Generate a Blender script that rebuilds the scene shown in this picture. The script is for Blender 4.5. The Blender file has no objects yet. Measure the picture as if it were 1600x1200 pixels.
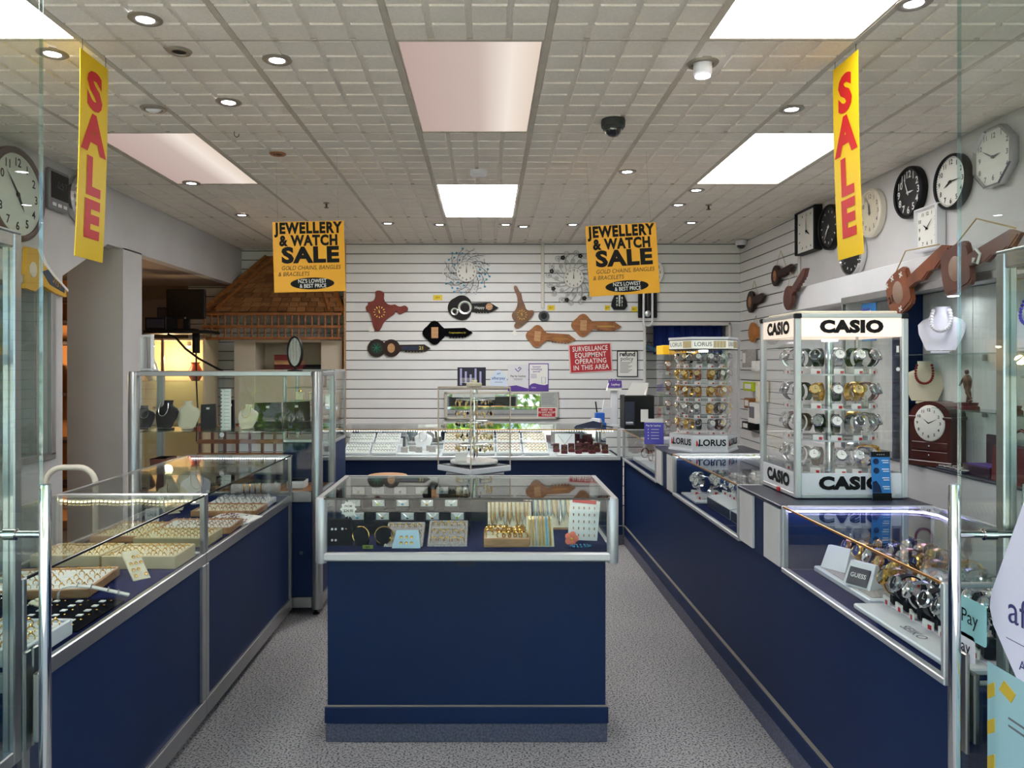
import bpy, math, random
from math import pi, sin, cos, radians as RAD
from mathutils import Vector, Matrix
random.seed(7)
SC = bpy.context.scene
COL = SC.collection
# ---------------------------------------------------------------- camera
H, F, CX, CY = 1.45, 1210.0, 761.0, 570.0      # eye height, focal length and principal point for a 1600x1200 frame
cam_d = bpy.data.cameras.new('camera'); cam = bpy.data.objects.new('camera', cam_d); COL.objects.link(cam)
cam.location = (0, 0, H); cam.rotation_euler = (pi/2, 0, 0)
cam_d.sensor_width = 36; cam_d.lens = F/1600*36
cam_d.shift_x = (800-CX)/1600; cam_d.shift_y = -(600-CY)/1600
cam_d.clip_start = 0.05; cam_d.clip_end = 200
SC.camera = cam
# ---------------------------------------------------------------- world, sun, exposure
wd = bpy.data.worlds.new('world'); SC.world = wd; wd.use_nodes = True
nt = wd.node_tree; nt.nodes.clear()
wo = nt.nodes.new('ShaderNodeOutputWorld'); bg = nt.nodes.new('ShaderNodeBackground'); sk = nt.nodes.new('ShaderNodeTexSky')
sk.sky_type = 'HOSEK_WILKIE'; sk.sun_direction = Vector((-0.5, -0.18, 0.8)).normalized(); sk.turbidity = 3.0; sk.ground_albedo = 0.4
bg.inputs[1].default_value = 7.2
nt.links.new(sk.outputs[0], bg.inputs[0]); nt.links.new(bg.outputs[0], wo.inputs[0])
sun_d = bpy.data.lights.new('sun', 'SUN'); sun_d.energy = 14.0; sun_d.angle = RAD(1.5); sun_d.color = (1, .95, .86)
sun = bpy.data.objects.new('sun', sun_d); COL.objects.link(sun)
sun.rotation_euler = Vector((0.5, 0.18, -0.8)).to_track_quat('-Z', 'Y').to_euler()   # shines from front left, high
PANEL = {'bright': ((1, .985, .98), 6.2), 'dim': ((1, .86, .78), .62)}
DOWN = 20.0
SC.view_settings.view_transform = 'Standard'; SC.view_settings.look = 'None'
SC.view_settings.gamma = 1.0; SC.view_settings.use_curve_mapping = False; SC.view_settings.exposure = 1.1
cy = SC.cycles
cy.max_bounces = 9; cy.diffuse_bounces = 4; cy.glossy_bounces = 5; cy.transmission_bounces = 6; cy.transparent_max_bounces = 40
cy.sample_clamp_indirect = 4.0; cy.caustics_reflective = False; cy.caustics_refractive = False
# ---------------------------------------------------------------- helpers
def W(px, py, Y): return Vector(((px-CX)/F*Y, Y, H-(py-CY)/F*Y))
def onz(px, py, z):
    Y = (H-z)*F/(py-CY); return Vector(((px-CX)/F*Y, Y, z))
KIDS = {}
def reg(o, parent):
    if parent is not None: o.parent = parent; KIDS.setdefault(parent.name, []).append(o)
    return o
class MB:
    "collects shapes, links them as one mesh object"
    def __init__(s): s.v = []; s.f = []; s.sm = []
    def add(s, vs, fs, M=None, smooth=False):
        b = len(s.v)
        s.v += [tuple(M @ Vector(v)) for v in vs] if M is not None else [tuple(v) for v in vs]
        s.f += [tuple(b+i for i in f) for f in fs]; s.sm += [smooth]*len(fs)
        return s
    def box(s, x0, x1, y0, y1, z0, z1, M=None):
        return s.add([(x0,y0,z0),(x1,y0,z0),(x1,y1,z0),(x0,y1,z0),(x0,y0,z1),(x1,y0,z1),(x1,y1,z1),(x0,y1,z1)],
                     [(0,3,2,1),(4,5,6,7),(0,1,5,4),(1,2,6,5),(2,3,7,6),(3,0,4,7)], M)
    def cbox(s, x0, x1, y0, y1, z0, z1, c=.004, M=None):
        "box with chamfered edges"
        c = min(c, .45*abs(x1-x0), .45*abs(y1-y0), .45*abs(z1-z0))
        vs = []; idx = {}
        for ix, (xa, xs) in enumerate(((x0, 1), (x1, -1))):
            for iy, (ya, ys) in enumerate(((y0, 1), (y1, -1))):
                for iz, (za, zs) in enumerate(((z0, 1), (z1, -1))):
                    for k in range(3):
                        idx[ix, iy, iz, k] = len(vs)
                        vs.append((xa+(xs*c if k != 0 else 0), ya+(ys*c if k != 1 else 0), za+(zs*c if k != 2 else 0)))
        g = lambda *a: idx[a]
        fs = [(g(0,0,0,0),g(0,0,1,0),g(0,1,1,0),g(0,1,0,0)),(g(1,0,0,0),g(1,1,0,0),g(1,1,1,0),g(1,0,1,0)),
              (g(0,0,0,1),g(1,0,0,1),g(1,0,1,1),g(0,0,1,1)),(g(0,1,0,1),g(0,1,1,1),g(1,1,1,1),g(1,1,0,1)),
              (g(0,0,0,2),g(0,1,0,2),g(1,1,0,2),g(1,0,0,2)),(g(0,0,1,2),g(1,0,1,2),g(1,1,1,2),g(0,1,1,2))]
        for a in (0,1):
            for b in (0,1):
                fs.append((g(a,b,0,0),g(a,b,1,0),g(a,b,1,1),g(a,b,0,1)))
                fs.append((g(a,0,b,0),g(a,1,b,0),g(a,1,b,2),g(a,0,b,2)))
                fs.append((g(0,a,b,1),g(1,a,b,1),g(1,a,b,2),g(0,a,b,2)))
                for d in (0,1): fs.append((g(a,b,d,0),g(a,b,d,1),g(a,b,d,2)))
        return s.add(vs, fs, M)
    def tube(s, pts, r, n=8, closed=False, cap=True, M=None):
        pts = [Vector(p) for p in pts]; m = len(pts); rs = r if isinstance(r, (list, tuple)) else [r]*m
        vs = []; fs = []; up = None
        for i, p in enumerate(pts):
            a = pts[(i-1) % m] if (closed or i) else p; b = pts[(i+1) % m] if (closed or i < m-1) else p
            t = (b-a).normalized()
            if up is None or abs(up.dot(t)) > .98: up = Vector((0,0,1)) if abs(t.z) < .9 else Vector((1,0,0))
            u = t.cross(up).normalized(); w = u.cross(t).normalized(); up = w
            for k in range(n):
                q = 2*pi*k/n; vs.append(p+(u*cos(q)+w*sin(q))*rs[i])
        e = m if closed else m-1
        for i in range(e):
            j = (i+1) % m
            for k in range(n): fs.append((i*n+k, i*n+(k+1)%n, j*n+(k+1)%n, j*n+k))
        if cap and not closed: fs += [tuple(range(n-1,-1,-1)), tuple((m-1)*n+k for k in range(n))]
        return s.add(vs, fs, M, True)
    def lathe(s, prof, n=24, M=None, ax='z', arc=(0, 2*pi)):
        "revolve (r, h) pairs"
        vs = []; fs = []; m = len(prof); full = abs(arc[1]-arc[0]-2*pi) < 1e-6; nn = n if full else n+1
        for k in range(nn):
            q = arc[0]+(arc[1]-arc[0])*k/n
            for r, h in prof:
                a, b = r*cos(q), r*sin(q)
                vs.append((a, b, h) if ax == 'z' else ((h, a, b) if ax == 'x' else (b, h, a)))
        for k in range(n):
            k2 = (k+1) % nn
            for i in range(m-1): fs.append((k*m+i, k2*m+i, k2*m+i+1, k*m+i+1))
        return s.add(vs, fs, M, True)
    def disc(s, r, h0, h1, n=24, M=None, ax='z'): return s.lathe([(0,h0),(r,h0),(r,h1),(0,h1)], n, M, ax)
    def prism(s, poly, y0, y1, M=None):
        "outline in x-z, from y0 (front) to y1"
        n = len(poly)
        a = sum(poly[i][0]*poly[(i+1)%n][1]-poly[(i+1)%n][0]*poly[i][1] for i in range(n))
        if a < 0: poly = poly[::-1]
        vs = [(x,y0,z) for x,z in poly]+[(x,y1,z) for x,z in poly]
        fs = [tuple(range(n)), tuple(range(2*n-1, n-1, -1))]+[(i, i+n, (i+1)%n+n, (i+1)%n) for i in range(n)]
        return s.add(vs, fs, M)
    def build(s, name, mat, parent=None, loc=(0,0,0), rot=(0,0,0), smooth=True):
        me = bpy.data.meshes.new(name); me.from_pydata(s.v, [], s.f)
        mats = mat if isinstance(mat, list) else [mat]
        for m in mats: me.materials.append(m)
        if any(s.sm) and smooth:
            me.polygons.foreach_set('use_smooth', s.sm); me.set_sharp_from_angle(angle=RAD(38))
        me.update()
        o = bpy.data.objects.new(name, me); COL.objects.link(o); o.location = loc; o.rotation_euler = rot
        return reg(o, parent)
def mk(): return MB()
def tag(o, label=None, cat=None, group=None, kind=None):
    for k, v in (('label', label), ('category', cat), ('group', group), ('kind', kind)):
        if v: o[k] = v
    return o
def thing(name, label, cat, loc=(0,0,0), rz=0, group=None, rot=None):
    o = bpy.data.objects.new(name, None); COL.objects.link(o); o.empty_display_size = .05
    o.location = loc; o.rotation_euler = rot if rot else (0, 0, rz)
    return tag(o, label, cat, group)
def struct(name, mb, mat, parent=None):
    o = mb.build(name, mat, parent)
    if parent is None: o['kind'] = 'structure'
    return o
def sroot(name):
    o = bpy.data.objects.new(name, None); COL.objects.link(o); o['kind'] = 'structure'; return o
def dup(root, loc, rz=None, label=None, group=None, rot=None, mats=None):
    "copy a thing and its parts; mats maps part name -> material (object-level slot)"
    def cp(o, par):
        c = o.copy(); COL.objects.link(c); c.parent = None; reg(c, par)
        st = o.name.split('.')[0]
        if mats and st in mats and c.type == 'MESH' and c.material_slots:
            c.material_slots[0].link = 'OBJECT'; c.material_slots[0].material = mats[st]
        for ch in KIDS.get(o.name, []): cp(ch, c)
        return c
    r = cp(root, None); r.location = loc
    if rot is not None: r.rotation_euler = rot
    elif rz is not None: r.rotation_euler = (0, 0, rz)
    if label: r['label'] = label
    if group: r['group'] = group
    return r
def T(x=0, y=0, z=0, rx=0, ry=0, rz=0, s=1):
    return Matrix.Translation((x,y,z)) @ Matrix.Rotation(rz,4,'Z') @ Matrix.Rotation(ry,4,'Y') @ Matrix.Rotation(rx,4,'X') @ Matrix.Diagonal((s,s,s,1) if not isinstance(s, tuple) else (*s,1))
def text(name, body, size, mat, parent, loc, rot=(pi/2,0,0), ext=.0006, bold=0, shear=0, wid=1.0, align='CENTER', space=1.0, line=1.0):
    "lettering as a mesh; local x right, baseline at loc"
    cu = bpy.data.curves.new('t', 'FONT'); cu.body = body; cu.size = size; cu.extrude = ext; cu.offset = bold*size; cu.shear = shear
    cu.align_x = align; cu.space_character = space; cu.space_line = line; cu.resolution_u = 3
    ob = bpy.data.objects.new('t', cu); COL.objects.link(ob)
    dg = bpy.context.evaluated_depsgraph_get(); me = bpy.data.meshes.new_from_object(ob.evaluated_get(dg)); me.name = name
    bpy.data.objects.remove(ob); bpy.data.curves.remove(cu)
    if wid != 1.0: me.transform(Matrix.Diagonal((wid,1,1,1)))
    me.materials.clear(); me.materials.append(mat)
    o = bpy.data.objects.new(name, me); COL.objects.link(o); o.location = loc; o.rotation_euler = rot
    return reg(o, parent)
# ---------------------------------------------------------------- materials
def srgb(r, g=None, b=None):
    if g is None: g = b = r
    f = lambda c: (c/255/12.92 if c/255 <= .04045 else ((c/255+.055)/1.055)**2.4)
    return (f(r), f(g), f(b), 1)
MATS = {}
def pm(name, col, rough=.5, metal=0, noise=0, nscale=20, bump=0, bscale=60, spec=None, wood=False, coat=0, emit=None, stretch=None):
    if name in MATS: return MATS[name]
    m = bpy.data.materials.new(name); MATS[name] = m; m.use_nodes = True; t = m.node_tree; b = t.nodes['Principled BSDF']
    if len(col) == 3: col = srgb(*col)
    b.inputs['Base Color'].default_value = col; b.inputs['Roughness'].default_value = rough; b.inputs['Metallic'].default_value = metal
    if coat: b.inputs['Coat Weight'].default_value = coat; b.inputs['Coat Roughness'].default_value = .08
    if spec is not None: b.inputs['Specular IOR Level'].default_value = spec
    tc = t.nodes.new('ShaderNodeTexCoord'); mp = t.nodes.new('ShaderNodeMapping'); t.links.new(tc.outputs['Object'], mp.inputs[0])
    if stretch: mp.inputs['Scale'].default_value = stretch
    if noise:
        n = t.nodes.new('ShaderNodeTexNoise'); n.inputs['Scale'].default_value = nscale; n.inputs['Detail'].default_value = 6 if wood else 3
        t.links.new(mp.outputs[0], n.inputs[0])
        r = t.nodes.new('ShaderNodeValToRGB'); r.color_ramp.elements[0].position = .3; r.color_ramp.elements[1].position = .7
        r.color_ramp.elements[0].color = tuple(c*(1-noise) for c in col[:3])+(1,)
        r.color_ramp.elements[1].color = tuple(min(1, c*(1+noise)) for c in col[:3])+(1,)
        t.links.new(n.outputs[0], r.inputs[0]); t.links.new(r.outputs[0], b.inputs['Base Color'])
    if bump:
        n = t.nodes.new('ShaderNodeTexNoise'); n.inputs['Scale'].default_value = bscale; t.links.new(mp.outputs[0], n.inputs[0])
        u = t.nodes.new('ShaderNodeBump'); u.inputs['Strength'].default_value = bump; u.inputs['Distance'].default_value = .01
        t.links.new(n.outputs[0], u.inputs['Height']); t.links.new(u.outputs[0], b.inputs['Normal'])
    if emit: b.inputs['Emission Color'].default_value = (*emit[0], 1); b.inputs['Emission Strength'].default_value = emit[1]
    return m
def glow(name, col, strength):
    if name in MATS: return MATS[name]
    m = bpy.data.materials.new(name); MATS[name] = m; m.use_nodes = True; t = m.node_tree; t.nodes.clear()
    o = t.nodes.new('ShaderNodeOutputMaterial'); e = t.nodes.new('ShaderNodeEmission'); e.inputs[0].default_value = (*col[:3], 1); e.inputs[1].default_value = strength
    t.links.new(e.outputs[0], o.inputs[0]); return m
def glassmat(name, tint=(.95,.975,.965), base=.02, rough=0.0, gain=1.0):
    m = bpy.data.materials.new(name); MATS[name] = m; m.use_nodes = True; t = m.node_tree; t.nodes.clear()
    o = t.nodes.new('ShaderNodeOutputMaterial'); mx = t.nodes.new('ShaderNodeMixShader'); tr = t.nodes.new('ShaderNodeBsdfTransparent'); gl = t.nodes.new('ShaderNodeBsdfGlossy')
    lw = t.nodes.new('ShaderNodeLayerWeight'); lw.inputs[0].default_value = .5
    p = t.nodes.new('ShaderNodeMath'); p.operation = 'POWER'; p.inputs[1].default_value = 5
    ma = t.nodes.new('ShaderNodeMath'); ma.operation = 'MULTIPLY_ADD'; ma.inputs[1].default_value = .9*gain; ma.inputs[2].default_value = base
    tr.inputs[0].default_value = (*tint, 1); gl.inputs['Roughness'].default_value = rough
    L = t.links.new; L(lw.outputs['Facing'], p.inputs[0]); L(p.outputs[0], ma.inputs[0]); L(ma.outputs[0], mx.inputs[0]); L(tr.outputs[0], mx.inputs[1]); L(gl.outputs[0], mx.inputs[2]); L(mx.outputs[0], o.inputs[0])
    return m
GLASS = glassmat('clear_glass'); DOORG = glassmat('door_glass', (.93,.965,.95), .035); ACRYL = glassmat('clear_acrylic', (.975,.975,.975), .018)
EDGE = glassmat('green_glass_edge', (.78,.90,.87), .10)
WHITE = pm('white_paint', (216,212,206), .6, noise=.04, nscale=3)
WALLP = pm('wall_paint', (205,203,203), .7, noise=.06, nscale=2.5, bump=.05, bscale=8)
SLAT = pm('white_slat', (228,227,226), .45, noise=.04, nscale=2)
GROOVE = pm('groove_grey', (70,68,66), .8)
TILE = pm('ceiling_tile', (232,225,214), .85, bump=.25, bscale=220, noise=.06, nscale=120)
GRIDM = pm('grid_metal', (190,182,168), .6, noise=.08, nscale=12)
ALU = pm('satin_aluminium', (176,176,176), .32, .85, noise=.05, nscale=8)
ALUP = pm('pale_aluminium', (200,200,200), .4, .6)
CHROME = pm('chrome', (225,225,225), .07, 1)
STEEL = pm('brushed_steel', (170,168,165), .3, 1)
NAVY = pm('navy_laminate', (14,37,76), .55, spec=.3, noise=.10, nscale=2.2, bump=.03, bscale=30)
NAVYC = pm('navy_cloth', (14,24,74), .9, spec=.15, noise=.2, nscale=9, bump=.2, bscale=30)
DTOP = pm('dark_laminate_top', (44,48,64), .35, noise=.15, nscale=40)
BLACK = pm('black_plastic', (14,14,16), .5, spec=.3)
VELVET = pm('black_velvet', (9,9,13), .95, spec=.1, noise=.3, nscale=90)
BRUST = pm('bust_black', (20,17,18), .6, spec=.25)
WPLAS = pm('white_plastic', (232,232,236), .35)
WPAD = pm('white_pad', (232,230,224), .8, noise=.05, nscale=40, bump=.2, bscale=120)
CREAM = pm('cream_leatherette', (214,196,156), .6, bump=.1, bscale=150)
CPAD = pm('cream_pad', (230,220,190), .8, noise=.08, nscale=60)
GREYP = pm('grey_sparkle_pad', (172,164,160), .6, noise=.3, nscale=160)
WOODL = pm('light_wood', (188,140,96), .45, noise=.25, nscale=14, wood=True, stretch=(1,6,6))
WOODM = pm('mid_wood', (150,92,46), .4, noise=.35, nscale=9, wood=True, stretch=(1.5,5,5))
WOODR = pm('red_wood', (112,52,32), .35, noise=.3, nscale=9, wood=True, stretch=(1.5,5,5), coat=.3)
WOODK = pm('dark_wood', (44,24,20), .5, noise=.35, nscale=9, wood=True, spec=.3)
GOLD = pm('gold', (222,176,92), .22, 1); SILV = pm('silver', (205,205,208), .18, 1); ROSE = pm('rose_gold', (214,160,130), .22, 1)
GEMB = pm('blue_gem', (90,170,205), .1, 0, coat=1)
RED = pm('sign_red', (182,28,40), .4); LRED = pm('letter_red', (206,22,24), .5, spec=.3)
YEL = pm('banner_yellow', (240,200,10), .5, spec=.3); ORNG = pm('sign_orange_yellow', (246,174,12), .42)
PURP = pm('purple_print', (92,58,150), .45); VIOL = pm('violet_print', (84,74,190), .45)
INK = pm('black_ink', (20,18,18), .6, spec=.2); INKW = pm('white_ink', (236,236,232), .5); INKG = pm('grey_ink', (110,110,115), .6)
PAPER = pm('paper', (238,236,230), .7); DIALW = pm('dial_white', (235,233,226), .5); DIALC = pm('dial_cream', (222,212,188), .5); DIALK = pm('dial_black', (24,24,26), .4)
MIRR = pm('mirror_silver', (230,232,232), .02, 1)
TEAL = pm('teal_print', (150,205,205), .5); SKYB = pm('blue_print', (30,120,190), .4)
CURT = pm('blue_curtain', (16,44,120), .85, noise=.1)
BURG = pm('burgundy_velvet', (90,14,26), .7, noise=.2, nscale=60)
MAHOG = pm('mahogany', (70,22,18), .28, noise=.3, nscale=7, wood=True, coat=.4)
CHAIRW = pm('chair_cream', (214,206,190), .5); BRONZE = pm('bronze_figure', (92,66,52), .4, .5)
YTAG = pm('yellow_tag', (235,205,40), .6); RTAG = pm('red_tag', (190,24,40), .5); GTAG = pm('green_yellow_plastic', (190,206,30), .5)
LEDW = glow('led_white', (.92,.95,1), 14); LEDY = glow('led_yellow', (1,.86,.35), 9); LEDV = glow('led_violet', (.55,.5,1), 14); BULB = glow('warm_bulb', (1,.75,.4), 30); LEDC = glow('led_cool', (.85,.88,1), DOWN)
# ================================================================ the setting
XL, XR, YB, YR, CZ = -2.67, 2.61, 7.95, 8.42, 2.705
GX0, GXW = -0.366, 0.6
ROWS = [0.62, 1.80, 2.99, 4.18, 5.38, 6.58, 7.78, 8.42]
def carpet():
    m = bpy.data.materials.new('grey_carpet'); m.use_nodes = True; t = m.node_tree; b = t.nodes['Principled BSDF']; b.inputs['Roughness'].default_value = .95
    b.inputs['Specular IOR Level'].default_value = .15
    tc = t.nodes.new('ShaderNodeTexCoord'); L = t.links.new
    n = t.nodes.new('ShaderNodeTexNoise'); n.inputs['Scale'].default_value = 125; n.inputs['Detail'].default_value = 3; L(tc.outputs['Object'], n.inputs[0])
    r = t.nodes.new('ShaderNodeValToRGB'); e = r.color_ramp.elements; e[0].position = .36; e[0].color = srgb(78,76,80); e[1].position = .53; e[1].color = srgb(178,176,176)
    L(n.outputs[0], r.inputs[0])
    n2 = t.nodes.new('ShaderNodeTexNoise'); n2.inputs['Scale'].default_value = 1.6; n2.inputs['Detail'].default_value = 4; L(tc.outputs['Object'], n2.inputs[0])
    r2 = t.nodes.new('ShaderNodeValToRGB'); r2.color_ramp.elements[0].color = (.72,.72,.74,1); r2.color_ramp.elements[1].color = (1,.99,.97,1); L(n2.outputs[0], r2.inputs[0])
    mx = t.nodes.new('ShaderNodeMixRGB'); mx.blend_type = 'MULTIPLY'; mx.inputs[0].default_value = 1; L(r.outputs[0], mx.inputs[1]); L(r2.outputs[0], mx.inputs[2]); L(mx.outputs[0], b.inputs['Base Color'])
    u = t.nodes.new('ShaderNodeBump'); u.inputs['Strength'].default_value = .5; u.inputs['Distance'].default_value = .004; L(n.outputs[0], u.inputs['Height']); L(u.outputs[0], b.inputs['Normal'])
    return m
CARPET = carpet()
SKIRT = pm('carpet_skirting', (92,92,108), .95, noise=.35, nscale=120, bump=.4, bscale=120)
struct('floor', mk().box(-5, XR+.1, .85, 8.9, -.1, 0), CARPET)
struct('floor', mk().box(-14, 14, -13, .85, -.16, -.02), pm('pavement', (184,180,172), .85, noise=.12, nscale=6))
# walls
wl = mk().box(XL-.1, XL, .85, 3.2, 0, 2.9).box(XL-.1, XL, 4.76, 4.87, 0, 2.9).box(XL-.1, XL, 3.2, 4.76, 0, .89).box(XL-.1, XL, 3.2, 4.76, 1.955, 2.9)
wl.box(XL-.1, XL, 4.87, YR, 2.30, 2.9)
wl.add([(XL-.1,4.87,2.01),(XL,4.87,2.01),(XL-.1,5.45,2.30),(XL,5.45,2.30),(XL-.1,4.87,2.30),(XL,4.87,2.30)], [(0,2,3,1),(0,4,2),(1,3,5),(0,1,5,4)])
wl.box(-3.08, XL, 5.68, 5.99, 0, 2.31)
struct('wall_left', wl, WALLP)
struct('ceiling', mk().box(-5, XL-.1, 3.9, YR, 2.305, 2.40), pm('soffit_paint', (176,160,146), .8))
struct('wall_left', mk().box(-5.1, -5, 3.9, 8.5, 0, 2.4).box(-5, XL-.1, 3.9, 4.0, 0, 2.4), pm('back_room_wall', (190,165,135), .8))
wr = mk().box(XR, XR+.1, .85, YR+.45, 0, 2.9)
struct('wall_right', wr, WALLP)
bulk = mk().cbox(2.40, XR, .95, 6.29, 1.87, 2.045, .004).box(2.40, XR, .95, 6.29, 0, .885)
struct('wall_right', bulk, pm('bulkhead_paint', (226,226,228), .5, noise=.03, nscale=3))
# slatted walls: every slat a board of its own
def slats(name, org, ux, length, z0, z1, nrm, skip=None):
    "org = start point, ux = unit vector along, nrm = outward normal"
    root = sroot(name)
    ux = Vector(ux); nv = Vector(nrm); o = Vector(org)
    ang = math.atan2(ux.y, ux.x)
    back = mk().box(0, length, .014, .09, z0, z1); b = back.build('backing_board', GROOVE, root, (o.x, o.y, 0), (0, 0, ang))
    g = 2.589; zs = [g-.0993*k for k in range(-2, 28)]
    cache = {}
    for k in range(len(zs)-1):
        a, c = max(zs[k+1]+.004, z0), min(zs[k]-.004, z1)
        if c-a < .01: continue
        key = round(c-a, 4)
        if key not in cache:
            q = mk().cbox(0, length, 0, .0145, 0, c-a, .003).build('slat', SLAT, root, (o.x, o.y, a), (0,0,ang)); cache[key] = q
        else:
            q = bpy.data.objects.new('slat', cache[key].data); COL.objects.link(q); q.location = (o.x, o.y, a); q.rotation_euler = (0,0,ang); reg(q, root)
    return root
# local frame: +x along, front face at local y=0 facing -y
slats('wall_back', (-1.45, YB, 0), (1,0,0), 3.07, 0, CZ, (0,-1,0))
slats('wall_back', (1.62, YB, 0), (1,0,0), .99, 1.875, CZ, (0,-1,0))
slats('wall_back', (-3.25, YR, 0), (1,0,0), 1.80, 0, CZ+.05, (0,-1,0))
slats('wall_back', (1.45, 8.55, 0), (1,0,0), 1.16, 0, 2.0, (0,-1,0))
slats('wall_right', (XR-.016, YB, 0), (0,-1,0), YB-6.46, 0, CZ, (-1,0,0))
struct('wall_back', mk().box(-5, -3.25, YR, YR+.1, 0, 2.9), pm('alcove_wall', (120,104,88), .8))
struct('wall_back', mk().box(-1.45, 1.62, YB+.09, 8.6, 0, 2.9).box(1.62, XR, YB+.09, 8.6, 1.875, 2.9).box(2.49, XR, YB, YB+.12, 0, 1.875).box(1.0, XR+.1, 8.64, 8.7, 0, 2.9), WALLP)
struct('trim_1', mk().cbox(-1.468, -1.45, YB-.02, YR, 0, CZ, .003), WOODL)
struct('trim_2', mk().cbox(1.60, 2.50, YB-.012, YB+.09, 1.855, 1.885, .003).cbox(1.605, 1.63, YB-.012, YB+.09, 0, 1.885, .003).cbox(2.475, 2.50, YB-.012, YB+.09, 0, 1.885, .003), WHITE)
struct('trim_3', mk().cbox(.555, .585, YB-.02, YB, 2.03, CZ, .003), pm('conduit_cream', (212,208,196), .5))
struct('trim_4', mk().cbox(XR-.022, XR-.016+.012, 6.43, 6.46, 0, CZ, .003), WHITE)
# far ledge behind the alcove
# ceiling tiles and grid
cr = sroot('ceiling')
mk().box(-5.2, XR+.1, .55, 8.7, CZ+.03, CZ+.12).build('ceiling_slab', GROOVE, cr)
PAN = {(0,2):'dim', (0,4):'bright', (-3,3):'dim', (3,3):'bright', (2,1):'bright', (-3,1):'bright'}
tcache = {}
def tile(x0, x1, y0, y1):
    key = (round(x1-x0,3), round(y1-y0,3))
    if key in tcache:
        o = bpy.data.objects.new('ceiling_tile', tcache[key]); COL.objects.link(o); o.location = (x0,y0,CZ); return reg(o, cr)
    w, d = x1-x0, y1-y0; m = mk().box(.012, w-.012, .006, d-.006, .004, .02)
    nx, ny = max(1, round(w/.15)), max(1, round(d/.148)); px, py = w/nx, d/ny
    for i in range(nx):
        for j in range(ny):
            a, b = i*px+.012, (i+1)*px-.012; c, e = j*py+.007, (j+1)*py-.007; s = .0022
            m.add([(a,c,.004),(b,c,.004),(b,e,.004),(a,e,.004),(a+s,c+s,-.004),(b-s,c+s,-.004),(b-s,e-s,-.004),(a+s,e-s,-.004)],
                  [(4,7,6,5),(0,4,5,1),(1,5,6,2),(2,6,7,3),(3,7,4,0)])
    o = m.build('ceiling_tile', TILE, cr, (x0,y0,CZ)); tcache[key] = o.data; return o
cols = [(i, max(XL, GX0+GXW*i), min(XR, GX0+GXW*(i+1))) for i in range(-4, 5)]
for i, a, b in cols:
    for j in range(len(ROWS)-1):
        if (i, j) in PAN: continue
        y1 = ROWS[j+1]
        if a > -1.5 and j == 6: y1 = YB
        tile(a, b, ROWS[j], y1)
for i, a, b in cols[1:]:
    mk().cbox(a-.013, a+.013, .62, YR if a < -1.45 else YB, CZ-.005, CZ+.004, .002).build('grid_bar', GRIDM, cr)
for y in ROWS[:-1]:
    for i, a, b in cols: mk().cbox(a+.013, b-.013, y-.009, y+.009, CZ-.003, CZ+.003, .001).build('cross_bar', GRIDM, cr)
# lit panels
def dimmat():
    m = glow('dim_diffuser', PANEL['dim'][0], 1); t = m.node_tree; e = [n for n in t.nodes if n.type == 'EMISSION'][0]
    tc = t.nodes.new('ShaderNodeTexCoord'); sp = t.nodes.new('ShaderNodeSeparateXYZ'); r = t.nodes.new('ShaderNodeValToRGB')
    t.links.new(tc.outputs['Generated'], sp.inputs[0]); t.links.new(sp.outputs[0], r.inputs[0])
    el = r.color_ramp.elements; el[0].color = (.235,.175,.155,1); el[1].color = (.36,.30,.25,1); el[0].position = 0; el[1].position = 1
    a = el.new(.55); a.color = (.27,.215,.19,1); a = el.new(.80); a.color = (.42,.37,.33,1)
    t.links.new(r.outputs[0], e.inputs[0]); return m
DIMM = dimmat(); BRIM = glow('bright_diffuser', PANEL['bright'][0], PANEL['bright'][1])
plab = {(0,2):'large dim pinkish ceiling light panel in the middle of the ceiling, nearest the entrance', (0,4):'bright white ceiling light panel farthest back near the smoke alarm',
        (-3,3):'dim pinkish ceiling light panel on the left side of the ceiling', (3,3):'bright white ceiling light panel right of the black dome camera',
        (2,1):'bright warm white ceiling light panel at the top right above the right sale banner', (-3,1):'bright ceiling light panel at the top left corner above the left sale banner'}
for (i, j), k in PAN.items():
    a, b, c, d = GX0+GXW*i, GX0+GXW*(i+1), ROWS[j], ROWS[j+1]
    t = thing('ceiling_light_panel', plab[i,j], 'ceiling light', (a, c, CZ), group='ceiling light panels')
    mk().box(.02, b-a-.02, .014, d-c-.014, .001, .006).build('diffuser', DIMM if k == 'dim' else glow('bright_diffuser_%d%d' % (i+3, j), PANEL['bright'][0], PANEL['bright'][1]*{(3,3):.46,(2,1):.7,(0,4):2.3,(-3,1):1.2}[i,j]), t)
    mk().cbox(.013, .021, .009, d-c-.009, -.002, .012, .001).cbox(b-a-.021, b-a-.013, .009, d-c-.009, -.002, .012, .001).cbox(.021, b-a-.021, .009, .015, -.002, .012, .001).cbox(.021, b-a-.021, d-c-.015, d-c-.009, -.002, .012, .001).build('panel_frame', GRIDM, t)
def ceil(px, py):
    Y = (CZ-H)*F/(CY-py); return ((px-CX)/F*Y, Y, CZ-.004)
TRIM = pm('downlight_trim', (150,142,130), .35, .3)
d0 = None
spots = [(227,28,'nearest the top left light panel'),(82,82,'behind the left glass door edge'),(433,92,'left of the large dim centre panel'),(357,158,'left of centre, in front of the brown unlit fitting'),
 (299,285,'below the front corner of the left dim panel'),(378,335,'beyond the left dim panel towards the back wall'),(606,348,'in the back row, leftmost, above the jewelled clock area'),(687,350,'in the back row, second from the left'),
 (790,350,'in the back row, above the wooden map clock'),(818,353,'in the back row, beside the conduit'),(895,350,'in the back row, above the flower clock'),(980,267,'right of the black dome camera further back'),
 (1237,169,'left of the right sale banner'),(1428,3,'at the top right edge of the picture'),(1060,319,'beyond the right bright panel on the left'),(1088,296,'just beyond the right bright panel'),(1080,347,'in the back row, rightmost')]
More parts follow.
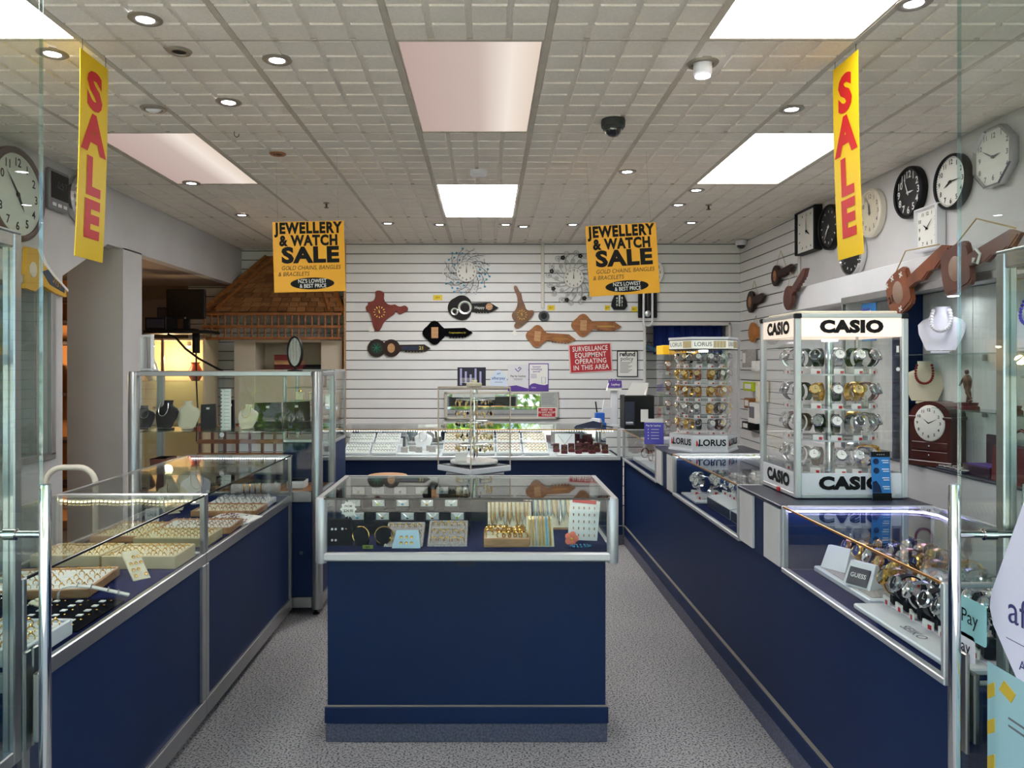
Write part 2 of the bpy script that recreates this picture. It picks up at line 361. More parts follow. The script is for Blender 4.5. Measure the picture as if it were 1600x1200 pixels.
for px, py, lb in spots:
    loc = ceil(px, py)
    if d0 is None:
        d0 = thing('downlight', '', 'downlight', loc)
        mk().lathe([(.030,-.001),(.036,-.006),(.052,-.007),(.060,-.002),(.060,.004)], 28).build('trim_ring', TRIM, d0)
        mk().disc(.031, -.003, .002, 24).build('lens', LEDC, d0)
        d = d0
    else: d = dup(d0, loc)
    d['label'] = 'small lit round ceiling downlight '+lb; d['group'] = 'lit downlights'
# spot that hangs out of its hole
t = thing('downlight', 'lit round downlight dropping out of its hole right of the large centre panel', 'downlight', ceil(1098, 97))
mk().lathe([(.040,0),(.044,-.008),(.060,-.008),(.066,0),(.066,.004)], 28).build('trim_ring', TRIM, t)
mk().lathe([(0,.0),(.038,.0),(.038,-.045),(.030,-.055)], 24).build('lamp_body', WPLAS, t); mk().disc(.031, -.057, -.052, 24).build('lens', LEDC, t)
# dead fittings
for px, py, lb, m in ((280,78,'small unlit beige downlight with dark centre behind the top left lit downlight', BLACK), (434,239,'brown unlit downlight beyond the second lit downlight', WOODK)):
    t = thing('downlight', lb, 'downlight', ceil(px, py)); mk().lathe([(.026,0),(.030,-.008),(.044,-.008),(.050,0)], 24).build('trim_ring', TRIM if m is BLACK else WOODM, t); mk().disc(.028, -.003, .002, 20).build('lens', m, t)
t = thing('downlight', 'unlit white eyeball downlight left of the left sale banner', 'downlight', ceil(240,168)); mk().lathe([(.040,0),(.044,-.008),(.058,-.008),(.064,0)], 28).build('trim_ring', TRIM, t)
mk().lathe([(0,-.020),(.018,-.017),(.034,-.008),(.038,0)], 20, T(0,0,-.004, RAD(14))).build('eyeball', WPLAS, t)
for px, py, lb in ((510,316,'small sprinkler head above the left yellow sale sign'), (1107,319,'small sprinkler head beyond the right bright panel')):
    t = thing('sprinkler', lb, 'sprinkler', ceil(px, py), group='sprinklers'); mk().disc(.024,-.006,0,16).build('flange', TRIM, t); mk().tube([(0,0,-.005),(0,0,-.035)], .008, 8).disc(.018,-.040,-.036,12).build('head', BRONZE, t)
t = thing('smoke_alarm', 'round white smoke alarm above the far bright light panel', 'smoke alarm', ceil(748,266)); mk().lathe([(0,-.034),(.040,-.034),(.052,-.028),(.055,0)], 28).build('alarm_body', WPLAS, t); mk().disc(.014,-.038,-.033,12).build('sensor_cap', PAPER, t)
def dome(loc, lab, m1, s, rz=0, rot=None):
    t = thing('dome_camera', lab, 'camera', loc, rot=rot or (0,0,rz))
    mk().lathe([(0,0),(.060*s,0),(.062*s,-.012*s),(.060*s,-.038*s),(.052*s,-.044*s),(.046*s,-.044*s)], 32).build('camera_base', m1, t)
    mk().lathe([(.046*s,-.042*s),(.045*s,-.056*s),(.038*s,-.072*s),(.024*s,-.084*s),(0,-.089*s)], 28).build('camera_dome', pm('smoked_dome', (10,10,14), .06, 0, coat=1), t)
    mk().lathe([(.046*s,-.040*s),(.053*s,-.045*s),(.050*s,-.052*s),(.046*s,-.050*s)], 28).build('dome_ring', CHROME if m1 is BLACK else m1, t)
dome(ceil(958,186), 'black dome security camera on the ceiling between the light panels', pm('dome_grey', (44,48,46), .5), 1.0)
dome(W(1158,376,7.75), 'white dome security camera at the top of the back right corner', WPLAS, .95)
t = tag(mk().tube([(0,0,0),(0,0,-.02),(.01,0,-.032),(.022,0,-.028),(.026,0,-.015)], .0022, 6).build('ceiling_hook', BLACK, None, ceil(366,204)), 'thin wire hook hanging from the ceiling behind the left dim panel', 'hook')
# entrance facade, shop front glass, unseen roof added to limit sky light
struct('wall_front', mk().box(-5.2, XR+.1, .75, .85, 2.48, 3.0).box(-5.2, -1.22, .75, .85, -.1, .42).box(1.30, XR+.1, .75, .85, -.1, .42).box(-5.2, XL, .75, .85, .42, 2.48), pm('facade_paint', (120,124,130), .6))
for n, (a, b) in enumerate(((XL, -1.22), (1.30, XR))):
    w = struct('window_%d' % (n+1), mk().cbox(a, a+.04, .77, .83, .42, 2.48).cbox(b-.04, b, .77, .83, .42, 2.48).cbox(a, b, .77, .83, .42, .46).cbox(a, b, .77, .83, 2.44, 2.48), ALU)
    mk().box(a+.04, b-.04, .795, .803, .46, 2.44).build('pane', DOORG, w)
struct('wall_front', mk().box(-6, 6, -2.6, .75, 3.0, 3.1), pm('sky_block_white', (190,190,188), .6))  # verandah out of view, placed to hold back light from the sky
# foliage across the street, seen in mirrors and glass
hg = mk(); rr = random.Random(3)
for c in range(60):
    cx, cyy, cz = rr.uniform(-9, 9), rr.uniform(-10.5, -9), rr.uniform(.3, 3.6); R = rr.uniform(.7, 1.3)
    for q in range(260):
        u = Vector((rr.gauss(0,1), rr.gauss(0,1), rr.gauss(0,1))).normalized()*R*rr.uniform(.6,1)
        p = Vector((cx, cyy, cz))+u; a = rr.uniform(.09,.2); d = Vector((rr.uniform(-1,1), rr.uniform(-1,1), rr.uniform(-1,1))).normalized(); e = d.cross(Vector((0,0,1))).normalized()*a*.4
        hg.add([p-d*a, p+e, p+d*a, p-e], [(0,1,2,3)])
tag(hg.build('street_foliage', pm('leaf_green', (150,190,60), .6, noise=.4, nscale=2), None), 'sunlit green foliage across the street, seen only in mirrors and glass', 'foliage', kind='stuff')
# ================================================================ lettering into one mesh, clocks, keys
TC = {}
def tm(mb, body, size, M=None, bold=0, ext=.0005, wid=1.0, sp=1.0):
    k = (body, bold, sp)
    if k not in TC:
        cu = bpy.data.curves.new('t', 'FONT'); cu.body = body; cu.size = 1; cu.extrude = 0; cu.offset = bold; cu.space_character = sp; cu.align_x = 'CENTER'; cu.align_y = 'CENTER'; cu.resolution_u = 3
        ob = bpy.data.objects.new('t', cu); COL.objects.link(ob)
        me = bpy.data.meshes.new_from_object(ob.evaluated_get(bpy.context.evaluated_depsgraph_get()))
        TC[k] = ([v.co.copy() for v in me.vertices], [tuple(p.vertices) for p in me.polygons])
        bpy.data.objects.remove(ob); bpy.data.curves.remove(cu); bpy.data.meshes.remove(me)
    vs, fs = TC[k]
    return mb.add([(v.x*size*wid, -ext, v.y*size) for v in vs], fs, M)     # upright, facing -y
def clock(label, loc, rz, R, rim, dial, ink, h=10, mi=9, shape='round', rw=.1, dep=.04, nums=True, rect=None, roll=0, dmark=False, numscale=1.0):
    t = thing('wall_clock', label, 'clock', loc, rot=(0, roll, rz))
    sx, sz = rect if rect else (R, R)
    if shape == 'round':
        mk().lathe([(R*(1-rw),-dep*.75),(R*(1-rw),-dep),(R*(1-rw*.6),-dep*1.15),(R*.99,-dep*.9),(R,-dep*.5),(R*.99,0)], 48, None, 'y').build('rim', rim, t)
        mk().disc(R*(1-rw)+.001, -dep*.75, -.004, 48, None, 'y').build('dial', dial, t)
    else:
        n = 8 if shape == 'oct' else 4; a0 = pi/8 if n == 8 else pi/4; k = 1/cos(pi/n)
        P = [(cos(a0+2*pi*i/n)*k*sx, sin(a0+2*pi*i/n)*k*sz) for i in range(n)]; Q = [(x*(1-rw), z*(1-rw)) for x, z in P]
        m = mk(); vs = []; fs = []
        for (x,z),(x2,z2) in zip(P,Q): vs += [(x,0,z),(x,-dep,z),((x*.4+x2*.6),-dep*1.15,(z*.4+z2*.6)),(x2,-dep*.8,z2),(x2,-.004,z2)]
        for i in range(n):
            j = (i+1)%n; fs += [(i*5+q, i*5+q+1, j*5+q+1, j*5+q) for q in range(4)]
        m.add(vs, fs); m.build('rim', rim, t); mk().prism(Q, -dep*.75, -.004).build('dial', dial, t)
    y = -dep*.75-.0008; r = .78*(1-rw)
    m = mk()
    for q in range(12):
        a = q*pi/6; x, z = sin(a)*sx*r, cos(a)*sz*r
        if shape != 'round': f = min(1.16, 1/max(abs(sin(a)), abs(cos(a)))); x *= f; z *= f
        if nums: tm(m, str(q or 12), min(sx,sz)*.25*numscale, T(x, y, z), .02)
        else: m.box(-.004, .004, -.001, 0, -R*.05, R*.05, T(x, y, z, 0, a, 0))
    if dmark:
        for q in range(60):
            a = q*pi/30; m.box(-.0012,.0012,-.001,0,-.004,.004, T(sin(a)*sx*(1-rw)*.95, y, cos(a)*sz*(1-rw)*.95, 0, a, 0))
    m.build('numeral_ring', ink, t)
    for nm, ln, wd, an, yy in (('hour_hand', .42, .035, (h+mi/60)*pi/6, .003), ('minute_hand', .64, .024, mi*pi/30, .005)):
        L = min(sx,sz)*ln*(1-rw)/.9; w = min(sx,sz)*wd
        mk().prism([(-w,-L*.18),(w,-L*.18),(w*.9,L*.5),(0,L),(-w*.9,L*.5)], -.0012, 0, T(0, y-yy, 0, 0, an, 0)).build(nm, ink, t)
    mk().disc(min(sx,sz)*.05, y-.008, y, 12, None, 'y').build('hub', ink, t)
    return t
def key_outline(L, R, head='knob', teeth=5, sh=.3):
    P = []; s = R*sh
    a1 = math.asin(min(.95, sh))
    for k in range(33):
        a = a1+(2*pi-2*a1)*k/32
        f = {'knob': 1+.10*cos(4*a), 'clover': 1+.13*abs(cos(1.5*a+pi/2)), 'round': 1.0, 'square': 1/max(abs(cos(a)),abs(sin(a)))**.7}[head]
        P.append((R+R*f*cos(a), R*f*sin(a)))
    x0 = 2*R*.97; x1 = L-s*1.6
    P += [(x0, -s*.7)]
    n = teeth*2; w = (x1-x0-.25*(x1-x0))/n
    xs = x0+.2*(x1-x0)
    for i in range(n+1): P.append((xs+i*w, -s*(1.15 if i % 2 else .75)))
    P += [(x1, -s*1.0), (L, 0), (x1, s), (x0, s*.9)]
    return P
def wood_key(label, loc, rz, L, R, mat, head='knob', roll=0, photo='rect', body=None, ink=GOLD, dep=.022, string=0, sh=.3, group=None, teeth=5, face=None):
    t = thing('wooden_key', label, 'wooden key', loc, rot=(0, -roll, rz), group=group)
    mk().prism(key_outline(L, R, head, teeth, sh), -dep, -.001).build('key_body', mat, t)
    if head != 'plain': mk().prism([(x*.96+.01*L, z*.86) for x, z in key_outline(L, R, head, teeth, sh)], -dep-.004, -dep+.001).build('raised_face', mat, t)
    y = -dep-.004
    if photo == 'rect': mk().cbox(R*.72, R*1.35, y-.004, y+.001, -R*.5, R*.5, .002).build('photo_inset', face or WOODL, t)
    elif photo == 'round': mk().lathe([(0,y-.003),(R*.40,y-.003),(R*.44,y+.001)], 20, T(R*1.0,0,0,0,0,0,(1,1,1.25)), 'y').build('photo_inset', face or WOODL, t)
    if body:
        m = mk(); tm(m, body, min(R*sh*.85, (L-2*R)*1.45/len(body)), T(2*R+(L-2*R)*.44, y-.0008, 0), .0); m.build('lettering', ink, t)
    if string:
        mk().tube([(R*.5, -.004, R*.6), (L*.38, -.004, R*.6+string), (L*.62, -.004, R*.3)], .0022, 5).build('hanging_cord', pm('cord', (190,170,130), .8), t)
    return t
def bw(px, py, off=.002): p = W(px, py, YB); p.y -= off; return p
S8 = YB/F
def pxpoly(pts, ox, oy, k, cx, cy, s): return [((x/k+ox-cx)*s, -(y/k+oy-cy)*s) for x, y in pts]
# ---------------- back wall keys
wood_key('black wooden key with two ovals reading Happy 21st and a round tan photo', bw(702,481), 0, .504, .115, BRUST, 'clover', 0, 'none', 'Happy 21st', INKW, sh=.45)
t = bpy.data.objects['wooden_key']; mk().lathe([(0,-.030),(.034,-.030),(.036,-.024)], 20, T(.41,0,.01), 'y').build('photo_inset', WOODL, t)
mk().lathe([(.045,-.026),(.052,-.031),(.068,-.031),(.074,-.026)], 24, T(.16,0,.0), 'y').build('oval_ring', SILV, t); mk().lathe([(.020,-.026),(.026,-.030),(.036,-.030),(.040,-.026)], 24, T(.055,0,-.04), 'y').build('oval_ring', SILV, t)
wood_key('black key plaque with square tan photo reading Congratulations 21', bw(662,520), 0, .505, .112, VELVET, 'knob', 0, 'rect', 'Congratulations 21', GOLD, sh=.45)
t = wood_key('dark brown key with two round heads, green emblem and blue strip reading 21', bw(598,544), 0, .49, .090, WOODK, 'round', 0, 'round', None, sh=.42, teeth=6)
mk().disc(.092,-.020,-.001,32,T(-.06,0,0),'y').build('round_head', WOODK, t); mk().disc(.062,-.024,-.018,28,T(-.06,0,0),'y').build('emblem_disc', pm('dark_green', (12,40,34), .4), t)
m = mk()
for q in range(7): m.tube([(-.06,-.025,0), (-.06+.045*cos(q*.9+.3), -.026, .045*sin(q*.9+.3))], .004, 5)
m.build('emblem', pm('emblem_green', (30,120,84), .4), t); mk().cbox(.20,.42,-.030,-.025,-.022,.022,.002).build('blue_strip', pm('strip_blue', (24,30,66), .3), t)
m = mk(); tm(m, '21', .05, T(.40,-.031,0), .02); m.build('lettering', GOLD, t)
wood_key('reddish brown wooden key tilted down reading Congratulations 21, above the red sign', bw(823,524), 0, .505, .105, WOODM, 'knob', RAD(-5), 'rect', 'Congratulations 21', GOLD, sh=.45)
wood_key('brown wooden key reading Congratulations 21 under the flower clock', bw(894,508), 0, .505, .108, WOODM, 'knob', RAD(-2), 'rect', 'Congratulations 21', GOLD, sh=.45)
# ---------------- map shaped clocks
def shape_clock(name, label, pts, c, mat, hubpx, r, ink):
    P = pxpoly(pts, 520, 370, 4.706, c[0], c[1], S8); nP = len(P); P = [q_ for i in range(nP) for q_ in ((P[i-1][0]*.125+P[i][0]*.75+P[(i+1)%nP][0]*.125, P[i-1][1]*.125+P[i][1]*.75+P[(i+1)%nP][1]*.125), ((P[i][0]+P[(i+1)%nP][0])/2, (P[i][1]+P[(i+1)%nP][1])/2))]; t = thing(name, label, 'clock', bw(*c))
    mk().prism(P, -.020, -.001).build('plaque', mat, t)
    hx, hz = (hubpx[0]/4.706+520-c[0])*S8, -(hubpx[1]/4.706+370-c[1])*S8
    m = mk()
    for q in range(12): m.box(-.003,.003,-.001,.001,-.008,.008, T(hx+sin(q*pi/6)*r, -.021, hz+cos(q*pi/6)*r, 0, q*pi/6, 0))
    m.build('hour_marks', ink, t)
    mk().prism([(-.003,-.01),(.003,-.01),(0,.05)], -.0015, 0, T(hx,-.0225,hz,0,.1,0)).build('minute_hand', ink, t); mk().prism([(-.004,-.01),(.004,-.01),(0,.036)], -.0015, 0, T(hx,-.0215,hz,0,-.5,0)).build('hour_hand', ink, t)
    return t
IND = [(310,398),(350,395),(385,412),(372,455),(395,492),(430,505),(460,495),(478,512),(505,515),(530,502),(556,520),(553,548),(520,560),(490,578),(478,555),(462,540),(458,568),(430,585),(395,610),(370,640),(350,690),(325,702),(303,672),(290,620),(278,560),(250,553),(240,512),(262,505),(258,480),(300,478),(322,440)]
t = shape_clock('map_clock', 'red wooden map shaped clock with small white tag on the slatted wall, leftmost', IND, (605,486), pm('map_red_wood', (118,38,24), .45, noise=.15, nscale=12), (345,555), .052, GOLD)
mk().cbox(-.028,.028,-.008,-.004,-.026,.026,.001,T((580.5-605)*S8,0,-(514-486)*S8)).build('price_card', PAPER, t)
NZ = [(1330,358),(1355,362),(1368,400),(1388,418),(1390,460),(1412,500),(1418,532),(1440,545),(1474,538),(1481,560),(1465,590),(1430,625),(1400,648),(1362,678),(1330,668),(1336,640),(1352,628),(1325,612),(1313,578),(1322,558),(1348,535),(1362,480),(1350,420),(1332,392)]
t = shape_clock('map_clock', 'brown wooden clock in the shape of long islands with a hanging white tag', NZ, (817,481), pm('map_brown_wood', (112,66,34), .35, noise=.35, nscale=14, coat=.4), (1390,575), .045, GOLD)
mk().cbox(-.026,.026,-.006,-.002,-.026,.026,.001,T((804-817)*S8,0,-(521-481)*S8,0,pi/4,0)).build('price_card', PAPER, t)
# ---------------- jewelled clock
t = clock('round white clock with curling black twigs tipped with silver and blue gems', bw(729,425), 0, .108, SILV, DIALW, INK, 12, 0, rw=.05, dep=.03, numscale=1.1)
tw, g1, g2 = mk(), mk(), mk(); rr = random.Random(5)
for k in range(13):
    a = k*2*pi/13; pts = []
    for s_ in range(6):
        r = .105+.026*s_; b = a+.16*s_; pts.append((sin(b)*r, -.012, cos(b)*r))
    tw.tube(pts, .0022, 5)
    for s_, side in ((1,.28),(2,-.22),(3,.26),(4,-.16),(5,0)):
        b = a+.16*s_+side; r = .105+.026*s_+(.010 if side else .006); p = (sin(b)*r, -.014, cos(b)*r)
        tw.tube([pts[s_], p], .0016, 4); (g2 if (k % 13) in (2,3,6,7,10,11) and s_ != 2 else g1).lathe([(0,-.009),(.010,-.005),(.0112,0),(.008,.003)], 8, T(*p), 'y')
tw.build('twig_frame', BLACK, t); tag(g1.build('silver_gems', pm('gem_silver',(225,228,232),.15), t), kind='stuff'); tag(g2.build('blue_gems', GEMB, t), 'small light blue gems', kind='stuff')
# ---------------- flower clock
t = clock('round white clock ringed by silver wire swirls with gems and small black flowers', bw(896,434.5), 0, .105, SILV, DIALW, INK, 12, 0, rw=.05, dep=.03, numscale=1.1)
wi, ge, fl = mk(), mk(), mk()
for k in range(16):
    a = k*2*pi/16; pts = [(sin(a+.11*s_)*(.10+.031*s_), -.012, cos(a+.11*s_)*(.10+.031*s_)) for s_ in range(6)]; wi.tube(pts, .0032, 5)
    for rr_, da, R2 in ((.255,.50,.026),(.175,.36,.02)):
        c = Vector((sin(a+da)*rr_, -.012, cos(a+da)*rr_)); wi.tube([c+Vector((cos(q*pi/7)*R2,0,sin(q*pi/7)*R2)) for q in range(14)], .0028, 5, closed=True)
        ge.lathe([(0,-.012),(.011,-.006),(.012,0),(.008,.003)], 10, T(*c), 'y')
    c = Vector((sin(a+.30)*.235, -.014, cos(a+.30)*.235))
    if k % 2 == 0:
        for q in range(5): fl.lathe([(0,-.004),(.010,-.003),(.011,.002)], 8, T(c.x+cos(q*1.257)*.014, c.y, c.z+sin(q*1.257)*.014), 'y')
wi.build('wire_swirls', STEEL, t); tag(ge.build('clear_gems', pm('gem_clear', (235,235,240), .08, .3, coat=1), t), kind='stuff'); tag(fl.build('black_flowers', BLACK, t), kind='stuff')
# ---------------- clocks mostly behind the right hanging sign
clock('plain round white wall clock showing at the right edge of the hanging sale sign', bw(1014,426), 0, .15, WPLAS, DIALW, INK, 10, 9, rw=.08)
t = thing('pendulum_clock', 'black guitar shaped clock hanging half behind the right yellow sale sign', 'clock', bw(967,462)); mk().prism([(-.055,-.145),(.055,-.145),(.082,-.11),(.075,-.06),(.05,.0),(.04,.12),(.05,.2),(-.05,.2),(-.04,.12),(-.05,0),(-.075,-.06),(-.082,-.11)], -.03, -.001).build('clock_body', BLACK, t)
mk().cbox(-.010,.010,-.036,-.030,-.09,.15,.002).build('neck_strip', SILV, t)
m = mk()
for q in range(9): tm(m, random.choice('369147'), .035, T(-.026+.026*(q%3), -.031, -.10+.035*(q//3)), .02)
m.build('numeral_ring', INKW, t)
t = thing('pendulum_clock', 'tall black and white pendulum clock hanging below the right yellow sale sign', 'clock', bw(1011,465))
mk().cbox(-.095,-.065,-.04,-.001,-.21,.25,.006).cbox(.065,.095,-.04,-.001,-.21,.25,.006).cbox(-.065,.065,-.012,-.001,-.21,.25,.003).build('case_side', BLACK, t)
lp = [(-.045,.25),(-.045,-.245)]+[(-.045*cos(q*pi/8), -.245-.045*sin(q*pi/8)) for q in range(1,8)]+[(.045,-.245),(.045,.25)]
mk().tube([(x,-.045,z) for x, z in lp], .011, 8).build('white_loop', WPLAS, t); mk().tube([(0,-.03,.2),(0,-.03,-.15)], .002, 5).lathe([(0,-.05),(.030,-.045),(.036,-.03),(.030,-.022),(0,-.02)], 20, T(0,0,-.165), 'y').build('pendulum', SILV, t)
t = thing('wall_speaker', 'small round black device at the foot of the cream conduit', 'speaker', bw(849.5,494,.002)); mk().lathe([(0,-.024),(.030,-.026),(.036,-.034),(.048,-.034),(.054,-.024),(.055,0)], 28, None, 'y').build('ring', pm('speaker_grey', (70,74,78), .4), t); mk().disc(.032,-.030,-.024,20,None,'y').build('cone', BLACK, t)
for (x, y, w_), lb in zip([(684,465,14),(861,481,11),(949,481,8),(991,483,9)], ('left of the black key reading Happy 21st','right of the cream conduit','left of the guitar shaped clock','left of the tall pendulum clock')):
    t = thing('price_tag', 'small yellow price tag on the slatted wall '+lb, 'price tag', bw(x,y,.001), group='yellow price tags'); mk().cbox(-w_/2*S8,w_/2*S8,-.003,-.001,-.026,.026,.0008).build('card', YTAG, t); m = mk(); tm(m, '$'+str(30+x%60), .026, T(0,-.0035,0)); m.build('lettering', INK, t)
# ---------------- signs on the back wall
t = thing('warning_sign', 'tilted red sign reading surveillance equipment operating in this area', 'sign', bw(922.5,559.5,.004), rot=(0,RAD(-3.2),0))
mk().cbox(-.222,.222,-.006,0,-.148,.148,.002).build('sign_board', pm('sign_border', (224,190,188), .5), t); mk().cbox(-.208,.208,-.008,-.0055,-.138,.138,.001).build('red_face', RED, t)
m = mk()
for k, s_ in enumerate(('SURVEILLANCE','EQUIPMENT','OPERATING','IN THIS AREA')): tm(m, s_, .070, T(0,-.0085,.096-.064*k), .012, wid=.80 if k != 0 else .72, sp=1.08)
m.build('lettering', INKW, t)
t = thing('framed_notice', 'black framed refund policy notice right of the red warning sign', 'notice', bw(980,568.5,.004)); w_, h_ = .107, .133
mk().cbox(-w_,w_,-.014,0,h_-.008,h_,.002).cbox(-w_,w_,-.014,0,-h_,-h_+.008,.002).cbox(-w_,-w_+.008,-.014,0,-h_,h_,.002).cbox(w_-.008,w_,-.014,0,-h_,h_,.002).build('frame', BLACK, t); mk().box(-w_+.008,w_-.008,-.006,-.002,-h_+.008,h_-.008).build('paper_sheet', PAPER, t)
m = mk(); tm(m, 'refund', .062, T(0,-.0065,.098), .03); tm(m, 'policy', .056, T(-.005,-.0065,.052), 0)
for k in range(9): m.box(-.075, .05-.02*(k%3), -.0075, -.0065, .014-.013*k, .018-.013*k)
m.build('lettering', INK, t)
t = thing('wall_poster', 'dark purple and white photo poster standing left of the pay notices', 'poster', bw(737,589.5,.004)); mk().cbox(-.145,.145,-.006,0,-.102,.102,.001).build('poster_board', pm('poster_dark', (34,26,50), .3), t)
m = mk()
for q in range(5): m.box(-.12+.05*q, -.10+.05*q, -.0075, -.006, -.08+.02*(q%2), .09-.03*(q%3))
m.build('poster_picture', pm('poster_light', (176,170,214), .4), t); m = mk()
for q in range(4): m.box(-.12,.02+.01*q,-.009,-.0075,-.055+.014*q,-.051+.014*q)
m.build('lettering', INKW, t)
t = thing('pay_notice', 'pale blue rounded triangular notice reading afterpay, left of the layby posters', 'notice', bw(779,591,.004)); P = [(-.088,-.07),(-.08,-.088),(.08,-.088),(.088,-.07),(.085,-.01),(.04,.065),(.02,.084),(-.02,.084),(-.04,.065),(-.085,-.01)]
mk().prism(P,-.006,0).build('card', pm('pale_blue_card', (214,226,242), .5), t); m = mk(); tm(m,'afterpay',.042,T(0,-.0065,.0),.01); m.box(-.04,.04,-.0075,-.0065,-.042,-.038); tm(m,'AP',.03,T(0,-.0065,.045),.01); m.build('lettering', pm('print_blue', (60,90,170), .5), t)
t = thing('pay_notice', 'white notice with purple heart arrow and wave reading Pay by Laybuy', 'notice', bw(809.5,590.5,.0045)); mk().cbox(-.105,.105,-.006,0,-.135,.135,.001).build('card', pm('notice_grey', (224,222,226), .5), t)
mk().prism([(-.105,-.135),(.105,-.135),(.105,-.11),(.05,-.095),(-.02,-.075),(-.06,-.08),(-.105,-.085)],-.0075,-.006).build('purple_wave', PURP, t); m = mk()
m.tube([(-.03,-.007,.095),(0,-.007,.065),(.032,-.007,.10),(.018,-.007,.11),(0,-.007,.095)],.005,6); m.build('heart_mark', PURP, t); m = mk(); tm(m,'Pay by Laybuy',.028,T(0,-.0065,.018),.012); m.box(-.05,.05,-.0075,-.0065,-.010,-.007); m.box(-.04,.04,-.0075,-.0065,-.02,-.017); m.build('lettering', INK, t)
t = thing('pay_notice', 'purple bordered notice reading Spotted something special, right of the layby poster', 'notice', bw(841.5,589.5,.006)); mk().cbox(-.102,.102,-.006,0,-.143,.143,.001).build('border_card', PURP, t); mk().box(-.094,.094,-.0075,-.006,-.09,.134).build('card', PAPER, t)
mk().prism([(-.094,-.085),(-.094,-.11),(.094,-.11),(.094,-.07),(.06,-.08),(.0,-.072),(-.04,-.06),(-.07,-.065)],-.009,-.0075).build('purple_wave', PURP, t)
m = mk(); [tm(m, s_, .026, T(-.022,-.008,.108-.024*k), .012) for k, s_ in enumerate(('Spotted','something','special?'))]
for k in range(4): m.box(-.08,-.02,-.009,-.008,.03-.012*k,.033-.012*k)
m.tube([(.03,-.009,0),(.07,-.009,0),(.07,-.009,-.06),(.03,-.009,-.06)],.0015,4,closed=True); m.build('lettering', PURP, t); m = mk(); tm(m,'laybuy',.018,T(-.05,-.0095,-.105),.01); m.build('brand_lettering', INKW, t)
# mirror frame on the wall
mt = thing('wall_mirror', 'wide low mirror in a pale frame on the slatted wall above the back counter', 'mirror', bw(783.5,633.5,.002)); w_, h_ = 89*S8, 21.5*S8
mk().cbox(-w_,w_,-.03,0,h_-.026,h_,.004).cbox(-w_,w_,-.03,0,-h_,-h_+.026,.004).cbox(-w_,-w_+.03,-.03,0,-h_,h_,.004).cbox(w_-.03,w_,-.03,0,-h_,h_,.004).build('frame', pm('frame_cream', (206,200,186), .5), mt); mk().box(-w_+.03,w_-.03,-.014,-.006,-h_+.026,h_-.026).build('mirror_pane', MIRR, mt)
t = thing('paper_notice', 'pale list of print taped at the right end of the wide mirror', 'notice', bw(857,624,.034)); mk().cbox(-.085,.085,-.003,0,-.075,.075,.0005).build('paper_sheet', pm('paper_grey', (176,180,176), .7), t); m = mk()
for k in range(7): m.box(-.07,.06-.01*(k%3),-.004,-.003,.055-.017*k,.059-.017*k)
m.build('lettering', INKG, t)
t = thing('warning_sign', 'small red sign reading sorry we do not accept cheques on the mirror frame', 'sign', bw(854,644,.036)); mk().cbox(-.097,.097,-.005,0,-.052,.052,.001).build('sign_board', PAPER, t); mk().box(-.088,.088,-.006,-.005,-.044,.044).build('red_face', RED, t); m = mk()
[tm(m, s_, .026, T(0,-.0065,.026-.026*k), .02, wid=.9) for k, s_ in enumerate(('SORRY WE','DO NOT ACCEPT','CHEQUES'))]; m.build('lettering', INKW, t)
# ---------------- hanging signs
def sale_sign(lab, px, py, Y, roll):
    t = thing('sale_sign', lab, 'sign', W(px, py, Y), rot=(0, roll, RAD(2)), group='hanging yellow sale signs'); s = Y/F; w_, h_ = 55.5*s, 55*s
    mk().cbox(-w_,w_,-.0015,.0015,-h_,h_,.0005).build('card', ORNG, t)
    m = mk(); y = -.0020
    tm(m,'JEWELLERY',23*s,T(0,y,44*s),.05,wid=.80,sp=1.14); tm(m,'& WATCH',22*s,T(0,y,24.5*s),.05,wid=.82,sp=1.12); tm(m,'SALE',33*s,T(2*s,y,1.5*s),.05,wid=1.18,sp=1.1)
    m.lathe([(0,-.0012),(34*s,-.0012),(34*s,.0005)], 40, T(4*s,y+.0005,-42*s,0,0,0,(1,1,.27)),'y'); m.build('black_lettering', INK, t)
    m = mk(); Sh = Matrix(((1,0,.18,0),(0,1,0,0),(0,0,1,0),(0,0,0,1))); tm(m,'GOLD CHAINS, BANGLES',9.2*s,T(3*s,y,-17.5*s)@Sh,.0,wid=.88); tm(m,'& BRACELETS',9.2*s,T(-24*s,y,-27*s)@Sh,.0,wid=.88); m.build('small_lettering', pm('brown_ink', (70,44,8), .6), t)
    m = mk(); tm(m,"NZ'S LOWEST",8.3*s,T(4*s,y-.0015,-38.5*s),.01,wid=.85); tm(m,'& BEST PRICE',8.3*s,T(5*s,y-.0015,-46*s),.01,wid=.85); m.build('white_lettering', INKW, t)
    for sx in (-1, 1): mk().tube([(sx*w_*.85,0,h_*.97),(sx*w_*.85,0,CZ-t.location.z)], .0007, 4).build('hanging_string', pm('clear_string', (170,170,165), .5), t)
sale_sign('yellow jewellery and watch sale sign hanging on the left in front of the wooden roof', 483, 401, 4.5, RAD(-1.6))
sale_sign('yellow jewellery and watch sale sign hanging on the right over the flower clock', 973, 405.5, 4.5, RAD(-3.6))
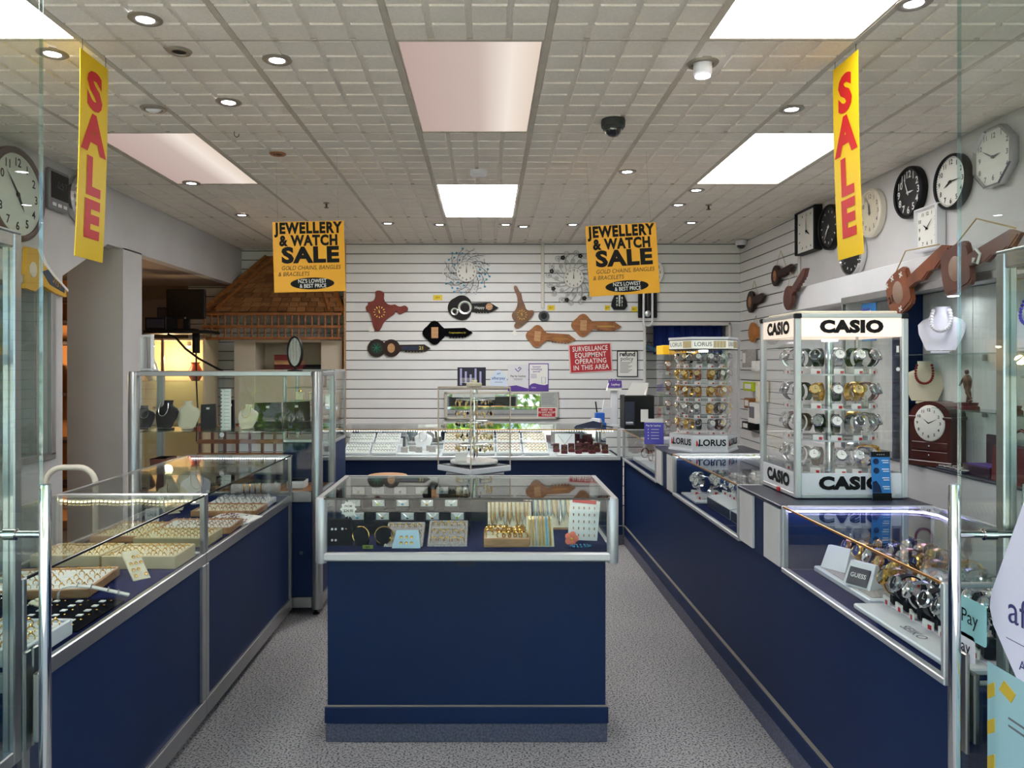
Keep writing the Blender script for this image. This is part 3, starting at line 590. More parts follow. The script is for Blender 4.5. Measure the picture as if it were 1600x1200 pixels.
def banner(lab, x, yc, rz, sgn, z0, z1, red):
    t = thing('sale_banner', lab, 'banner', (x, yc, z0), rz, 'vertical sale banners'); w_ = .108; h_ = z1-z0; m = mk(); n = 16
    vs = []; fs = []
    for i in range(n+1):
        z = h_*i/n; b = sgn*.022*(1-i/n)**2*1.0
        for x_ in (-w_, w_): vs += [(x_, b-.001, z-sgn*0), (x_, b+.001, z)]
    for i in range(n):
        a = i*4; fs += [(a,a+2,a+6,a+4),(a+1,a+5,a+7,a+3),(a,a+4,a+5,a+1),(a+2,a+3,a+7,a+6)]
    fs += [(0,1,3,2),(n*4,n*4+2,n*4+3,n*4+1)]
    m.add(vs, fs); m.sm = [True]*len(m.sm); m.build('banner_card', YEL, t)
    for k, c in enumerate('SALE'):
        zz = h_*(.825-.212*k); q = mk(); tm(q, c, .196, None, .05, 0, 1.22 if c != 'L' else 1.1); q.v = [(x, y+sgn*.022*(1-(zz+z)/h_)**2-.0028, z) for x, y, z in q.v]
        q.build('letter', red, t, (0, 0, zz))
    for sx in (-.09, .09): mk().tube([(sx,0,h_-.01),(sx,0,CZ-z0)], .0012, 4).build('hanging_wire', BLACK, t)
    return t
banner('tall yellow banner with red letters SALE hanging at the left side of the shop', -1.553, 3.063, RAD(90)+RAD(0), 1, 1.867, 2.66, LRED)
banner('tall yellow banner with red letters SALE hanging at the right side of the shop', 1.436, 3.105, RAD(-90), 1, 1.882, 2.67, LRED)
# ---------------- clocks on the side walls
RW = RAD(-90); LW = RAD(90); cw = XR-.004
def rwp(px, py): Y = cw*F/(px-CX); return (cw, Y, H-(py-CY)*Y/F)
def lwp(px, py): Y = (XL+.004)*F/(px-CX); return (XL+.004, Y, H-(py-CY)*Y/F)
CRM = pm('cream_rim', (222,214,198), .35); BRN = pm('brown_rim', (92,72,66), .45, noise=.2, nscale=12)
clock('octagonal silver framed white wall clock behind the right glass door', rwp(1561,245), RW, .15, SILV, DIALW, INKG, 2, 50, 'oct', .09)
clock('round white wall clock with black rim beside the right door edge', rwp(1494,284), RW, .155, BLACK, DIALW, INK, 8, 15, rw=.11, dmark=True)
clock('round black wall clock with big white 12, 3, 6 and 9', rwp(1427,301), RW, .16, BLACK, DIALK, INKW, 2, 56, rw=.13, numscale=1.5)
clock('square white wall clock with rounded frame below the round black clock', rwp(1459,357), RW, .13, WPLAS, DIALW, INK, 10, 8, 'square', .14, dep=.05, rect=(.118,.128))
clock('round cream wall clock right of the sale banner', rwp(1366,333), RW, .163, CRM, DIALC, INKG, 11, 58, rw=.14)
clock('round black wall clock half hidden behind the right sale banner', rwp(1301,355), RW, .172, BLACK, DIALK, INKW, 7, 36, rw=.12, nums=False)
clock('black framed square wall clock with white dial nearest the slatted corner', rwp(1269,361), RW, .18, BLACK, DIALW, INK, 4, 0, 'square', .07, dep=.06, rect=(.19,.175), nums=False)
clock('round chrome rimmed black wall clock under the right sale banner', rwp(1337,396), RW, .165, CHROME, DIALK, INKW, 10, 10, rw=.12, nums=False)
clock('large round brown rimmed clock behind the left glass door', lwp(19,304), LW, .265, BRN, pm('dial_green_white', (214,222,208), .4), INK, 4, 53, rw=.14)
clock('round silver rimmed white clock left of the left sale banner', lwp(122,312), LW, .158, SILV, DIALW, INK, 4, 50, rw=.22)
t = thing('digital_clock', 'grey square digital clock with dark screen on the left wall', 'clock', lwp(86,299), LW); mk().cbox(-.11,.11,-.03,0,-.125,.125,.008).build('clock_case', pm('grey_case', (130,130,134), .4), t); mk().cbox(-.095,.095,-.034,-.029,-.055,.105,.002).build('screen', pm('lcd_dark', (22,24,26), .25), t)
m = mk(); tm(m,'10:57',.06,T(0,-.035,.03),.01); m.build('screen_digits', pm('lcd_digit', (70,74,74), .4), t); m = mk(); [m.cbox(-.08+.06*k,-.04+.06*k,-.032,-.030,-.10,-.08,.002) for k in range(3)]; m.build('button_row', WPLAS, t)
# ---------------- wooden keys on the right
def rk(x, px, py): Y = x*F/(px-CX); return Vector((x, Y, H-(py-CY)*Y/F))
t = wood_key('large polished wooden key with white crosses hanging by a rope above the white cabinet', rk(2.37,1393,472), RW, .66, .125, pm('key_orange_wood', (128,64,28), .3, noise=.35, nscale=8, coat=.4), 'square', RAD(21), 'round', None, sh=.34, face=pm('photo_tone',(150,122,104),.5), teeth=2)
m = mk()
for x_, z_ in ((.03,.085),(.10,.10),(.03,-.09),(.12,-.10),(.19,.08)):
    for a in (pi/4,-pi/4): m.box(-.018,.018,-.028,-.026,-.004,.004,T(x_,0,z_,0,a,0))
m.build('white_crosses', INKW, t); mk().tube([(.06,-.01,.10),(.25,-.005,.20),(.55,-.005,.07)], .004, 6).build('hanging_rope', pm('rope', (186,164,120), .8), t)
m = mk(); tm(m,'21',.06,T(.05,-.028,-.01),.03); m.build('lettering', BLACK, t)
t = wood_key('large brown wooden key with photo and white hook, partly behind the right door glass', rk(2.345,1478,432), RW, .60, .12, pm('key_brown_wood', (98,54,40), .3, noise=.3, nscale=8, coat=.4), 'square', RAD(12), 'round', None, sh=.34, face=MATS['photo_tone'], teeth=2)
mk().tube([(.30,-.03,.04),(.33,-.03,.0),(.30,-.03,-.035),(.27,-.03,-.02),(.28,-.03,0)], .007, 6).build('white_hook', INKW, t); mk().tube([(.06,-.01,.10),(.3,-.005,.19),(.55,-.005,.04)], .004, 6).build('hanging_rope', MATS['rope'], t)
wood_key('dark reddish wooden key hung at an angle above the square watch case', rk(2.37,1229,476), RW, .50, .095, pm('key_red_wood', (84,38,28), .35, noise=.3, nscale=8, coat=.3), 'round', RAD(28), 'none', sh=.4, string=.12)
wood_key('dark wooden key on the right slatted wall, highest of three', rk(2.57,1209,434), RW, .50, .092, WOODK, 'round', RAD(4), 'round', sh=.4, face=WOODM, string=.15)
wood_key('dark wooden key on the right slatted wall, middle of three', rk(2.57,1170,474), RW, .48, .105, WOODK, 'round', RAD(3), 'round', sh=.4, face=WOODM, string=.13)
wood_key('light orange wooden key on the right slatted wall, lowest of three', rk(2.57,1173,520), RW, .42, .095, pm('key_pine', (184,120,60), .4, noise=.2, nscale=8), 'round', 0, 'none', sh=.5, string=.1)
# yellow key ornament over the left wall cabinet
t = thing('key_ornament', 'yellow and white key shaped ornament with black lettering above the left wall cabinet', 'ornament', lwp(34,415), rot=(0,RAD(6),LW)); mk().prism([(0,.11),(.09,.12),(.16,.06),(.25,.015),(.42,-.06),(.43,-.10),(.30,-.10),(.16,-.08),(.10,-.13),(0,-.13)],-.03,0).build('ornament_body', YTAG if 0 else pm('ornament_yellow', (214,166,50), .4), t)
mk().prism([(.09,.125),(.13,.125),(.19,.06),(.28,.012),(.44,-.05),(.44,-.066),(.27,-.005),(.17,.045),(.11,.105)],-.034,-.001).build('white_edge', INKW, t); mk().prism([(.15,.0),(.22,.03),(.40,-.04),(.40,-.08),(.24,-.06)],-.033,-.029).build('dark_leaf', pm('leaf_blue_grey', (60,70,84), .4), t)
mk().disc(.035,-.034,-.029,20,T(.06,0,-.01,0,0,0,(1,1,1.3)),'y').build('oval_photo', DIALC, t); m = mk(); tm(m,'21ST',.05,T(.31,-.0345,-.04,0,RAD(20),0),.02); m.build('lettering', GOLD, t)
# ================================================================ counters and glass cases
DARKE = pm('black_glass_edge', (30,30,26), .2); BRASS = pm('brass_edge', (190,140,80), .3, .8); LINE = pm('pale_edge_line', (138,132,122), .6)
def panes(root, lst, mat=None, name='pane', g=.005):
    "lst of boxes"
    for a in lst: mk().box(*a).build(name, mat or GLASS, root)
def rel(root): return root.location
def local(root, *b):
    x, y, z = root.location; return (b[0]-x, b[1]-x, b[2]-y, b[3]-y, b[4]-z, b[5]-z)
class Ctx:
    def __init__(s, name, label, cat, loc, group=None): s.t = thing(name, label, cat, loc, group=group); s.l = Vector(loc)
    def box(s, name, mat, *bs, c=.003, parent=None):
        m = mk(); l = s.l
        for b in bs: m.cbox(b[0]-l.x, b[1]-l.x, b[2]-l.y, b[3]-l.y, b[4]-l.z, b[5]-l.z, c)
        return m.build(name, mat, parent or s.t)
    def leds(s, mat, pts, n, r=.0035, parent=None):
        base = mk().tube([Vector(p)-s.l+Vector((0,0,.0045)) for p in pts], .003, 5).build('led_strip', WPLAS, s.t)
        L = [Vector(p)-s.l for p in pts]; seg = [(L[i+1]-L[i]).length for i in range(len(L)-1)]; tot = sum(seg); m = mk()
        for k in range(n):
            d = tot*(k+.5)/n; i = 0
            while d > seg[i] and i < len(seg)-1: d -= seg[i]; i += 1
            p = L[i].lerp(L[i+1], d/seg[i]); m.box(p.x-r, p.x+r, p.y-r, p.y+r, p.z-.004, p.z)
        o = m.build('led_dots', mat, base); o['kind'] = 'stuff'; return base
ZD, ZT = .70, .933
# ---------------- left run
def left_counter(label, y0, y1, led):
    c = Ctx('glass_counter', label, 'display counter', (-1.42, (y0+y1)/2, 0), 'left display counters')
    xf, xb = -1.12, -1.72
    c.box('counter_body', NAVY, (xb+.02, xf-.012, y0+.01, y1-.01, .05, .665))
    c.box('counter_trim', ALU, (xf-.02, xf, y0, y1, .045, .115), (xf-.02, xf, y0, y1, .655, .70), (xf-.02, xf, y1-.038, y1, .115, .655), (xf-.02, xf, y0, y0+.03, .115, .655), (xb, xf-.02, y1-.02, y1, .655, .70), (xb, xf-.02, y0, y0+.02, .655, .70))
    c.box('kick_board', BLACK, (xb+.05, xf-.05, y0+.03, y1-.03, 0, .05))
    c.box('deck', NAVYC, (xb+.01, xf-.02, y0+.02, y1-.02, .685, .701), c=.001)
    c.box('top_frame', ALU, (xf-.020, xf, y1-.020, y1, .70, ZT), (xb, xb+.018, y1-.018, y1, .70, ZT), (xb, xf-.02, y1-.014, y1, ZT-.012, ZT+.002), (xb, xb+.014, y0, y1-.014, ZT-.012, ZT+.002), (xf-.02, xf, y0, y0+.018, .70, ZT), (xb, xf-.02, y0, y0+.014, ZT-.012, ZT+.002))
    panes(c.t, [local(c.t, xf-.010, xf-.005, y0+.018, y1-.020, .70, ZT-.006), local(c.t, xb+.014, xf-.001, y0+.014, y1-.014, ZT-.006, ZT), local(c.t, xb+.018, xf-.02, y1-.012, y1-.007, .70, ZT-.012)])
    c.box('glass_edge', DARKE, (xf-.004, xf, y0+.02, y1-.02, ZT-.007, ZT+.001), c=.001)
    c.box('back_rail', ALUP, (xb, xb+.02, y0, y1-.02, .70, .72))
    if led == 'y': c.leds(LEDY, [(xb+.03+(xf-xb-.06)*k/12, y1-.03, ZT-.018-.006*abs(sin(k*.9))) for k in range(13)], 34)
    else: c.leds(LEDW, [(xb+.03, y1-.03, ZT-.016), (xf-.02, y1-.03, ZT-.016)], 40, .003)
    return c
left_counter('near left glass counter with navy panels and yellow LED strip', 1.87, 3.09, 'y')
left_counter('far left glass counter with navy panels and white LED strip', 3.095, 4.45, 'w')
# ---------------- centre island
c = Ctx('glass_counter', 'central navy island counter with a wide glass case on top', 'display counter', (-.075, 3.2, 0)); x0, x1, y0, y1 = -.642, .491, 2.90, 3.50
c.box('counter_body', NAVY, (-.615, .457, 2.985, 3.42, .0, .72)); c.box('skirting_board', NAVY, (-.624, .466, 2.972, 3.43, .072, .135)); c.box('pale_line', LINE, (-.622, .464, 2.975, 3.428, .1355, .139), c=.001)
c.box('carpet_skirting', SKIRT, (-.620, .462, 2.974, 3.428, 0, .071))
for dx in (-.26, .10): c.box('screw_head', WPLAS, (-.08+dx-.003, -.08+dx+.003, 2.981, 2.985, .700, .706), c=.001)
c.box('scuff_mark', pm('scuff_dark', (18,28,56), .6), (-.118, -.045, 2.9835, 2.985, .675, .690), c=.0004)
c.box('case_trim', ALUP, (x0+.02, x1-.02, y0, y0+.03, .712, .745), (x0, x0+.03, y0+.03, y1-.02, .712, .745), (x1-.03, x1, y0+.03, y1-.02, .712, .745), (x0, x1, y1-.02, y1, .712, .745), c=.006)
for cx_ in (x0+.018, x1-.018):
    mk().lathe([(0,.705),(.020,.705),(.022,.712),(.022,.942),(.018,.950),(0,.950)], 20, T(cx_-c.l.x, y0+.018-c.l.y, 0)).build('corner_post', ALUP, c.t); mk().cbox(cx_-.014-c.l.x, cx_+.014-c.l.x, y1-.025-c.l.y, y1-c.l.y, .745, .945, .003).build('corner_post', ALUP, c.t)
c.box('top_rail', ALUP, (x0, x0+.022, y0+.03, y1, .938, .951), (x1-.022, x1, y0+.03, y1, .938, .951), (x0+.022, x1-.022, y1-.014, y1, .938, .951), c=.002)
c.box('deck', NAVYC, (x0+.02, x1-.02, y0+.02, y1-.02, .735, .747), c=.001)
panes(c.t, [local(c.t, x0+.03, x1-.03, y0+.010, y0+.015, .745, .945), local(c.t, x0+.022, -.058, y0+.004, y1-.014, .9445, .950), local(c.t, -.054, x1-.022, y0+.004, y1-.014, .9445, .950), local(c.t, x0+.006, x0+.011, y0+.03, y1-.025, .745, .940), local(c.t, x1-.011, x1-.006, y0+.03, y1-.025, .745, .940)])
c.box('glass_edge', DARKE, (x0+.03, x1-.03, y0+.002, y0+.006, .9435, .951), c=.001)
c.box('back_door', pm('smoked_back', (58,64,62), .15), (x0+.03, x1-.03, y1-.018, y1-.012, .745, .938), c=.001)
# ---------------- back counter
c = Ctx('glass_counter', 'long navy back counter with white-lit glass case in front of the slatted wall', 'display counter', (-.07, 6.5, 0)); x0, x1, y0, y1 = -1.215, 1.07, 6.20, 6.85
c.box('counter_body', NAVY, (x0+.02, 1.095, y0+.05, y1-.02, 0, .70)); c.box('skirting_board', NAVY, (x0+.02, 1.095, y0+.035, y0+.05, .08, .15)); c.box('pale_line', LINE, (x0+.02, 1.095, y0+.036, y0+.05, .1505, .155), c=.001); c.box('carpet_skirting', SKIRT, (x0+.02, 1.095, y0+.037, y0+.05, 0, .079))
c.box('case_frame', ALUP, (x0, x1, y0, y0+.03, .685, .715), (x1-.025, x1, y0, y0+.025, .715, ZT), (x0, x0+.012, y0, y0+.012, .715, ZT), (x0, x1, y1-.02, y1, .70, .72), (x0, x0+.02, y0+.03, y1-.02, .69, .715)); c.box('glass_edge', BRASS, (x0+.012, x1-.025, y0, y0+.004, ZT-.007, ZT+.001), c=.001)
panes(c.t, [local(c.t, x0+.012, x1-.025, y0+.004, y0+.009, .715, ZT-.007), local(c.t, x0, x1, y0+.004, y1, ZT-.006, ZT), local(c.t, x0+.001, x0+.006, y0+.012, y1-.02, .715, ZT-.007)])
c.box('mirror_back', MIRR, (x0+.02, x1-.02, y1-.014, y1-.010, .72, .925), c=.001); c.box('deck', WPLAS, (x0+.02, x1-.02, y0+.02, y1-.015, .70, .712), c=.001)
c.leds(glow('case_fill_glow', (1,.98,.95), 3.5), [(x0+.04, y0+.03, ZT-.014), (x1-.05, y0+.03, ZT-.014)], 110, .0035)  # unseen strip, added to brighten the goods in this case
# ---------------- right run: base, three glass cases, two pedestals
c = Ctx('counter_base', 'long dark navy counter base running along the right side under the glass cases', 'counter', (1.4, 4.0, 0))
c.box('base_panel', NAVY, (1.115, 1.62, 1.80, 6.30, 0, .69)); c.box('skirting_board', NAVY, (1.100, 1.115, 1.80, 6.235, .08, .15)); c.box('pale_line', LINE, (1.100, 1.115, 1.80, 6.235, .1505, .155), c=.001); c.box('carpet_skirting', SKIRT, (1.102, 1.115, 1.80, 6.235, 0, .079))
def right_case(label, y0, y1, led=None, ln=0):
    c = Ctx('glass_case', label, 'display case', (1.35, (y0+y1)/2, .69), 'glass cases of the right counter'); xf, xb = 1.08, 1.64
    c.box('case_frame', ALUP, (xf, xf+.022, y0, y1, .69, .708), (xf, xf+.022, y0, y0+.016, .708, ZT), (xf, xf+.022, y1-.016, y1, .708, ZT), (xf+.022, xb, y0, y0+.012, ZT-.012, ZT+.001), (xf+.022, xb, y1-.012, y1, ZT-.012, ZT+.001), (xb-.012, xb, y0+.012, y1-.012, ZT-.012, ZT+.001), (xb-.012, xb, y0, y0+.012, .69, ZT-.012), (xb-.012, xb, y1-.012, y1, .69, ZT-.012), (xf+.022, xb, y0, y0+.012, .69, .70), (xf+.022, xb, y1-.012, y1, .69, .70))
    c.box('glass_edge', BRASS, (xf, xf+.004, y0+.016, y1-.016, ZT-.007, ZT+.001), c=.001)
    panes(c.t, [local(c.t, xf+.005, xf+.010, y0+.016, y1-.016, .708, ZT-.007), local(c.t, xf+.004, xb-.012, y0+.012, y1-.012, ZT-.006, ZT-.001)])
    c.box('deck', NAVYC, (xf+.022, xb-.012, y0+.012, y1-.012, .69, .702), c=.001)
    if led: c.leds(led, ln[0], ln[1], .003)
    return c
right_case('far right glass case with bracelets next to the back counter', 4.97, 6.19)
right_case('middle glass case of the right counter, lit by a white LED strip', 3.335, 4.515, LEDW, ([(1.10, 4.49, ZT-.016), (1.61, 4.49, ZT-.016)], 60))
right_case('nearest glass case of the right counter full of watches with violet LED strip', 1.83, 2.845, LEDV, ([(1.10, 2.82, ZT-.016), (1.52, 2.82, ZT-.016), (1.575, 2.80, ZT-.016), (1.60, 2.74, ZT-.016), (1.60, 2.66, ZT-.02)], 84))
def pedestal(label, y0, y1, cuts):
    c = Ctx('display_pedestal', label, 'pedestal', (1.35, (y0+y1)/2, .69), 'solid pedestals between the glass cases')
    c.box('pedestal_body', NAVY, (1.095, 1.64, y0+.003, y1-.003, .69, .918)); c.box('laminate_top', DTOP, (1.078, 1.645, y0+.001, y1-.001, .918, .933))
    for a, b in cuts: c.box('white_panel', WPLAS if 0 else pm('panel_white', (205,203,200), .5, noise=.04, nscale=9), (1.083, 1.095, a, b, .70, .914), c=.002)
pedestal('pedestal with white side panels under the many sided watch tower', 4.517, 4.968, ((4.81, 4.96), (4.525, 4.67)))
pedestal('pedestal with white side panels under the large square watch case', 2.847, 3.333, ((3.165, 3.325), (2.87, 3.035)))
# ---------------- tall glass showcase on the left
c = Ctx('tall_showcase', 'tall aluminium framed glass showcase with navy base at the end of the left counters', 'showcase', (-1.53, 4.7, 0)); x0, x1, y0, y1 = -2.075, -.955, 4.47, 4.90
for a, b in ((x1-.032, y0+.032), (x0+.025, y0+.025)): mk().lathe([(0,.035),(.032,.035),(.032,1.40),(.026,1.412),(0,1.412)], 20, T(a-c.l.x, b-c.l.y, 0)).build('corner_post', ALU, c.t)
for a, b in ((x1-.022, y1-.022), (x0+.02, y1-.022)): mk().cbox(a-.02-c.l.x, a+.02-c.l.x, b-.02-c.l.y, b+.02-c.l.y, .035, 1.41, .004).build('corner_post', ALU, c.t)
c.box('top_rail', ALU, (x0+.05, x1-.06, y0+.004, y0+.036, 1.385, 1.412), (x1-.036, x1-.004, y0+.06, y1-.04, 1.385, 1.412), (x0+.04, x1-.04, y1-.036, y1-.004, 1.385, 1.412), (x0+.004, x0+.036, y0+.05, y1-.04, 1.385, 1.412))
for nm, a, b in (('middle_rail', .655, .715), ('bottom_rail', .045, .105)): c.box(nm, ALU, (x0+.05, x1-.06, y0+.004, y0+.036, a, b), (x1-.036, x1-.004, y0+.06, y1-.04, a, b))
c.box('navy_panel', NAVY, (x0+.03, x1-.05, y0+.014, y0+.03, .105, .655), (x1-.03, x1-.014, y0+.05, y1-.04, .105, .655), (x0+.03, x1-.05, y1-.02, y1-.01, .05, .655)); c.box('showcase_floor', WOODM, (x0+.03, x1-.03, y0+.03, y1-.03, .70, .712))
m = mk()
for a, b in ((x1-.04, y0+.04), (x0+.04, y0+.04), (x1-.04, y1-.04), (x0+.04, y1-.04)): m.lathe([(0,0),(.020,0),(.020,.008),(.008,.012),(.008,.05),(0,.05)], 10, T(a-c.l.x, b-c.l.y, 0))
m.build('levelling_foot', BLACK, c.t)
panes(c.t, [local(c.t, x0+.05, -1.52, y0+.018, y0+.022, .715, 1.387), local(c.t, -1.54, x1-.06, y0+.026, y0+.030, .715, 1.387), local(c.t, x1-.022, x1-.017, y0+.06, y1-.04, .715, 1.387), local(c.t, x0+.017, x0+.022, y0+.05, y1-.04, .715, 1.387), local(c.t, x0+.04, x1-.04, y0+.03, y1-.03, 1.395, 1.401)])
for z in (1.055,): c.box('glass_shelf', EDGE, (x0+.04, x1-.04, y0+.06, y1-.04, z, z+.006), c=.001)
mk().lathe([(0,-.006),(.014,-.006),(.014,0)], 16, T(-1.535-c.l.x, y0+.016-c.l.y, 1.045), 'y').build('finger_pull', CHROME, c.t); mk().lathe([(0,-.004),(.012,-.004),(.013,0)], 16, T(-1.075-c.l.x, y0+.012-c.l.y, .362), 'y').build('lock', CHROME, c.t)
# rounded glass cabinet behind it
c = Ctx('tall_showcase', 'second smaller glass showcase just behind the tall showcase, with bare glass shelves', 'showcase', (-1.15, 5.1, 0)); x0, x1, y0, y1 = -1.30, -.965, 4.93, 5.28
c.box('showcase_base', NAVY, (x0, x1, y0, y1, .0, .955)); c.box('bottom_rail', ALU, (x0, x1, y0, y1, .955, .975)); c.box('upright', ALU, (x1-.02, x1, y0, y0+.02, .975, 1.40), (x1-.014, x1, y1-.014, y1, .975, 1.40), (x0, x0+.02, y0, y0+.02, .975, 1.40), (x0, x0+.02, y1-.02, y1, .975, 1.40)); c.box('top_rail', ALU, (x1-.02, x1, y0, y1, 1.40, 1.42), (x0, x1-.02, y0, y0+.02, 1.40, 1.42), (x0, x1-.02, y1-.02, y1, 1.40, 1.42))
panes(c.t, [local(c.t, x1-.009, x1-.004, y0+.02, y1-.014, .975, 1.40)]); 
for z in (1.08, 1.19, 1.30): c.box('glass_shelf', EDGE, (x0+.02, x1-.02, y0+.02, y1-.02, z, z+.005), c=.001)
# low link counter under the glass between showcase and back counter
c = Ctx('link_counter', 'navy side counter joining the tall showcase to the back counter', 'counter', (-1.5, 5.7, 0)); c.box('counter_body', NAVY, (-1.85, -1.24, 5.29, 6.18, 0, .70)); c.box('counter_top', ALUP, (-1.87, -1.225, 5.29, 6.18, .70, .715))
# ---------------- pedestal and stool behind the island
c = Ctx('display_stand', 'navy stand behind the island carrying the clear earring case', 'stand', (-.06, 3.95, 0)); c.box('stand_body', NAVY, (-.19, .07, 3.82, 4.08, .0, .895)); c.box('stand_top', DTOP, (-.205, .085, 3.805, 4.095, .895, .912))
t = thing('bar_stool', 'stool with round light wooden seat standing behind the island', 'stool', (-.635, 4.95, 0)); mk().lathe([(0,.705),(.115,.705),(.128,.712),(.130,.735),(.124,.745),(0,.746)], 36).build('seat', WOODL, t)
for a in range(4): mk().tube([(cos(a*pi/2+.78)*.08, sin(a*pi/2+.78)*.08, .71), (cos(a*pi/2+.78)*.17, sin(a*pi/2+.78)*.17, .0)], .011, 8).build('leg', STEEL, t)
mk().tube([(cos(q*pi/8)*.135, sin(q*pi/8)*.135, .25) for q in range(16)], .008, 8, closed=True).build('foot_ring', STEEL, t)
# ---------------- chairs behind the left counter
def tube_chair(label, loc, rz, w=.25, hb=.88):
    t = thing('staff_chair', label, 'chair', loc, rz); k = w
    pts = [(-k,0,.0),(-k,0,hb-.08)]+[(-k+.08-.08*cos(q*pi/12),0,hb-.08+.08*sin(q*pi/12)) for q in range(1,7)]+[(k-.08+.08*sin(q*pi/12),0,hb-.08+.08*cos(q*pi/12)) for q in range(0,6)]+[(k,0,hb-.08),(k,0,0)]
    mk().tube(pts, .014, 10).build('back_frame', CHAIRW, t)
    for s_ in (-1, 1): mk().tube([(s_*k,0,.44),(s_*k,-.38,.44),(s_*k,-.42,.42),(s_*k,-.43,0)], .013, 8).build('leg', CHAIRW, t)
    mk().cbox(-k+.01,k-.01,-.42,-.02,.435,.48,.015).build('seat', CHAIRW, t)
    return t
tube_chair('cream tubular chair back showing behind the near left counter', (-1.99, 3.70, 0), RAD(5), .115, .96)
t = tube_chair('cream moulded chair back seen through the tall showcase', (-2.10, 5.05+.35, 0), 0, .13, .80); mk().cbox(-.12,.12,-.02,.01,.5,.79,.02).build('back_panel', CHAIRW, t)
# ================================================================ cabinets in the walls, rear left alcove, counter-top things
# right wall cabinet
c = Ctx('wall_cabinet', 'white lit wall cabinet with glass shelves behind the right counter', 'cabinet', (2.5, 3.6, .885)); ya, yb = 1.95, 5.22
c.box('cabinet_back', pm('cabinet_back_white', (216,218,214), .5, noise=.06, nscale=6, stretch=(1,8,.6)), *[(2.585, 2.60, yb-.55*k-.545, yb-.55*k, .89, 1.865) for k in range(6)], c=.002)
c.box('divider', NAVY, (2.41, 2.585, 4.59, 4.61, .89, 1.865)); c.box('end_panel', WHITE, (2.41, 2.585, 5.20, 5.22, .89, 1.865)); c.box('sill', DTOP, (2.39, 2.585, ya, yb, .885, .897))
c.box('cabinet_frame', ALU, (2.385, 2.40, ya, yb, 1.855, 1.90), (2.385, 2.405, yb-.02, yb, .897, 1.855)); 
for z in (1.215, 1.503): c.box('glass_shelf', EDGE, (2.41, 2.58, ya, 4.585, z, z+.006), c=.001)
for z in (1.18, 1.47):
    for y in (2.6, 3.3, 4.0): c.box('shelf_bracket', STEEL, (2.565, 2.585, y, y+.015, z, z+.032), c=.001)
lamp = thing('cabinet_spotlight', 'bright white spotlight inside the top of the right wall cabinet', 'spotlight', (2.48, 4.12, 1.85)); mk().lathe([(0,0),(.03,0),(.034,-.03),(.028,-.035)], 16).build('lamp_shell', WPLAS, lamp); mk().disc(.027,-.036,-.033,16).build('lens', glow('cabinet_led', (.92,.95,1), 22), lamp)
lamp = dup(lamp, (2.48, 3.4, 1.85), label='second white spotlight in the right wall cabinet, seen through the door glass')
t = thing('wall_poster', 'blue poster with white shape standing inside the cabinet behind the watch case', 'poster', (2.42, 4.90, 1.60), RW); mk().cbox(-.09,.09,-.005,0,0,.24,.001).build('poster_card', SKYB, t); mk().prism([(-.02,.02),(.05,.02),(.06,.12),(.02,.2),(-.01,.1)],-.007,-.005).build('poster_shape', pm('pale_print', (170,205,220), .5), t); m = mk(); tm(m,'UNO',.05,T(-.04,-.006,.19),.03); m.build('lettering', PURP, t)
# busts: neck-and-chest necklace stands
def bust(name_lab, loc, rz, mat, s=1.0, neck=None, lean=.30, beads=None):
    t = thing('necklace_stand', name_lab, 'necklace stand', loc, rz)
    rows = [(0,.075,.004),(.10,.118,.012),(.155,.125,.018),(.185,.10,.024),(.205,.055,.030),(.225,.040,.034),(.262,.042,.036)]
    m = mk(); n = 14; vs = []; fs = []
    for z, w, d in rows:
        z *= s; w *= s; y0 = lean*z*1.0
        for q in range(n): a = pi*q/(n-1); vs.append((-cos(a)*w, y0-sin(a)*d*s*1.4, z+.02*s))
        for q in range(n): a = pi*(n-1-q)/(n-1); vs.append((-cos(a)*w, y0+.012*s, z+.02*s))
    for i in range(len(rows)-1):
        for q in range(2*n): fs.append((i*2*n+q, i*2*n+(q+1)%(2*n), (i+1)*2*n+(q+1)%(2*n), (i+1)*2*n+q))
    fs += [tuple(range(2*n))[::-1], tuple((len(rows)-1)*2*n+q for q in range(2*n))]
    m.add(vs, fs, None, True); m.build('bust', mat, t)
    mk().cbox(-.05*s,.05*s,-.03*s,.10*s,0,.014*s,.003).tube([(0,.05*s,.01),(0,.05*s+.02,.15*s)], .012*s, 8).build('stand_foot', mat, t)
    if neck:
        pts = []
        for q in range(21):
            a = pi*q/20; x = -cos(a)*.072*s; z = .235*s-sin(a)*.12*s; pts.append((x*(.6+.4*sin(a)), lean*z-.062*s, z+.02*s))
        if beads:
            mb_ = mk()
            for p in pts: mb_.lathe([(0,-beads),(beads*.7,-beads*.7),(beads,0),(beads*.7,beads*.7),(0,beads)], 8, T(*p))
            o = mb_.build('bead_string', neck, t); o['kind'] = 'stuff'
        else: mk().tube(pts, .0035*s, 6).build('necklace', neck, t)
    return t
WB = pm('bust_white', (226,224,236), .5); CB = pm('bust_cream', (212,202,176), .6)
bust('white necklace bust with chunky pearl necklace on the top shelf of the right cabinet', (2.46, 4.20, 1.510), RW+RAD(55), WB, .92, pm('pearl', (225,222,228), .2), beads=.012, lean=.45)
bust('white necklace bust with dark beads on the top shelf near the right door', (2.46, 3.50, 1.510), RW+RAD(30), WB, .9, VIOL, beads=.008, lean=.35)
bust('cream necklace bust with red bead string beside the blue divider', (2.49, 4.41, 1.228), RW+RAD(60), CB, .86, pm('coral_beads', (130,36,26), .4), beads=.008, lean=.35)
t = thing('mantel_clock', 'arched mahogany mantel clock with drawers on the cabinet sill', 'clock', (2.475, 4.25, .897), RAD(-62)); 
ar = [(-.115,0),(.115,0),(.115,.27)]+[(cos(q*pi/12)*.115, .27+sin(q*pi/12)*.085) for q in range(1,12)]+[(-.115,.27)]
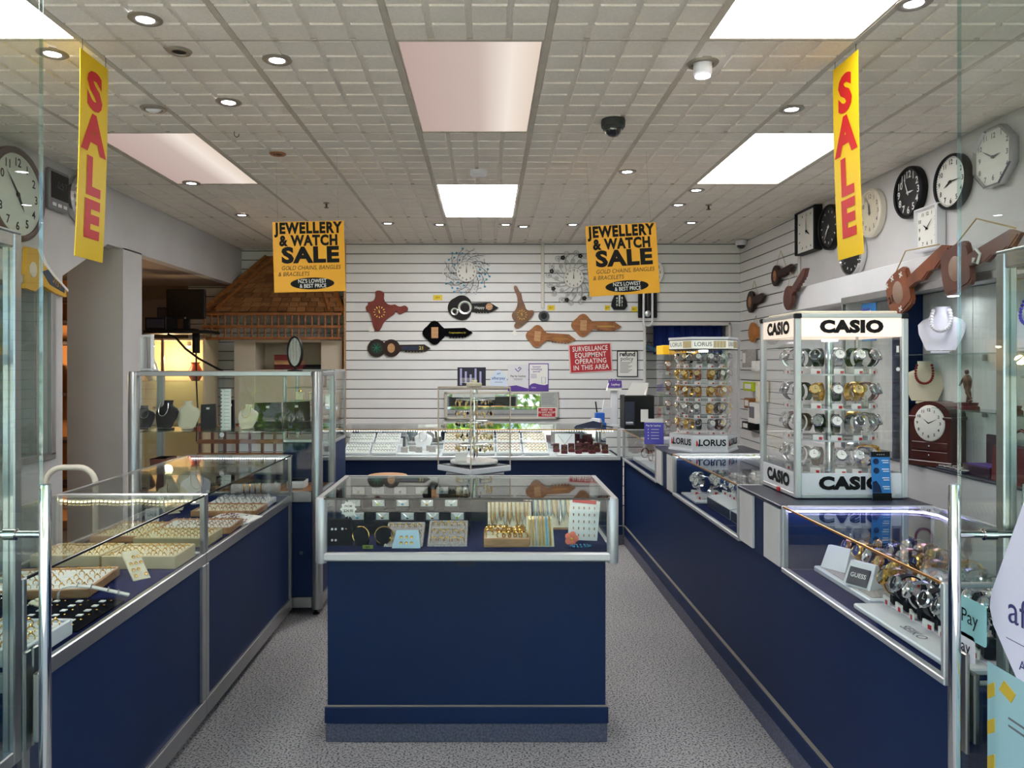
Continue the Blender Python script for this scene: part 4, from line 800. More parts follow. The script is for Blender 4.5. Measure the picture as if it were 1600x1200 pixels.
mk().prism(ar,-.075,.075).cbox(-.13,.13,-.09,.09,0,.03,.004).cbox(-.125,.125,-.082,.082,.255,.272,.003).build('clock_case', MAHOG, t); mk().lathe([(0,-.084),(.075,-.084),(.084,-.080),(.086,-.075)],32,T(0,0,.235,0,0,0,(1,1,1.15)),'y').build('dial', DIALW, t)
m = mk(); [tm(m, str(q or 12), .022, T(sin(q*pi/6)*.064,-.085,.235+cos(q*pi/6)*.072),.02) for q in range(12)]; m.build('numeral_ring', INK, t)
for nm, a, L in (('hour_hand',-.9,.035),('minute_hand',1.1,.055)): mk().prism([(-.003,0),(.003,0),(0,L)],-.0015,0,T(0,-.086,.235,0,a,0)).build(nm, INK, t)
for z in (.04,.09):
    d = mk().cbox(-.10,.10,-.080,-.074,z,z+.042,.002).build('drawer', MAHOG, t); mk().lathe([(0,-.088),(.006,-.086),(.005,-.080)],8,T(0,0,z+.021),'y').build('knob', SILV, d)
def figure(label, loc, rz):
    t = thing('figurine', label, 'figurine', loc, rz); mk().lathe([(0,0),(.055,0),(.055,.012),(.045,.02),(.05,.035),(0,.036)],16).build('plinth', BURG, t)
    m = mk(); m.tube([(0,0,.036),(.012,.0,.075),(.0,-.004,.115)],[.008,.011,.015],8).tube([(.045,-.01,.055),(.03,-.02,.085),(.004,0,.115)],[.007,.010,.015],8).tube([(0,0,.11),(-.002,0,.14),(-.004,0,.165),(-.004,0,.178)],[.017,.021,.018,.009],10)
    m.tube([(-.02,0,.163),(-.042,-.004,.145),(-.05,-.012,.12)],[.008,.007,.005],7).tube([(.012,0,.163),(.036,-.006,.150),(.052,-.02,.155)],[.008,.007,.005],7).lathe([(0,-.013),(.008,-.010),(.011,0),(.008,.010),(0,.014)],10,T(-.004,-.002,.192)).lathe([(0,-.012),(.012,0),(0,.012)],8,T(.055,-.02,.046)).build('player', BRONZE, t)
    return t
figure('bronze football player figurine on red plinth, the nearer one', (2.47, 3.66, 1.221), RW); figure('bronze football player figurine behind the door edge', (2.47, 3.98, 1.221), RW)
t = thing('handbag', 'dark red handbag with arched handle on the cabinet sill', 'bag', (2.47, 3.58, .897), RW); mk().prism([(-.14,0),(.14,0),(.12,.17),(-.12,.17)],-.05,.05).build('bag_body', pm('bag_red', (104,26,34), .45), t); mk().tube([(-.06,0,.17),(-.055,0,.23),(0,0,.25),(.055,0,.23),(.06,0,.17)],.007,8).build('handle', MATS['bag_red'], t)
t = thing('jewellery_case', 'open purple jewellery case behind the red handbag', 'case', (2.50, 3.86, .897), RW); mk().cbox(-.10,.11,-.07,.05,0,.05,.004).cbox(-.10,.11,.05,.065,.0,.20,.004).build('case_body', pm('dark_plum', (56,28,44), .5), t); mk().cbox(-.09,.10,-.06,.045,.05,.054,.001).build('lining', PURP, t)
t = thing('bracelet_tray', 'flat tray of silver bracelets in front of the mantel clock', 'tray', (2.44, 4.02, .897), RW); mk().cbox(-.11,.11,-.045,.045,0,.012,.003).build('tray_board', DTOP, t)
m = mk(); [m.tube([(-.10+.05*k+.024*cos(q),.034*sin(q),.018) for q in [i*pi/6 for i in range(12)]],.006,6,closed=True) for k in range(5)]; o = m.build('bracelet_row', SILV, t); o['kind'] = 'stuff'
# left wall niche cabinet
c = Ctx('wall_cabinet', 'recessed glass cabinet with chains on white boards in the left wall', 'cabinet', (-2.8, 4.0, .89)); ya, yb = 3.2, 4.76
c.box('cabinet_back', pm('niche_grey', (160,162,160), .6, noise=.12, nscale=5), (-3.06, -3.04, ya, yb, .89, 1.955)); c.box('niche_side', MATS['niche_grey'], (-3.04, XL-.1, yb-.02, yb, .89, 1.955), (-3.04, XL-.1, ya, ya+.02, .89, 1.955), (-3.04, XL-.1, ya+.02, yb-.02, .89, .905), (-3.04, XL-.1, ya+.02, yb-.02, 1.94, 1.955))
c.box('cabinet_frame', ALU, (XL-.004, XL+.022, yb-.05, yb, .90, 1.955), (XL-.004, XL+.022, ya, yb, 1.915, 1.965), (XL-.004, XL+.022, ya, yb, .875, .915), (XL-.004, XL+.022, 3.95, 3.99, .915, 1.915)); panes(c.t, [local(c.t, XL, XL+.005, 3.99, yb-.05, .915, 1.915), local(c.t, XL, XL+.005, ya, 3.95, .915, 1.915)])
for k, (z0, z1, lb) in enumerate(((1.42, 1.75, 'upper'), (.925, 1.35, 'lower'))):
    t = thing('chain_board', lb+' white board of fine chains in the left wall cabinet', 'display board', (-2.86, 4.42, z0), LW); hh = z1-z0; mk().cbox(-.13,.13,0,.02,0,hh,.003,T(0,0,0,RAD(-6))).build('board', WPAD, t); m = mk()
    for q in range(9):
        x = -.10+.025*q; m.tube([(x, -.004+.0, hh*.92), (x+.004, -.006, hh*.5), (x, -.010, hh*(.15+.05*(q%3)))], .0016, 4, M=T(0,0,0,0))
    o = m.build('chain_row', GOLD if k == 0 else SILV, t); o['kind'] = 'stuff'
for k, (y, z0) in enumerate(((3.75, 1.42), (3.75, .925))):
    t = thing('chain_board', ('upper','lower')[k]+' cream chain board at the left picture edge behind the door', 'display board', (-2.86, y, z0), LW); mk().cbox(-.13,.13,0,.02,0,.36,.003,T(0,0,0,RAD(-6))).build('board', CPAD, t); m = mk(); [m.tube([(-.1+.025*q,-.004,.33),(-.1+.025*q,-.008,.08)],.0018,4) for q in range(9)]; o = m.build('chain_row', GOLD, t); o['kind'] = 'stuff'
# warm back room seen through the gap
t = thing('shelf_unit', 'dark shelf unit with orange back seen through the gap beside the left wall cabinet', 'shelf', (-3.95, 6.6, 0)); mk().cbox(-.6,.6,.28,.30,0,2.2,.002).build('unit_back', pm('orange_ply', (214,150,90), .6), t); m = mk(); [m.cbox(-.6,.6,0,.28,z,z+.03,.002) for z in (.4,.78,1.18,1.62,1.8,2.0)]; m.build('shelf_board', WOODK, t); mk().cbox(-.6,-.57,0,.28,0,2.2).cbox(.57,.6,0,.28,0,2.2).build('side_board', WOODK, t)
mk().cbox(.1,.22,.05,.2,1.21,1.42,.01).cbox(.12,.20,.08,.16,1.42,1.47,.01).build('dark_box', BLACK, t)
ld = bpy.data.lights.new('back_room_lamp', 'POINT'); ld.energy = 9; ld.color = (1,.66,.36); ld.shadow_soft_size = .06; lo = bpy.data.objects.new('back_room_lamp', ld); COL.objects.link(lo); lo.location = (-3.8, 6.2, 1.55)
# ---------------- alcove rear left: lit cabinet, monitor, cables, pergola roof
c = Ctx('lit_cabinet', 'warm lit glass cabinet with vases seen through the tall showcase', 'cabinet', (-3.3, 8.0, 0)); 
c.box('cabinet_shell', pm('cabinet_cream', (226,206,170), .6), (-3.66, -2.90, 8.28, 8.30, .2, 1.72), (-3.68, -3.66, 7.9, 8.30, .2, 1.72), (-2.90, -2.88, 7.9, 8.30, .2, 1.72), (-3.66, -2.90, 7.9, 8.28, 1.70, 1.72), (-3.66, -2.90, 7.9, 8.28, .2, .3)); c.box('glass_shelf', EDGE, (-3.64, -2.92, 7.95, 8.27, 1.28, 1.286), (-3.64, -2.92, 7.95, 8.27, .82, .826), c=.001); c.box('centre_rail', ALU, (-3.32, -3.29, 7.88, 7.90, .2, 1.72))
for k, (x, z, lb) in enumerate(((-3.48, 1.69, 'left warm bulb in the lit cabinet behind the showcase'), (-3.10, 1.69, 'right warm bulb in the lit cabinet behind the showcase'))):
    t = thing('cabinet_spotlight', lb, 'spotlight', (x, 8.05, z)); mk().lathe([(0,0),(.02,0),(.026,-.04),(.022,-.045)],12).build('lamp_shell', STEEL, t); mk().lathe([(0,-.07),(.016,-.06),(.022,-.045)],12).build('bulb', BULB, t)
ld2 = bpy.data.lights.new('lit_cabinet_lamp', 'POINT'); ld2.energy = 4; ld2.color = (1,.74,.42); ld2.shadow_soft_size = .05; lo = bpy.data.objects.new('lit_cabinet_lamp', ld2); COL.objects.link(lo); lo.location = (-3.3, 8.0, 1.5)
for k, (x, z, m_, lb) in enumerate(((-3.5,1.286,CB,'pale vase on the upper shelf of the warm lit cabinet'),(-3.05,1.286,pm('vase_red',(150,60,50),.4),'small red vase on the upper shelf of the warm lit cabinet'),(-3.45,.826,CB,'pale bowl shaped vase on the lower shelf of the warm lit cabinet'))):
    t = thing('vase', lb, 'vase', (x, 8.1, z)); mk().lathe([(0,0),(.04,0),(.07,.05),(.075,.09),(.05,.14),(.035,.17),(.05,.19),(.045,.19)],20).build('vase_body', m_, t)
t = thing('computer_monitor', 'black computer monitor on a dark shelf in the rear left alcove', 'monitor', W(291,475,7.42)); s = 7.42/F; mk().cbox(-30*s,30*s,-.02,.02,-24*s,23*s,.006).build('bezel', BLACK, t); mk().box(-28*s,28*s,-.022,-.0195,-20*s,21*s).build('screen', pm('screen_black', (14,14,16), .25), t); mk().cbox(-.03,.03,0,.03,-.24,-.13,.004).cbox(-.10,.10,-.06,.06,-.25,-.238,.003).build('monitor_stand', BLACK, t); mk().disc(.008,-.024,-.020,10,T(0,0,-22*s),'y').build('maker_badge', SILV, t)
sh = W(240,513,7.4); c = Ctx('dark_shelf', 'dark wall shelf with black equipment under the monitor', 'shelf', (sh.x, 7.4, sh.z)); c.box('shelf_board', BLACK, (-3.22, -2.62, 7.25, 7.6, 1.745, 1.775)); c.box('shelf_bracket', BLACK, (-2.78, -2.72, 7.3, 7.34, 1.56, 1.745)); 
for x0_, x1_, h_, lb in ((-3.18,-2.98,.12,'low black recorder box on the dark alcove shelf'),(-3.16,-3.0,.23,'dark blue storage box stacked on the alcove shelf, behind the recorder')):
    t = thing('storage_box', lb, 'box', ((x0_+x1_)/2-.03, 7.38 if h_ < .2 else 7.5, 1.776)); a = (x1_-x0_)/2; mk().cbox(-a,a,-.12 if h_<.2 else -.02,.06 if h_ < .2 else .09,0,h_,.005).build('box_body', BLACK if h_ < .2 else pm('box_blue',(20,26,52),.6), t); mk().cbox(-a+.02,a-.02,-.126 if h_ < .2 else -.026,-.12 if h_<.2 else -.02,.02,h_-.02,.001).build('front_face', DTOP, t)
t = tag(mk().tube([W(262,522,7.2), W(274,527,7.2), W(290,545,7.1), W(310,560,7.0), W(338,575,6.9), W(352,582,6.8)], .010, 6).build('black_cable', BLACK, None), 'black cable hanging from the alcove shelf towards the showcase', 'cable')
t = tag(mk().tube([W(306,528,7.3), W(306.5,560,7.3), W(307,600,7.3), W(309,640,7.3), W(307,690,7.3)], .007, 6).build('black_cable', BLACK, None), 'thin black cable dropping straight down the alcove wall', 'cable')
# wooden pergola roof
PX0, PX1, PY, ZE = -2.92, -1.49, 7.95, 1.99
t = thing('shingle_canopy', 'brown wooden shingled canopy with two rows of turned balusters on the rear left wall', 'canopy', ((PX0+PX1)/2, 8.2, ZE)); ox, oz = (PX0+PX1)/2, ZE
yA, zA = 8.36, 2.62; xr0, xr1 = -2.36, -1.80
def rp(u, v):
    "point on front slope: u 0..1 along, v 0..1 up"
    a = (PX0-.02)+(xr0-PX0)*v; b = (PX1+.02)+(xr1-PX1)*v
    return Vector((a+(b-a)*u-ox, PY+(yA-PY)*v-8.2, ZE+(zA-ZE)*v-oz))
q = mk(); c4 = [rp(0,0), rp(1,0), rp(1,1), rp(0,1)]; q.add(c4+[Vector((PX0-ox, .2, 0)), Vector((PX1-ox, .2, 0)), Vector((xr1-ox, .2, zA-oz)), Vector((xr0-ox,.2,zA-oz))], [(0,1,2,3),(0,3,7,4),(1,5,6,2),(3,2,6,7),(0,4,5,1),(4,7,6,5)]); q.build('roof_deck', WOODK, t)
SHI = [pm('shingle_%s' % n, c_, .55, noise=.2, nscale=14, wood=True) for n, c_ in (('tan',(150,104,64)),('brown',(138,92,56)),('dark',(124,82,48)))]
scache = {}; rr = random.Random(9); NR = 12
for r in range(NR):
    v0, v1 = r/NR, min(1, (r+1.25)/NR); wrow = (rp(1,v0)-rp(0,v0)).length; n = max(3, round(wrow/.10)); off = .5 if r % 2 else 0
    for k in range(n+(1 if off else 0)):
        ua, ub = max(0, (k-off)/n), min(1, (k+1-off)/n)
        if ub-ua < .01 or r*18 > 300: continue
        g = .004/wrow; a, b, c_, d = rp(ua+g,v0), rp(ub-g,v0), rp(ub-g,v1), rp(ua+g,v1); N = (b-a).cross(d-a).normalized(); jj = rr.uniform(-.006,.003)
        a = a+N*.016+Vector((0,0,jj)); b = b+N*.016+Vector((0,0,jj)); c_ = c_+N*.003; d = d+N*.003
        mk().add([a,b,c_,d,a-N*.012,b-N*.012,c_-N*.003,d-N*.003], [(0,1,2,3),(4,5,1,0),(1,5,6,2),(3,7,4,0)]).build('shingle', rr.choice(SHI), t)
for u in (0, 1): mk().tube([rp(u,0)+Vector((0,-.012,0)), rp(u,1)+Vector((0,-.012,0))], .022, 6).build('hip_beam', WOODM, t)
for u0, u1 in ((.10,.30),(.90,.70)): mk().tube([rp(u0,0)+Vector((0,-.02,.02)), rp((u0*.7+u1*.3)+.0,1)+Vector((0,-.02,0))], .016, 5).build('ridge_strip', WOODM, t)
yb_ = PY-8.2-.02
for z in (-.02, -.150, -.270): mk().cbox(PX0-ox,PX1-ox,yb_-.02,yb_+.02,z-.014,z+.014,.004).cbox(PX0-ox,PX0-ox+.03,yb_+.02,.2,z-.012,z+.012,.003).build('rail', WOODM, t)
bal = None
for row, z in ((0,-.136),(1,-.256)):
    for k in range(21):
        x = PX0-ox+.03+(PX1-PX0-.06)*k/20
        if bal is None: bal = mk().lathe([(.012,0),(.012,.02),(.007,.024),(.014,.05),(.008,.075),(.012,.08),(.012,.104)],8).build('baluster', WOODM, t, (x,yb_,z))
        else: o = bpy.data.objects.new('baluster', bal.data); COL.objects.link(o); o.location = (x,yb_,z); reg(o, t)
# panels and niche below the canopy
c = Ctx('niche_shelf', 'cream wall unit with an open niche under the wooden canopy', 'shelf unit', (-2.1, 8.2, .9)); 
c.box('unit_panel', pm('unit_cream', (206,192,172), .6), (-2.62, -2.40, 8.02, 8.40, .9, 1.70), (-1.72, -1.50, 8.02, 8.40, .9, 1.70), (-2.40, -1.72, 8.02, 8.40, 1.68, 1.71), (-2.40, -1.72, 8.02, 8.40, .9, 1.40), (-2.40, -1.72, 8.36, 8.40, 1.40, 1.68))
for x, z, h_, w_, m_, lb in ((-2.06,1.40,.05,.15,pm('box_dark_red',(96,24,28),.6),'dark red box in the niche, bottom of the pile'),(-2.07,1.45,.045,.14,WOODL,'tan box in the niche, middle of the pile'),(-2.08,1.495,.06,.13,pm('box_red',(120,34,32),.6),'red box in the niche, top of the pile')):
    t = thing('storage_box', lb, 'box', (x, 8.12, z)); mk().cbox(-w_,w_,-.08,.08,0,h_-.012,.004).build('box_body', m_, t); mk().cbox(-w_-.003,w_+.003,-.083,.083,h_-.012,h_,.003).build('lid', m_, t)
t = tag(mk().cbox(-.09,.07,-.10,.10,0,.03,.006).cbox(-.08,.06,-.09,.11,.03,.05,.006).build('folded_cloth', BLACK, None, (-1.80, 8.10, 1.402)), 'black folded cloth beside the boxes in the niche', 'cloth')
t = thing('wooden_rack', 'low wooden rack with rails and a dark carton seen through the tall showcase', 'rack', (-1.75, 5.75, .716)); m = mk()
for k in range(3): mk().cbox(-.40,.40,-.02,.02,.05+.10*k,.08+.10*k,.003).build('rack_rail', WOODM, t)
for k in range(9): mk().cbox(-.39+.0925*k,-.37+.0925*k,-.012,.012,0,.30,.002).build('rack_slat', WOODR, t)
# things standing on the tall showcase
t = thing('table_mirror', 'black rimmed oval table mirror on top of the tall showcase', 'mirror', (-1.145, 4.62, 1.412), RAD(-35)); mk().lathe([(0,-.004),(.082,-.004)],32,T(0,0,.115,0,0,0,(.74,1,1.08)),'y').build('mirror_pane', MIRR, t); mk().lathe([(.078,-.008),(.088,-.008),(.088,.006),(.078,.006),(.078,-.008)],32,T(0,0,.115,0,0,0,(.74,1,1.08)),'y').build('mirror_frame', BLACK, t); mk().lathe([(0,0),(.045,0),(.045,.006),(.006,.012),(.006,.03),(0,.03)],20).build('mirror_foot', BLACK, t)
t = thing('table_mirror', 'white framed upright mirror on the left end of the tall showcase', 'mirror', (-2.045, 4.66, 1.412), RAD(-38)); w_, h_ = .066, .22; mk().cbox(-w_,w_,-.01,.01,0,.016,.003).cbox(-w_,w_,-.01,.01,h_-.016,h_,.003).cbox(-w_,-w_+.014,-.01,.01,.016,h_-.016,.003).cbox(w_-.014,w_,-.01,.01,.016,h_-.016,.003).build('mirror_frame', WPLAS, t); mk().box(-w_+.014,w_-.014,-.002,.004,.016,h_-.016).build('mirror_pane', MIRR, t); mk().cbox(-.01,.01,.01,.07,0,.012,.003).tube([(0,.01,.16),(0,.065,.008)],.005,6).build('easel_leg', WPLAS, t)
# contents of the tall showcase
zs = 1.062
for px, py, Y, m_, s_, rz, nk, lb in ((225,672,4.66,BRUST,.50,20,SILV,'small black necklace bust at the left end of the showcase shelf'),(256,672,4.62,BRUST,.62,-15,SILV,'large black necklace bust with silver pendant on the showcase shelf'),(292,674,4.66,CB,.60,10,None,'wide cream bust stand right of the black busts'),(385,673,4.66,CB,.52,-8,GOLD,'small cream necklace bust in the middle of the showcase shelf')):
    bust(lb, ((px-CX)/F*Y, Y, zs), RAD(rz), m_, s_, nk)
for px, w_, h_, lb in ((326,.045,.15,'narrow black display block left of the white strip'),(419,.085,.16,'black earring board with white label left of the wider board'),(464,.085,.165,'dark brown board at the right of the showcase shelf'),(361,.02,.175,'thin dark post board beside the white strip')):
    t = thing('display_block', lb, 'display board', ((px-CX)/F*4.72, 4.72, zs)); mk().prism([(-w_,0),(w_,0),(w_*.9,h_),(-w_*.95,h_*.97)],-.012,.012).build('block_body', BRUST if px != 464 else WOODK, t); mk().cbox(-.010,.010,-.014,-.012,h_*.78,h_*.86,.001).build('label_card', PAPER, t)
t = thing('ring_sizer_strip', 'tall white spiral edged strip standing in the showcase', 'display strip', ((353-CX)/F*4.60, 4.60, zs)); mk().cbox(-.030,.030,-.003,.003,0,.245,.001).build('strip_card', PAPER, t); m = mk()
for k in range(11): m.lathe([(0,-.006),(.005,-.006),(.005,-.002)],8,T(-.026,0,.02+.021*k),'y'); m.box(-.012,.022,-.004,-.003,.018+.021*k,.020+.021*k)
o = m.build('spiral_dots', INKG, t); o['kind'] = 'stuff'
for x, Y, w_, d_, h_, m_, lb in ((-1.83,4.72,.10,.10,.14,pm('carton', (206,196,176), .7),'pale carton standing in the lower left of the tall showcase'),(-1.14,4.66,.05,.06,.045,WPLAS,'small white box on the showcase floor at the right'),(-1.98,4.74,.05,.08,.17,WOODR,'brown box beside the pale carton')):
    t = thing('storage_box', lb, 'box', (x, Y, .713)); mk().cbox(-w_,w_,-d_,d_,0,h_,.003).build('box_body', m_, t); mk().cbox(-w_-.001,w_+.001,-d_-.002,d_+.002,h_-.02,h_,.002).build('lid', m_, t)
t = thing('wooden_tray', 'wide wooden jewellery tray leaning in the lower part of the tall showcase', 'tray', (-1.40, 4.70, .713)); mk().cbox(-.26,.19,-.12,.12,.0,.02,.004).build('tray_board', WOODL, t); mk().cbox(-.25,.18,-.11,.11,.02,.024,.001).build('tray_cloth', WOODK, t); m = mk(); rr = random.Random(2)
for k in range(40): m.lathe([(0,-.003),(.004,0),(0,.003)],6,T(rr.uniform(-.23,.16),rr.uniform(-.1,.1),.027))
o = m.build('loose_studs', SILV, t); o['kind'] = 'stuff'
for x, lb in ((-1.055,'left'),(-1.015,'right')):
    t = thing('ring_box', lb+' small cream box with gold pieces high in the tall showcase', 'box', (x-.1+(.04 if lb=='right' else 0), 4.78, 1.062+.17)); 
    mk().cbox(-.022,.022,-.02,.02,0,.05,.003).build('box_body', CPAD, t); mk().lathe([(0,.05),(.012,.052),(.006,.062),(0,.066)],10).build('gold_piece', GOLD, t)
c = Ctx('glass_shelf_rack', 'small glass rack holding two cream boxes in the tall showcase', 'shelf', (-1.1, 4.78, 1.062)); c.box('rack_top', EDGE, (-1.22, -1.03, 4.74, 4.83, 1.225, 1.231), c=.001); c.box('rack_side', EDGE, (-1.22, -1.215, 4.74, 4.83, 1.062, 1.225), (-1.035, -1.03, 4.74, 4.83, 1.062, 1.225), c=.001)
# ---------------- curtain and wall things in the rear right opening
m = mk(); n = 46; vs = []; fs = []
for k in range(n+1):
    x = 1.75+.72*k/n; y = 8.15+.022*sin(k*.95)+.01*sin(k*2.3); vs += [(x,y,1.56),(x,y,1.86),(x,y+.004,1.56),(x,y+.004,1.86)]
for k in range(n): a = k*4; fs += [(a,a+4,a+5,a+1),(a+2,a+3,a+7,a+6)]
m.add(vs, fs, None, True); tag(m.build('curtain', CURT, None), 'short dark blue curtain hanging in the rear right doorway', 'curtain')
t = thing('wall_hook_bag', 'blue tube shaped bag hanging on the slats beside the curtain', 'bag', (1.74, 8.2, 1.60)); mk().tube([(-.06,0,.05),(.05,-.02,.0)],.03,10).build('bag_body', pm('bag_blue',(90,130,160),.6), t)
mk().tube([(-.06,0,.05),(-.02,.02,.11),(.02,0,.03)],.004,5).build('strap', BLACK, t)
# ---------------- on the back counter
t = thing('card_terminal_stand', 'white post with a purple topped card box standing on the back counter', 'stand', (1.075, 6.55, ZT)); mk().cbox(-.03,.03,-.02,.02,0,.30,.006).lathe([(0,0),(.06,0),(.06,.008),(0,.012)],20).cbox(-.10,-.03,-.02,.0,.14,.16,.003).build('post', WPLAS, t); mk().prism([(-.065,.30),(.055,.30),(.060,.36),(-.045,.36)],-.04,.04).build('card_box', PAPER, t)
mk().prism([(-.062,.325),(.058,.325),(.055,.385),(-.040,.385)],-.045,-.040).build('purple_card', PURP, t); m = mk(); tm(m,'Laybuy',.026,T(.005,-.0465,.352),.02); m.build('lettering', INKW, t); m = mk(); [m.cbox(-.05+.02*k,-.04+.02*k,-.02,-.005,.36,.395+.004*(k%2),.001) for k in range(4)]; m.build('card_stack', PURP, t)
t = thing('pen_holder', 'blue square pen holder on the back counter', 'pen holder', (.945, 6.5, ZT)); mk().cbox(-.038,.038,-.038,.038,.035,.115,.004).cbox(-.05,.05,-.05,.05,0,.035,.004).build('holder_body', pm('holder_blue',(24,90,180),.4), t)
for k, (x, m_, lb) in enumerate(((-.022,BLACK,'black marker leaning in the blue pen holder'),(.02,WPLAS,'white pen leaning in the blue pen holder'))):
    tag(mk().tube([(0,0,0),((-.012,.02)[k],0,.09+.02*k)], .006, 8).build('pen', m_, None, (.945+x, 6.5, ZT+.118)), lb, 'pen')
t = thing('card_reader', 'dark blue and white card reader on the back counter', 'card reader', (.84, 6.36, ZT), RAD(-20)); mk().prism([(-.12,0),(.10,0),(.11,.045),(.04,.06),(-.10,.02)],-.04,.04).build('reader_body', pm('reader_navy',(24,30,60),.4), t); mk().prism([(-.0,.055),(.10,.048),(.09,.075),(.02,.08)],-.035,.035).build('keypad', WPLAS, t); mk().tube([(.11,0,.02),(.16,.03,.01),(.19,.02,.008)],.005,6).build('cord', BLACK, t)
t = thing('receipt_printer', 'black square printer box at the corner of the back and right counters', 'printer', (1.18, 6.30, ZT)); s=1; mk().cbox(-.08,.16,-.10,.12,0,.27,.006).build('printer_body', BLACK, t); mk().cbox(-.075,.0,-.108,-.10,.03,.22,.002).build('grille', DTOP, t); mk().cbox(-.07,-.01,-.115,-.105,.04,.06,.002).build('button', SILV, t); mk().cbox(.05,.11,-.103,-.10,.06,.16,.0005).build('code_label', PAPER, t)
t = thing('booklet', 'white open booklet propped like a tent on the black printer', 'booklet', (1.22, 6.30, ZT+.271)); mk().prism([(-.11,0),(.04,0),(.08,.10),(-.05,.10)],-.06,-.055).prism([(.06,0),(.065,0),(.085,.10),(.08,.10)],-.06,.03).build('cover', PAPER, t)
t = thing('brochure_holder', 'violet Pay by Laybuy brochure standing on the far right counter', 'brochure', W(1022,681,5.05), RAD(-8)); t.location.z = ZT; mk().cbox(-.062,.062,0,.004,0,.165,.001,T(0,0,0,RAD(-6))).build('brochure_card', VIOL, t); mk().cbox(-.062,.062,-.002,.0005,.14,.165,.0005,T(0,0,0,RAD(-6))).build('white_header', PAPER, t)
m = mk(); tm(m,'Pay by Laybuy',.017,T(-.005,-.013,.122),.02); [m.box(-.02,.03,-.012,-.008,.095-.02*k,.098-.02*k) for k in range(4)]; [m.lathe([(0,-.013),(.004,-.012)],8,T(-.038,0,.0965-.02*k),'y') for k in range(4)]; m.build('lettering', INKW, t); mk().cbox(-.08,.10,-.03,.05,-.0,.004,.001).build('holder_foot', ACRYL, t)
# wall things on the right slats: small goods hung behind the watch tower
for px, py, w_, h_, m_, lb in ((1166,560,8,14,GREYP,'small grey carded item hung high on the right slatted wall'),(1180,572,6,8,WPAD,'small white shelf item on the right slatted wall'),(1172,604,18,7,GTAG,'lime green flat box on the right slatted wall shelf'),(1170,630,10,8,WOODM,'brown item under the lime green box'),(1178,645,14,16,PAPER,'crumpled white paper pinned on the right slatted wall'),(1186,612,5,16,CPAD,'pale tag hanging near the square watch case'),(1168,665,13,6,BLACK,'dark device on the low shelf of the right slatted wall')):
    Y = 2.50*F/(px-CX); s = Y/F; t = thing('wall_item', lb, 'item', (2.50, Y, H-(py-CY)*s), RW); hw = w_*s*1.3
    mk().cbox(-hw,hw,-.02,.075,-h_*s,h_*s,.004).build('item_body', m_, t); mk().cbox(-hw*.6,hw*.6,-.024,-.02,-h_*s*.5,h_*s*.6,.001).build('item_label', PAPER if m_ is not PAPER else INKG, t)
# ================================================================ watches
def watch_proto():
    t = thing('wrist_watch', 'prototype', 'watch', (0,0,0)); r = .027
    m = mk(); m.lathe([(r-.0015,-.009),(r+.0015,-.009),(r+.0015,.009),(r-.0015,.009),(r-.0015,-.009)], 18, T(0,0,.046), 'x', (RAD(-60), RAD(240))); m.sm = [False]*len(m.sm)
    m.build('strap', BLACK, t)
    tl = T(0,-r*.94,.046+r*.34,RAD(-20)); mk().lathe([(0,.004),(.0155,.004),(.017,0),(.017,-.005),(.014,-.008),(.0125,-.0065)], 20, tl, 'y').cbox(-.0015,.0015,-.003,.001,.016,.020,.0005,tl).build('watch_case', SILV, t)
    mk().disc(.0128,-.0066,-.004,18,tl,'y').build('dial', DIALW, t)
    m = mk(); m.box(-.0004,.0004,-.0072,-.0066,-.001,.010,tl).box(-.001,.006,-.0072,-.0066,-.0005,.0005,tl); m.build('watch_hand', INKG, t)
    mk().cbox(-.010,.010,-.010,.016,0,.020,.002).cbox(-.006,.006,-.004,.010,.018,.034,.002).build('cuff_block', ACRYL, t)
    k = mk().prism([(-.014,0),(.014,0),(.014,.015),(-.014,.015)],-.022,-.018).build('price_card', PAPER, t)
    mk().box(.003,.012,-.0235,-.022,.001,.009).build('red_label', RTAG, k)
    return t
WP = watch_proto(); used = [False]
STRAPS = {'black': BLACK, 'silver': SILV, 'gold': GOLD, 'rose gold': ROSE, 'red': pm('strap_red',(150,24,34),.5), 'brown': pm('strap_brown',(84,54,38),.6), 'white': WPLAS, 'navy': pm('strap_navy',(28,38,84),.5), 'dark grey': pm('strap_grey',(62,62,66),.45)}
DIALS = {'white': DIALW, 'black': DIALK, 'grey': pm('dial_grey',(130,134,128),.4), 'gold': pm('dial_gold',(206,180,120),.4), 'blue': pm('dial_blue',(40,60,120),.3)}
def watch(loc, rz, strap, case, dial, label, group, cuff=None, s=1.0):
    mats = {'strap': STRAPS[strap], 'watch_case': STRAPS.get(case, SILV), 'dial': DIALS[dial], 'watch_hand': INKW if dial in ('black','blue') else INK}
    if cuff: mats['cuff_block'] = cuff
    if not used[0]:
        used[0] = True
        w = WP; w.location = loc; w.rotation_euler = (0,0,rz); w['group'] = group
        for ch in KIDS[w.name]:
            st = ch.name.split('.')[0]
            if st in mats: ch.material_slots[0].link = 'OBJECT'; ch.material_slots[0].material = mats[st]
    else: w = dup(WP, loc, rz, mats=mats, group=group)
    w.scale = (s, s, s); w['label'] = f'{strap} watch, {dial} dial, {label}'
    return w
ORD = ['first','second','third','fourth','fifth','sixth','seventh','eighth','ninth','tenth','eleventh','twelfth']
